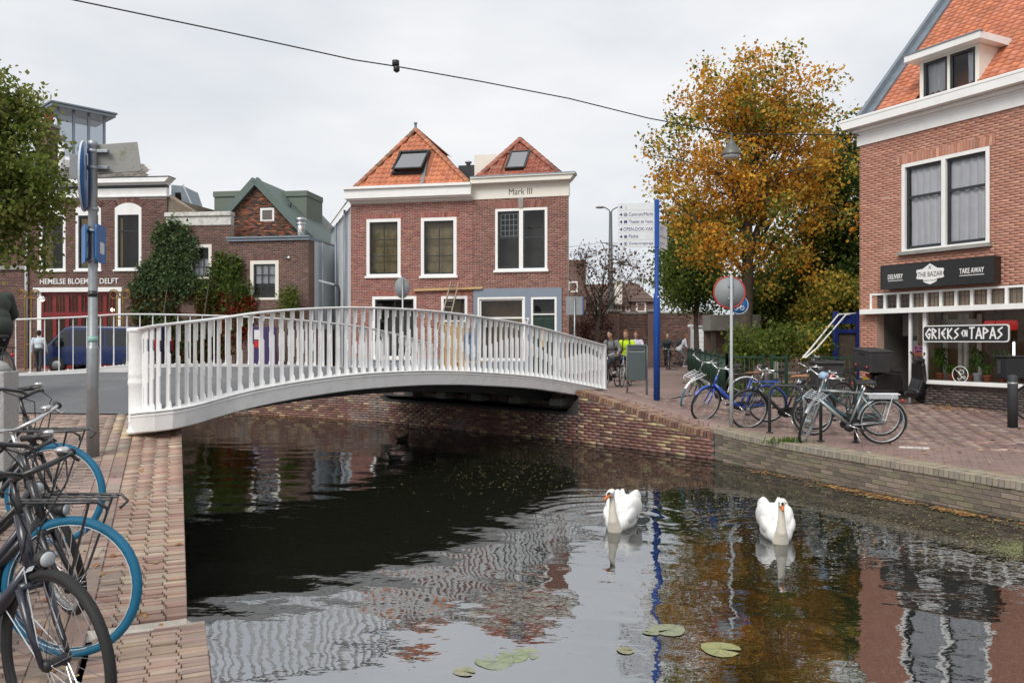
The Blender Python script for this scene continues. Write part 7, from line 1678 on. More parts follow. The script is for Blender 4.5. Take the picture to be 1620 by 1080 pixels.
for s_ in (-1,1):
    mb = MB(); mb.M = SMf; mb.tube([(.40,s_*.26,1.12),(.385,s_*.38,1.145)], .022, 8); mb.build('grip', 'black_rubber', h_); mb = MB(); mb.M = SMf; mb.tube([(.45,s_*.22,1.12),(.46,s_*.28,1.26)], .006, 5); mb.ball((.46,s_*.30,1.29), .05, 10, 6, (.25,1.2,.8)); mb.build('mirror', 'black_plastic', h_)
mb = MB(); mb.M = SMf; mb.lathe([(.07,0),(.055,.03),(.02,.04)], (.585,0,.9), 14, 'x'); mb.build('headlight', 'chrome', sct)
mb = MB(); mb.bev(-.50,-.13,.76,-.02,.13,.86,.04); mb.build('seat', 'black_plastic', sct)
mb = MB(); mb.add([(-1.05,-.28,.80),(-.52,-.28,.80),(-.52,.28,.80),(-1.05,.28,.80),(-1.10,-.31,1.27),(-.50,-.31,1.27),(-.50,.31,1.27),(-1.10,.31,1.27)],[(0,3,2,1),(4,5,6,7),(0,1,5,4),(1,2,6,5),(2,3,7,6),(3,0,4,7)]); bx_ = mb.build('top_box', 'scooter_box', sct); m_ = bx_.modifiers.new('b','BEVEL'); m_.width = .02; m_.segments = 2
MB().bev(-1.12,-.32,1.27,-.49,.32,1.31,.012).build('box_lid', 'scooter_box', bx_); MB().bev(-1.115,-.10,1.20,-1.095,.10,1.225,.004).build('box_handle', 'black_plastic', bx_)
for y in (-.19,.19): MB().lathe([(.035,-.008),(.03,0)], (-1.085,y,.92), 12, 'x').build('reflector', 'tail_red', bx_)
MB().bev(-.93,-.10,.48,-.91,.10,.66,.004).build('number_plate', 'plate_yellow', sct); MB().bev(-.90,-.07,.67,-.86,.07,.73,.01).build('tail_light', 'tail_red', sct)
MB().tube([(-.15,-.08,.25),(-.22,-.24,-.02)], .012, 6).build('side_stand', 'dark_metal', sct); MB().bar((-.2,.17,.50),(.0,.17,.42),.02,.05).build('stripe', 'sign_white', sct); MB().tube([(-.2,-.14,.22),(-.85,-.17,.30)], [.03,.05], 10).build('exhaust', 'dark_metal', sct)
# ================================================================== people and animals: one continuous body each
def cap(p0, r0, p1, r1, c, n=12, m=5):
    """capsule with two radii"""
    p0, p1 = Vector(p0), Vector(p1); d = p1-p0; L_ = d.length; d = d.normalized() if L_ > 1e-6 else Vector((0,0,1)); x = d.orthogonal().normalized(); y = d.cross(x); V = []
    rows_ = [(-math.cos(math.pi/2*k/m)*r0, math.sin(math.pi/2*k/m)*r0, 0) for k in range(m+1)]+[(math.sin(math.pi/2*k/m)*r1, math.cos(math.pi/2*k/m)*r1, 1) for k in range(m+1)]
    for h, r, e in rows_:
        b = (p1 if e else p0)+d*h
        for k in range(n): a = 2*math.pi*k/n; V.append(b+(x*math.cos(a)+y*math.sin(a))*max(r,1e-4))
    return V, [(i*n+k,i*n+(k+1)%n,(i+1)*n+(k+1)%n,(i+1)*n+k) for i in range(len(rows_)-1) for k in range(n)]+[tuple(range(n-1,-1,-1)), tuple((len(rows_)-1)*n+k for k in range(n))]
def ell(c, r, rot, col_, n=18, m=12):
    M = Matrix.Translation(c) @ (Euler(rot).to_matrix().to_4x4()); V = []
    for i in range(m+1):
        t = math.pi*i/m
        for k in range(n): a = 2*math.pi*k/n; V.append(M @ Vector((r[0]*max(math.sin(t),1e-3)*math.cos(a), r[1]*max(math.sin(t),1e-3)*math.sin(a), r[2]*math.cos(t))))
    return V, [(i*n+k,(i+1)*n+k,(i+1)*n+(k+1)%n,i*n+(k+1)%n) for i in range(m) for k in range(n)]
def blob(name, prims, voxel, mat_, parent, smooth=4, loc=None):
    """union of capsules and ellipsoids, remeshed into one continuous surface; each face takes the colour of the nearest primitive"""
    mb = MB()
    for p in prims:
        if p[0] == 'c': V, Fc = cap(*p[1:])
        else: V, Fc = ell(*p[1:])
        mb.add(V, Fc)
    me = bpy.data.meshes.new('t'); me.from_pydata(mb.v, [], mb.f); ob = bpy.data.objects.new('t', me); col.objects.link(ob)
    r_ = ob.modifiers.new('r','REMESH'); r_.mode = 'VOXEL'; r_.voxel_size = voxel; r_.use_smooth_shade = True
    if smooth: s_ = ob.modifiers.new('s','SMOOTH'); s_.factor = .5; s_.iterations = smooth
    dg = bpy.context.evaluated_depsgraph_get(); dg.update(); m2 = bpy.data.meshes.new_from_object(ob.evaluated_get(dg)); bpy.data.objects.remove(ob); bpy.data.meshes.remove(me)
    n = len(m2.polygons); ctr = np.empty(n*3, np.float32); m2.polygons.foreach_get('center', ctr); ctr = ctr.reshape(-1,3); best = np.full(n, 1e9); C = np.zeros((n,3))
    for p in prims:
        if p[0] == 'c':
            a, r0, b, r1, c = np.array(p[1],float), p[2], np.array(p[3],float), p[4], p[5]; d = b-a; t = np.clip(((ctr-a)@d)/max(d@d,1e-9),0,1); dist = np.linalg.norm(ctr-a-t[:,None]*d,axis=1)-(r0+(r1-r0)*t)
        else:
            c0, r, rot, c = p[1:5]; Mi = np.array(Euler(rot).to_matrix()); q = (ctr-np.array(c0,float))@Mi; k = np.linalg.norm(q/np.array(r),axis=1); dist = (k-1)*min(r)
        u = dist < best; best[u] = dist[u]; C[u] = c
    a = m2.attributes.new('Col','FLOAT_COLOR','FACE'); a.data.foreach_set('color', np.hstack([C,np.ones((n,1))]).astype(np.float32).ravel())
    m2.materials.clear(); m2.materials.append(MATS[mat_]); m2.polygons.foreach_set('use_smooth', np.ones(n,bool)); m2.name = name
    return place(m2, name, parent, loc)
SK = (.44,.25,.17)
def person(label, loc, yaw, J, top, legs, shoes=(.05,.045,.04), hair=(.02,.013,.01), skin=SK, vox=.011, scale=1, sleeves=True, hairstyle='short', look=0, pack=None, top2=None, group=None, bald=False, coat=0):
    o = thing('person', label, 'person', loc, yaw, group); o.scale = (scale,)*3; j = {k: Vector(v) for k, v in J.items()}; P = []
    A = lambda a, ra, b, rb, c: P.append(('c', tuple(a), ra, tuple(b), rb, c))
    pel, ch, nk, hd = j['pelvis'], j['chest'], j['neck'], j['head']; up = (ch-pel).normalized(); side = Vector((0,1,0)); 
    sp = math.atan2((ch-pel).x, (ch-pel).z)
    P.append(('e', tuple(pel+up*.02), (.125+coat*.02,.165+coat*.02,.13), (0,sp,0), legs)); P.append(('e', tuple(pel.lerp(ch,.42)), (.115+coat*.03,.155+coat*.03,.17), (0,sp,0), top)); P.append(('e', tuple(ch-up*.03), (.125+coat*.03,.185+coat*.03,.185), (0,sp,0), top))
    if coat: P.append(('e', tuple(pel.lerp(ch,.12)), (.15,.20,.16), (0,sp,0), top))
    A(ch+up*.10, .075, nk, .055, top); A(nk-up*.01, .052, hd-Vector((.01,0,.08)), .050, skin)
    for s_, L_ in ((1,'l'),(-1,'r')):
        sh, el, wr = j['sh'+L_], j['el'+L_], j['wr'+L_]; hp, kn, an = j['hip'+L_], j['kn'+L_], j['an'+L_]
        A(ch+up*.07+side*.06*s_, .07, sh, .070, top); A(sh, .066+coat*.012, el, .050+coat*.012, top); A(el, .050+coat*.012, wr, .036+coat*.01, top if sleeves else skin)
        hd_ = (wr-el).normalized(); A(wr, .027, wr+hd_*.05, .031, skin); pm = wr+hd_*.06; cd = Vector((hd_.x*.3, 0, -1)).normalized(); acr = hd_.cross(cd).normalized()
        for k in range(4): b0 = pm+acr*(.030-.020*k)+hd_*.02; ln = (.038,.045,.042,.032)[k]; A(b0, .0095, b0+(hd_*.7+cd*.5).normalized()*ln, .009, skin); A(b0+(hd_*.7+cd*.5).normalized()*ln, .009, b0+(hd_*.45+cd*.95).normalized()*ln*1.5, .008, skin)
        A(pm+acr*.028-hd_*.02, .011, pm+acr*.046+hd_*.03+cd*.02, .009, skin)
        A(pel+side*.06*s_, .10, hp, .095, legs); A(hp, .088, kn, .060, legs); A(kn, .060, an+Vector((0,0,.02)), .042, legs); 
        ft = j.get('ft'+L_, an+Vector((.17,0,-.05))); A(an+Vector((-.03,0,-.045)), .042, ft, .036, shoes)
    hr = Matrix.Rotation(look,3,'Z'); f = hr @ Vector((1,0,0)); sdv = hr @ Vector((0,1,0))
    P.append(('e', tuple(hd+Vector((0,0,.015))), (.098,.078,.112), (0,0,look), skin)); P.append(('e', tuple(hd+f*.022-Vector((0,0,.055))), (.066,.056,.066), (0,0,look), skin))
    A(hd+f*.088+Vector((0,0,.008)), .010, hd+f*.108-Vector((0,0,.020)), .014, skin)
    for s_ in (1,-1): P.append(('e', tuple(hd+sdv*.078*s_-f*.005-Vector((0,0,.005))), (.020,.010,.030), (0,0,look), skin))
    A(hd+f*.078+sdv*.02-Vector((0,0,.050)), .009, hd+f*.078-sdv*.02-Vector((0,0,.050)), .009, tuple(c*.72 for c in skin))
    b = blob('body', P, vox, 'body_col', o)
    for s_ in (1,-1): MB().ball(hd+f*.086+sdv*.030*s_+Vector((0,0,.018)), .0105, 8, 6).build('eye', 'eye_dark', o)
    if not bald:
        H_ = [('e', tuple(hd+Vector((0,0,.050))-f*.018), (.104,.087,.092), (0,0,look), hair), ('e', tuple(hd-f*.055+Vector((0,0,.0))), (.058,.078,.085), (0,0,look), hair)]
        if hairstyle == 'curly': H_ += [('e', tuple(hd+Vector((0,0,.10))+f*random.uniform(-.07,.07)+sdv*random.uniform(-.06,.06)), (.035,.035,.03), (0,0,0), hair) for _ in range(14)]
        elif hairstyle == 'quiff': H_ += [('e', tuple(hd+Vector((0,0,.125))+f*.03), (.06,.06,.035), (0,0,look), hair)]
        elif hairstyle == 'long': H_ += [('e', tuple(hd-f*.06-Vector((0,0,.10))), (.05,.08,.12), (0,0,look), hair)]
        blob('hair', H_, .010, 'body_col', o, 2)
    if pack:
        c, big = pack; q = ch-up*.10+(hr @ Vector((0,0,0)))-Vector((up.z,0,-up.x))*.20
        if big: blob('backpack', [('e', tuple(q), (.11,.15,.22), (0,sp,0), c), ('e', tuple(q-Vector((.06,0,.08))), (.07,.12,.10), (0,sp,0), c)], .014, 'body_col', o, 3)
        for s_ in (1,-1): MB().tube([ch+up*.14+side*.10*s_-Vector((.05,0,0)), ch+up*.12+side*.105*s_+Vector((.075,0,.02)), ch-up*.02+side*.115*s_+Vector((.135,0,0)), ch-up*.20+side*.13*s_+Vector((.09,0,0))], .016, 6).build('strap', 'black_plastic', o)
    return o
def cyc(lean=.10, kn=.0, steer=0, hb=(.30,.26,1.06), sit=.98, left_up=True):
    """riding pose; local x forward, saddle over x = -.22"""
    px = -.24; pel = (px,0,sit); ch = (px+lean*1.9,0,sit+.37); nk = (px+lean*2.5+.02,0,sit+.535); hd = (px+lean*2.7+.06,0,sit+.69)
    J = dict(pelvis=pel, chest=ch, neck=nk, head=hd)
    for s_, L_ in ((1,'l'),(-1,'r')):
        J['sh'+L_] = (ch[0]+.03, s_*.185, sit+.45); J['wr'+L_] = (hb[0]-.13, s_*hb[1], hb[2]+.02); J['el'+L_] = ((ch[0]+hb[0]-.12)/2-.05, s_*.29, (sit+.45+hb[2])/2-.06)
        J['hip'+L_] = (px+.03, s_*.10, sit-.04); up_ = (s_ > 0) == left_up
        an = (.02, s_*.12, .52) if up_ else (-.0, s_*.12, .22); J['an'+L_] = an; J['kn'+L_] = (.20, s_*.13, .86) if up_ else (.10, s_*.13, .60)
    return J
def walk(st=.16, arm=.1):
    J = dict(pelvis=(0,0,.95), chest=(.02,0,1.30), neck=(.02,0,1.47), head=(.05,0,1.62))
    for s_, L_ in ((1,'l'),(-1,'r')):
        J['sh'+L_] = (.0,s_*.19,1.39); J['el'+L_] = (-arm*s_*.6,s_*.24,1.12); J['wr'+L_] = (-arm*s_*1.2+.08,s_*.24,.90); J['hip'+L_] = (0,s_*.09,.92); J['kn'+L_] = (st*s_*.5+.04,s_*.10,.50); J['an'+L_] = (st*s_,s_*.10,.09)
    return J
# near cyclists coming off the street towards the bridge (heading left and to the viewer)
def rider(px, py, yaw, label_b, label_p, bkw, pkw, J, scale=1.0):
    p = on_r(px, py); p.z -= .01
    b = bike(label_b, p, R(yaw), **{**dict(group='bicycles being ridden', stand=False), **bkw}); q = person(label_p, p, R(yaw), J, **pkw); return p
rider(968, 613, -118, 'black bicycle ridden by the man in the grey hooded jacket', 'man in grey hooded jacket and black trousers cycling beside the end of the bridge rail', dict(), dict(top=(.17,.17,.175), legs=(.018,.018,.022), shoes=(.45,.45,.44), hair=(.012,.009,.008), hairstyle='quiff', pack=((.03,.03,.03),False), look=R(-15), coat=.6), cyc(.13, hb=(.30,.27,1.08)))
rider(991, 611, -112, 'bicycle with white frame ridden by the man in the yellow jacket', 'man in bright yellow jacket with dark backpack cycling second in the group', dict(frame='sign_white'), dict(top=(.50,.72,.015), legs=(.03,.05,.10), shoes=(.25,.15,.08), hair=(.20,.10,.04), hairstyle='quiff', pack=((.02,.035,.035),True), look=R(-10), coat=.5), cyc(.09, left_up=False))
rider(1006, 602, -105, 'dark bicycle ridden by the man in the white shirt', 'man in pale lilac shirt cycling behind the litter bin', dict(), dict(top=(.58,.55,.66), legs=(.05,.055,.08), hair=(.16,.07,.035), hairstyle='curly', look=R(0)), cyc(.05))
rider(1056, 584.5, -95, 'black bicycle with side bag ridden by the bald man', 'bald man in dark jacket cycling far down the brick path', dict(), dict(top=(.018,.024,.032), legs=(.012,.012,.014), bald=True, vox=.014, coat=.6), cyc(.05))
rider(1080, 585, 12, 'bicycle ridden by the person in the pale jacket', 'person in pale grey jacket cycling to the right beside the green fence', dict(), dict(top=(.50,.52,.55), legs=(.16,.16,.17), shoes=(.6,.6,.6), hair=(.20,.10,.05), vox=.014, pack=((.03,.03,.04),True), coat=.5), cyc(.14))
# the blurred rider cut off by the left edge
pr = Vector((gx(-14,11.6), 11.6, zl1(-6,11.6)-.01)); bike('dark bicycle ridden past the left edge of the frame', pr, R(142), stand=False, group='bicycles being ridden')
person('person in dark green coat riding a bicycle, cut off by the left edge', pr, R(142), cyc(.07), top=(.035,.045,.035), legs=(.02,.02,.022), hair=(.09,.04,.022), coat=.6, look=R(20), vox=.012, scale=1.05)
# pedestrian near the van
person('pedestrian in pale shirt walking towards the flower shop behind the rail', (gx(61,32), 32, zg1(gx(61,32),32)), R(100), walk(), top=(.55,.62,.68), legs=(.04,.04,.045), hair=(.02,.015,.012), vox=.014)
# man at work by the ladder, standing on the trestle
Jm = walk(.05); Jm['elr'] = (.22,-.26,1.30); Jm['wrr'] = (.40,-.22,1.48); Jm['ell'] = (.18,.28,1.18); Jm['wrl'] = (.36,.20,1.30)
person('man in brown shirt and blue jeans standing on the trestle by the ladder', (gx(741,29.6), 29.55, ZH+.585), R(95), Jm, top=(.26,.20,.16), legs=(.09,.17,.30), hair=(.05,.04,.035), vox=.014)
# ---------------------------------------------------------------- swans
WH = (.86,.85,.82); NK = (.68,.63,.54); DN = (.80,.78,.74)
def swan(label, loc, yaw, bend, look, group='swans on the canal'):
    o = thing('swan', label, 'swan', (*loc, 0), yaw, group); P = []
    P += [('e', (-.03,0,.07), (.37,.185,.14), (0,0,0), WH), ('e', (.19,0,.08), (.16,.15,.135), (0,0,0), WH), ('e', (-.36,0,.16), (.15,.08,.045), (0,R(28),0), WH), ('e', (-.20,0,.20), (.24,.12,.13), (0,R(10),0), WH)]
    for s_ in (1,-1):
        P += [('e', (-.06,s_*.115,.185), (.29,.085,.165), (s_*R(-10),R(-4),s_*R(-6)), WH), ('e', (-.17,s_*.105,.265), (.21,.066,.125), (s_*R(4),R(14),s_*R(-9)), WH), ('e', (.07,s_*.125,.15), (.17,.07,.12), (s_*R(-12),0,0), WH), ('e', (-.30,s_*.07,.275), (.17,.045,.075), (s_*R(10),R(26),s_*R(-12)), WH)]
    P = [('e', tuple(v*.92 for v in p[1]), tuple(v*f for v, f in zip(p[2], (.95,.88,.88))), p[3], p[4]) for p in P]
    b = blob('body', P+[('c', *a) for a in (((.28,0,.02),.085,(.335,bend*.2,.12),.056,NK),((.335,bend*.2,.12),.056,(.345,bend*.5,.23),.040,NK),((.345,bend*.5,.23),.040,(.335,bend*.8,.35),.031,NK),((.335,bend*.8,.35),.031,(.35,bend,.42),.034,NK))]
        +[('e', (.375,bend,.43), (.060,.038,.040), (0,R(18),look), DN), ('e', (.41,bend+math.sin(look)*.03,.418), (.045,.029,.029), (0,R(22),look), DN)], .0075, 'feather', o, 8)
    for s_ in (1,-1):
        w_ = None
        for k in range(9):
            t = k/8; f_ = MB(); f_.col = (.83,.83,.81); a = Vector((-.05-.20*t, s_*(.176-.068*t), .09+.165*t)); e = a+Vector((-.19,-s_*.035,.02+.06*t)); f_.smooth = True
            f_.add([a+Vector((0,s_*.0,-.02)), a+Vector((0,s_*.0,.02)), a.lerp(e,.7)+Vector((0,s_*.006,.022)), e, a.lerp(e,.7)+Vector((0,s_*.006,-.022))],[(0,1,2,3,4)]); f_.build('feather', 'feather', o)
    hd = Vector((.41,bend,.42)); dv = Vector((math.cos(look),math.sin(look),-.55)).normalized(); p0 = hd+dv*.025
    blob('bill', [('c', tuple(p0), .021, tuple(p0+dv*.055), .014, (.62,.16,.035)), ('c', tuple(p0+dv*.055), .0145, tuple(p0+dv*.075), .011, (.60,.15,.03)), ('c', tuple(p0+dv*.082), .008, tuple(p0+dv*.086), .007, (.02,.02,.02))], .004, 'feather', o, 2)
    blob('knob', [('e', tuple(hd+dv*.030+Vector((0,0,.022))), (.020,.015,.013), (0,R(30),look), (.012,.012,.012)), ('c', tuple(hd+dv*.01+Vector((0,0,.014))), .016, tuple(hd+dv*.05+Vector((0,0,.012))), .009, (.012,.012,.012))], .004, 'feather', o, 1)
    for s_ in (1,-1): q = hd+Vector((-math.sin(look),math.cos(look),0))*s_*.031+Vector((math.cos(look),math.sin(look),0))*.008+Vector((0,0,.012)); MB().ball(q, .007, 8, 6).build('eye', 'eye_dark', o)
    return o
swan('white swan facing half left with wing raised, nearer the middle of the canal', SW1, R(-112), -.02, R(-28))
swan('white swan swimming straight at the viewer, the right one of the pair', SW2, R(-100), .0, R(-6))
# coots
for (px, py, yaw, lab) in ((637,697,30,'small black coot swimming nearest the bridge abutment'),(625,727,200,'small black coot with white bill, the nearer of the two')):
    d = H*F/(py-540); o = thing('coot', lab, 'coot', (gx(px,d), d, 0), R(yaw), 'coots on the canal'); o.scale = (.8,)*3; B_ = (.012,.012,.013)
    blob('body', [('e', (0,0,.045), (.15,.085,.065), (0,R(-4),0), B_), ('c', (.09,0,.07), .04, (.13,0,.135), .030, B_), ('e', (.145,0,.155), (.042,.033,.034), (0,0,0), B_), ('c', (-.12,0,.06), .04, (-.19,0,.085), .015, B_)], .008, 'feather', o, 3)
    MB().tube([(.175,0,.155),(.215,0,.142)], [.013,.004], 8).build('bill', 'sign_white', o)
# ================================================================== trees
def tree(name, label, base, trunk_r, crown, nclump, per, leaf, colour, height_trunk, spread=.30, limbs=26, group=None, bare=False, twig=True, seed=1, hollow=.0, gap=0):
    """crown: list of (centre, radii) in world metres; leaves sit in clumps along twigs through the crown volume"""
    rg = np.random.default_rng(seed); o = thing(name, label, 'tree', base, 0, group); b0 = Vector(base); rr = random.Random(seed)
    C = np.array([c for c, _ in crown], float); Rr = np.array([r for _, r in crown], float); vol = Rr.prod(1); pts = []
    while len(pts) < nclump:
        k = rg.choice(len(C), p=vol/vol.sum()); v = rg.normal(size=3); v /= np.linalg.norm(v); q = C[k]+v*Rr[k]*(hollow+(1-hollow)*rg.random()**.42)
        # keep gaps: drop clumps where a coarse noise is low
        n_ = math.sin(q[0]*2.1+seed)+math.sin(q[1]*1.7+2*seed)+math.sin(q[2]*2.3+3*seed)
        if gap and n_ < -1.2 and rg.random() < gap: continue
        pts.append(q)
    pts = np.array(pts)
    # woody parts
    mb = MB(); top = Vector((float(C[:,0].mean()), float(C[:,1].mean()), 0))-Vector((b0.x,b0.y,0)); zt = float((C[:,2]).max())-b0.z
    tp = [Vector((0,0,-.1)), Vector((rr.gauss(0,.05),0,height_trunk*.5)), Vector((top.x*.15+rr.gauss(0,.06),top.y*.15,height_trunk)), Vector((top.x*.6,top.y*.6,height_trunk+(zt-height_trunk)*.5)), Vector((top.x,top.y,zt))]
    mb.tube(tp, [trunk_r*1.25,trunk_r,trunk_r*.85,trunk_r*.5,trunk_r*.12], 12)
    ends = []
    sel = rg.choice(len(pts), limbs, replace=False)
    for i in sel:
        e = Vector(pts[i])-b0; t = rr.uniform(.0,.75); s_ = tp[2].lerp(tp[4], t*.8); m1 = s_.lerp(e,.4)+Vector((rr.gauss(0,.12),rr.gauss(0,.12),.25)); m2 = s_.lerp(e,.75)+Vector((rr.gauss(0,.1),rr.gauss(0,.1),.12)); r0 = trunk_r*(.36-.2*t)
        mb.tube([s_,m1,m2,e], [r0,r0*.6,r0*.35,r0*.12], 6); ends += [(m1,r0*.4),(m2,r0*.28)]
    if twig:
        E_ = np.array([tuple(e) for e, _ in ends])
        for i in range(0, len(pts), 2 if not bare else 1):
            q = Vector(pts[i])-b0; d = np.linalg.norm(E_-np.array(q),axis=1); k = int(d.argmin()); s_, r0 = ends[k]; m_ = s_.lerp(q,.55)+Vector((rr.gauss(0,.07),rr.gauss(0,.07),.08)); mb.tube([s_,m_,q], [max(r0*.5,.008),.008,.004], 4, False)
    mb.build('trunk', 'bark', o)
    P = (pts[:,None,:]+rg.normal(size=(len(pts),per,3))*np.array([spread,spread,spread*.75])).reshape(-1,3)
    V, Q = leaf_quads(P, leaf, rg, .35)
    col_ = colour(np.repeat(pts, per, 0), P, rg); stuff(place(np_mesh('crown', V-np.array(base), Q, 'leaf', np.clip(col_,.004,1)), 'crown', o)); return o
def mixcol(pal_a, pal_b, f, rg):
    A_, B_ = np.array(pal_a), np.array(pal_b); n = len(f); a = A_[rg.integers(0,len(A_),n)]; b = B_[rg.integers(0,len(B_),n)]; k = (rg.random(n) < f)[:,None]
    return np.where(k, b, a)*(1+rg.normal(0,.16,(n,1)))
GREEN = [(.11,.15,.028),(.14,.18,.035),(.085,.12,.022),(.18,.21,.045)]; YEL = [(.62,.47,.09),(.66,.48,.08),(.52,.43,.08),(.42,.38,.075)]; ORG = [(.72,.38,.05),(.66,.32,.045),(.76,.44,.06),(.58,.26,.035),(.50,.22,.035)]
def ce(px, py, d, rx, ry, rz_): 
    """ellipse in pixels at a depth -> centre and radii in metres"""
    p = at(px,py,d); return (p.x,p.y,p.z), (rx*d/F, ry, rz_*d/F)
D = 27.0
def autumn(c, P, rg):
    x = (P[:,0]*F/P[:,1])+810; z = 540-(P[:,2]-H)*F/P[:,1]
    nz_ = np.sin(c[:,0]*1.9+1)+np.sin(c[:,2]*1.6+2)+np.sin(c[:,1]*2.2)
    f = np.clip(.60+.16*nz_-.25*np.clip((x-1290)/60,0,1)-.35*np.clip((z-390)/60,0,1), .06, .95)
    f2 = np.clip(.58+.16*nz_-.30*np.clip((x-1270)/70,0,1)-.3*np.clip((z-400)/60,0,1), .05, .9)
    per_ = 52; rc = np.repeat(rg.random(len(P)//per_), per_); mixr = np.where(rg.random(len(P)) < .65, rc, rg.random(len(P)))
    a = mixcol(GREEN, YEL, f, rg); b = mixcol(ORG, ORG, f, rg); k = (mixr < f2)[:,None]; return np.where(k, b, a)*(.85+.3*np.repeat(rg.random(len(P)//per_), per_))[:,None]
tree('autumn_tree', 'tall lime tree in orange and yellow autumn leaf behind the fence', (gx(1178,D), D, H-1.44), .24,
     [ce(1165,150,D,95,2.2,75), ce(1235,165,D,85,2.2,80), ce(1110,230,D,85,2.3,85), ce(1280,240,D,85,2.3,90), ce(1195,250,D+.4,120,2.6,110), ce(1100,320,D,70,2.0,75), ce(1180,350,D-.3,105,2.4,75), ce(1275,335,D,85,2.2,85), ce(1110,400,D,50,1.6,45), ce(1215,425,D-.2,75,1.8,45)], 640, 52, .122, autumn, 3.4, .24, 50, seed=3, gap=.97)
# green trees behind
def greens(pa, pb, f0): return lambda c, P, rg: mixcol(pa, pb, np.clip(f0+.2*(np.sin(c[:,0]*2)+np.sin(c[:,2]*1.7)),0,1), rg)
DKG = [(.03,.065,.013),(.045,.085,.016),(.06,.105,.02)]; LTG = [(.13,.18,.03),(.17,.22,.04),(.10,.15,.025)]
tree('green_tree', 'dark green tree in front of the brick wall, left of the autumn tree', (gx(1104,35), 35, H-1.42), .13, [ce(1098,420,35,38,1.3,50), ce(1082,450,35,30,1.2,45), ce(1122,460,35,34,1.3,40)], 260, 44, .13, greens(DKG, GREEN, .4), 2.2, .22, 14, group='trees behind the right bank', seed=5, gap=.5)
tree('green_tree', 'pale yellow green tree far behind the signpost', (gx(1085,50), 50, H-1.4), .2, [ce(1085,395,50,50,2,75), ce(1060,450,50,30,1.6,45), ce(1120,360,50,40,2,55)], 240, 44, .20, greens(LTG, GREEN, .3), 4, .35, 14, group='trees behind the right bank', seed=8, gap=.3)
tree('green_tree', 'dark leafy tree beside the corner of the brick shop', (gx(1318,29), 29, H-1.44), .2, [ce(1320,330,29,55,1.8,90), ce(1300,420,29,65,1.8,60), ce(1345,250,29.5,40,1.5,60), ce(1350,400,29,40,1.5,80)], 420, 44, .14, greens(DKG, GREEN, .5), 3, .25, 18, group='trees behind the right bank', seed=9, gap=.3)
tree('green_tree', 'bushy green tree over the playground behind the round blue sign', (gx(1235,31), 31, H-1.44), .15, [ce(1225,450,31,60,1.8,45), ce(1265,470,31,55,1.8,45), ce(1190,480,31,40,1.4,35), ce(1235,500,30.5,60,1.5,35)], 330, 44, .13, greens(GREEN, LTG, .55), 1.6, .25, 14, group='trees behind the right bank', seed=12, gap=.3)
tree('yellow_tree', 'yellow leaved small tree above the playground slide', (gx(1320,27.5), 27.5, H-1.45), .1, [ce(1322,465,27.5,42,1.2,38), ce(1300,490,27.5,36,1.0,28), ce(1345,480,27.5,30,1.0,40)], 240, 40, .12, greens(GREEN, YEL, .6), 1.3, .2, 10, group='trees behind the right bank', seed=13, gap=.3)
tree('green_tree', 'tall green plane tree reaching in at the left edge', (gx(-70,19), 19, zl1(-10,14)-.9), .25, [ce(-40,200,19,75,1.7,85), ce(30,235,19,62,1.5,70), ce(62,290,19,46,1.3,50), ce(15,330,19,60,1.5,60), ce(-60,320,19,80,1.7,90), ce(30,400,19,28,1.0,32), ce(5,160,19,40,1.3,50)], 470, 46, .11, greens([(.15,.20,.04),(.19,.235,.05),(.11,.155,.03)], [(.25,.28,.07),(.28,.29,.08)], .3), 3.6, .20, 26, seed=15, gap=.7)
tree('bare_tree', 'nearly bare small tree with a few rusty leaves behind the cyclists', (gx(944,41), 41, H-1.42), .13, [ce(935,420,41,50,1.6,40), ce(985,430,41,50,1.6,50), ce(950,480,41,60,1.5,35)], 420, 3, .13, lambda c, P, rg: mixcol([(.13,.055,.03),(.17,.07,.035)], [(.10,.045,.03)], np.full(len(P),.5), rg), 2.2, .25, 26, bare=True, seed=17)
# low hedges and shrubs behind the fences
def shrub(label, px, py, d, rx, rz_, n, pa, pb, f, leaf=.10, seed=1, group='shrubs behind the green fence'):
    rg = np.random.default_rng(seed); b = (gx(px,d), d, zg1(gx(px,d),d)); o = thing('shrub', label, 'shrub', b, 0, group)
    c, r = ce(px,py,d,rx,.7,rz_); c = np.array(c); r = np.array(r); v = rg.normal(size=(n,3)); v /= np.linalg.norm(v,axis=1,keepdims=True); q = c+v*r*(rg.random((n,1))**.4); P = (q[:,None]+rg.normal(size=(n,30,3))*.13).reshape(-1,3); P[:,2] = np.maximum(P[:,2], b[2]+.02)
    V, Q = leaf_quads(P, leaf, rg, .2); stuff(place(np_mesh('foliage', V-np.array(b), Q, 'leaf', np.clip(mixcol(pa,pb,np.full(len(P),f),rg),.004,1)), 'foliage', o))
    mb = MB()
    for k in range(7): e = Vector(q[rg.integers(0,n)])-Vector(b); mb.tube([(0,0,0), e*.5+Vector((0,0,.1)), e], [.02,.014,.006], 5)
    mb.build('stem', 'bark', o)
shrub('yellow green shrub behind the left half of the playground fence', 1180, 548, 22.8, 34, 34, 55, GREEN, LTG, .4, seed=21)
shrub('bright yellow green shrub behind the railing gate', 1225, 540, 24, 32, 34, 55, GREEN, LTG, .6, seed=22)
shrub('yellowish shrub under the slide rails', 1272, 545, 24.5, 34, 32, 55, LTG, YEL, .3, seed=23)
shrub('dark shrub between the slide and the blue tower', 1305, 535, 26, 28, 34, 45, DKG, GREEN, .4, seed=24)
shrub('rusty red creeper shrub hanging over the park wall', 938, 525, 41.6, 36, 30, 60, [(.11,.045,.03),(.15,.055,.03)], [(.08,.035,.025)], .5, seed=25, group='shrubs by the park wall')
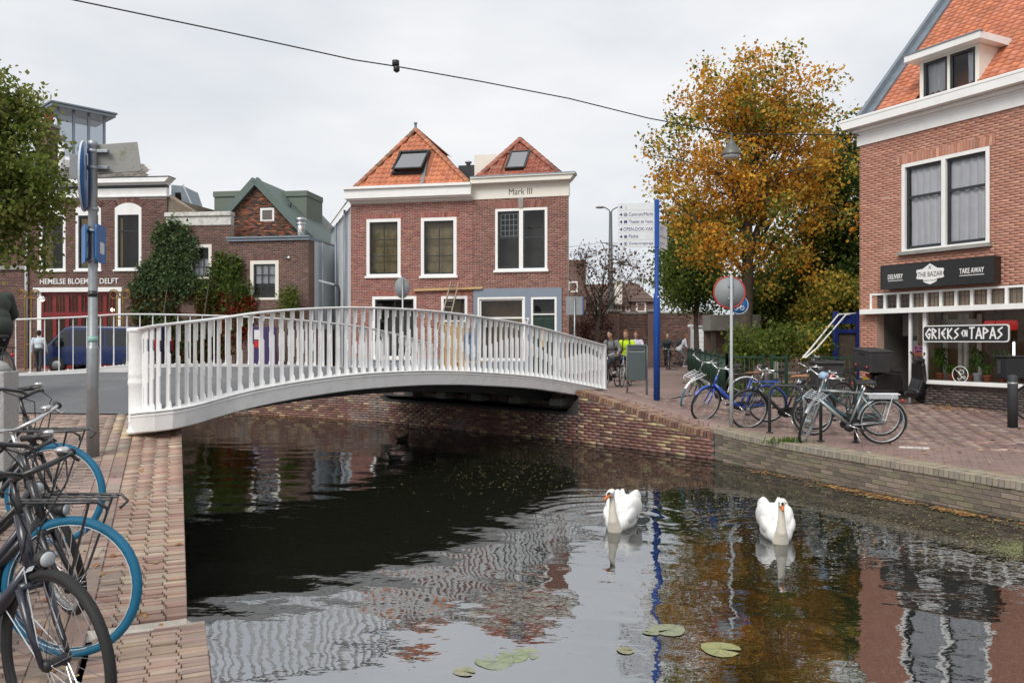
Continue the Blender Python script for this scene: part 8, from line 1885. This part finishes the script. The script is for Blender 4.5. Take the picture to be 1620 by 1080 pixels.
shrub('small leafy shrub at the right corner of the gabled house', 456, 478, 34.4, 12, 26, 40, GREEN, LTG, .4, seed=26, group='shrubs by the gabled house')
# grass strip inside the playground
rg = np.random.default_rng(31); n = 9000; gxs = rg.uniform(gx(1160,23), gx(1350,22.5), n); gys = rg.uniform(21.4, 26, n); P = np.column_stack([gxs,gys,zg(gxs,gys)]); V = np.stack([P+np.array([-.01,0,0]),P+np.array([.01,0,0]),P+np.column_stack([rg.normal(0,.03,n),rg.normal(0,.03,n),rg.uniform(.05,.14,n)])],1).reshape(-1,3)
C = mixcol([(.10,.15,.03),(.14,.19,.04)],[(.2,.2,.06)],np.full(n,.2),rg); g_ = stuff(place(np_mesh('grass', V, np.arange(3*n).reshape(-1,3), 'grass', np.clip(C,.004,1)), 'grass')); g_['label'] = 'short green grass inside the playground fence'; g_['category'] = 'grass'
sb = MB(); x0, x1 = gx(1158,21.5), gx(1352,21.2); sb.add([(x0,21.5,zg1(x0,21.5)+.03),(x1,21.0,zg1(x1,21)+.03),(x1+1.2,27,zg1(x1,27)+.03),(x0,28,zg1(x0,28)+.03)],[(0,1,2,3)]); struct(sb.build('lawn', 'lawn_green'))
# ================================================================== fallen leaves, lily pads, duckweed
LEAFC = [(.36,.17,.04),(.30,.11,.025),(.40,.25,.07),(.24,.10,.03),(.34,.27,.11)]
def scatter(name, label, XYZ, size, C, mat_, cat, flat=.15):
    rg = np.random.default_rng(len(XYZ)); n = len(XYZ); a = rg.uniform(0,6.3,n); s = size*rg.uniform(.5,1.3,n); d = np.column_stack([np.cos(a),np.sin(a),rg.normal(0,flat,n)])*s[:,None]; e = np.column_stack([-np.sin(a),np.cos(a),rg.normal(0,flat,n)])*s[:,None]*.6
    V = np.stack([XYZ-d,XYZ-e,XYZ+d,XYZ+e],1).reshape(-1,3); o = stuff(place(np_mesh(name, V, np.arange(4*n).reshape(-1,4), mat_, np.clip(C,.004,1)), name)); o['label'] = label; o['category'] = cat; return o
rg = np.random.default_rng(41); XY = []
e1 = np.array(E[1]); u1_ = np.array([u1.x,u1.y]); n1_ = np.array([n1.x,n1.y])
for k in range(110):      # along the waterline of the right quay
    s_ = rg.uniform(-8.5,.2); t = -abs(rg.exponential(.10))-.03; q = e1+u1_*s_+n1_*t; XY.append(q)
for c, n_, sp in ((-2.9,130,.22),(-3.7,150,.25),(-4.6,160,.20),(-5.6,60,.3),(-1.6,50,.25),(-6.3,90,.3)):
    for k in range(n_): q = e1+u1_*(c+rg.normal(0,sp))+n1_*(-.16-abs(rg.normal(0,.10))); XY.append(q)
XY = np.array(XY); scatter('floating_leaves', 'orange leaves floating along the foot of the right quay wall', np.column_stack([XY, np.full(len(XY),.010)]), .030, np.array(LEAFC)[rg.integers(0,5,len(XY))]*(1+rg.normal(0,.15,(len(XY),1))), 'dead_leaf', 'leaves', .05)
XY = []
while len(XY) < 3800:     # small debris over the far and right part of the water
    px, py = rg.uniform(560,1620), rg.uniform(690,905); lim = 700+max(0,(px-1130))*.21
    if py < lim or py > 735+(px-600)*.16+rg.normal(0,28): continue
    d = H*F/(py-540); XY.append((gx(px,d), d))
XY = np.array(XY); scatter('floating_debris', 'small yellow leaf bits scattered over the water', np.column_stack([XY, np.full(len(XY),.009)]), .015, np.array([(.30,.22,.08),(.22,.18,.08),(.36,.26,.10),(.15,.13,.06)])[rg.integers(0,4,len(XY))], 'dead_leaf', 'leaves', .05)
XY = []
for k in range(500): q = np.array(E[3])*(1-(t := rg.random()))+np.array(E[4])*t; XY.append(q+np.array([-.3,-.5])*abs(rg.exponential(.35))-np.array([.03,.04]))
XY = np.array(XY); scatter('floating_leaves', 'yellow leaves floating at the foot of the abutment beyond the bridge', np.column_stack([XY, np.full(len(XY),.010)]), .03, np.array(LEAFC)[rg.integers(0,5,len(XY))], 'dead_leaf', 'leaves', .05)
XY = []
while len(XY) < 500:
    px, py = rg.uniform(1440,1620), rg.uniform(628,662) 
    if rg.random() < .62: px, py = rg.uniform(1475,1600), 640+ (px-1475)*.06+rg.normal(0,4)*.6
    else: px, py = rg.uniform(1380,1620), rg.uniform(640,740)
    if rg.random() < .5 and py > 660: continue
    p = on_r(px, py)
    if p.y > 19 : continue
    XY.append((p.x,p.y,p.z+.006))
XY = np.array(XY); scatter('fallen_leaves', 'yellow fallen leaves on the paving before the shop', XY, .035, np.array(LEAFC)[rg.integers(0,5,len(XY))], 'dead_leaf', 'leaves', .2)
n = 1500; px = 1618-abs(rg.normal(0,34,n)); py = 868+(px-1590)*.15+rg.normal(0,8,n); d = H*F/(py-540); scatter('duckweed', 'pale green duckweed patch at the right edge of the water', np.column_stack([gx(px,d), d, np.full(n,.011)]), .009, np.array([(.20,.21,.09),(.25,.25,.11),(.15,.165,.07)])[rg.integers(0,3,n)], 'duckweed', 'duckweed', .03)
for i, (px, py, r, c, lab) in enumerate(((783,1046,.125,(0.26,0.29,0.20),'large pale lily pad, left one of the cluster near the bottom edge'),(812,1037,.105,(0.25,0.29,0.18),'lily pad at the top of the cluster near the bottom edge'),(832,1034,.10,(0.27,0.30,0.20),'lily pad at the right end of the cluster near the bottom edge'),(735,1062,.07,(0.29,0.29,0.20),'small curled yellowish lily pad near the bottom edge'),(1058,996,.12,(0.25,0.27,0.18),'pale lily pad crossing the reflection of the blue signpost'),(1030,1000,.06,(0.25,0.27,0.18),'small lily pad just left of the signpost reflection'),(1140,1027,.13,(0.29,0.29,0.14),'yellow green lily pad right of the signpost reflection'),(990,1029,.06,(0.27,0.26,0.17),'little lily pad left of the dark reflection'))):
    d = H*F/(py-540); o = thing('lily_pad', lab, 'lily pad', (gx(px,d), d, .0012+.0004*i), random.uniform(0,6.3), 'lily pads'); V = [(0,0,0)]; n_ = 26
    for k in range(n_): a = R(12)+(2*math.pi-R(24))*k/(n_-1); rr_ = r*(1+.06*math.sin(3*a+i)+random.gauss(0,.012)); V.append((rr_*math.cos(a), rr_*math.sin(a), .0015*math.sin(2*a+i)+.001))
    mb = MB(); mb.col = c; mb.smooth = True; mb.add(V, [(0,k,k+1) for k in range(1,n_)]); mb.build('pad', 'lily', o)
    mb = MB(); mb.col = tuple(q*.75 for q in c)
    for k in range(3,n_,4): x, y, z = V[k]; mb.tube([(0,0,.001),(x*.92,y*.92,z)], .0012, 4)
    mb.build('vein', 'lily', o)
XY = []
for k in range(46):
    px, py = rg.uniform(40,285), rg.uniform(690,1075); d = 6.0
    for _ in range(12): d = (H-zl1(gx(px,d),d))*F/(py-540)
    XY.append((gx(px,d), d, zl1(gx(px,d),d)+.008))
XY = np.array(XY); scatter('fallen_leaves', 'few dry leaves lying on the left brick pavement', XY, .028, np.array(LEAFC)[rg.integers(0,5,len(XY))], 'dead_leaf', 'leaves', .25)
# weeds on the quay edge under the silver bicycle
p = on_r(1244, 702); o = thing('weeds', 'small tuft of green weeds at the quay edge under the bicycle', 'weeds', p); mb = MB()
for k in range(160):
    a = random.uniform(0,6.3); r_ = abs(random.gauss(0,.14)); b = Vector((math.cos(a)*r_*1.5, math.sin(a)*r_*.5, 0)); t_ = b+Vector((random.gauss(0,.05),random.gauss(0,.05),random.uniform(.02,.11))); mb.col = random.choice([(.12,.19,.04),(.16,.24,.06),(.09,.15,.03)]); mb.add([b+Vector((-.008,0,0)), b+Vector((.008,0,0)), t_+Vector((.012,0,-.01)), t_],[(0,1,2,3)])
mb.build('leaves', 'leaf', o)
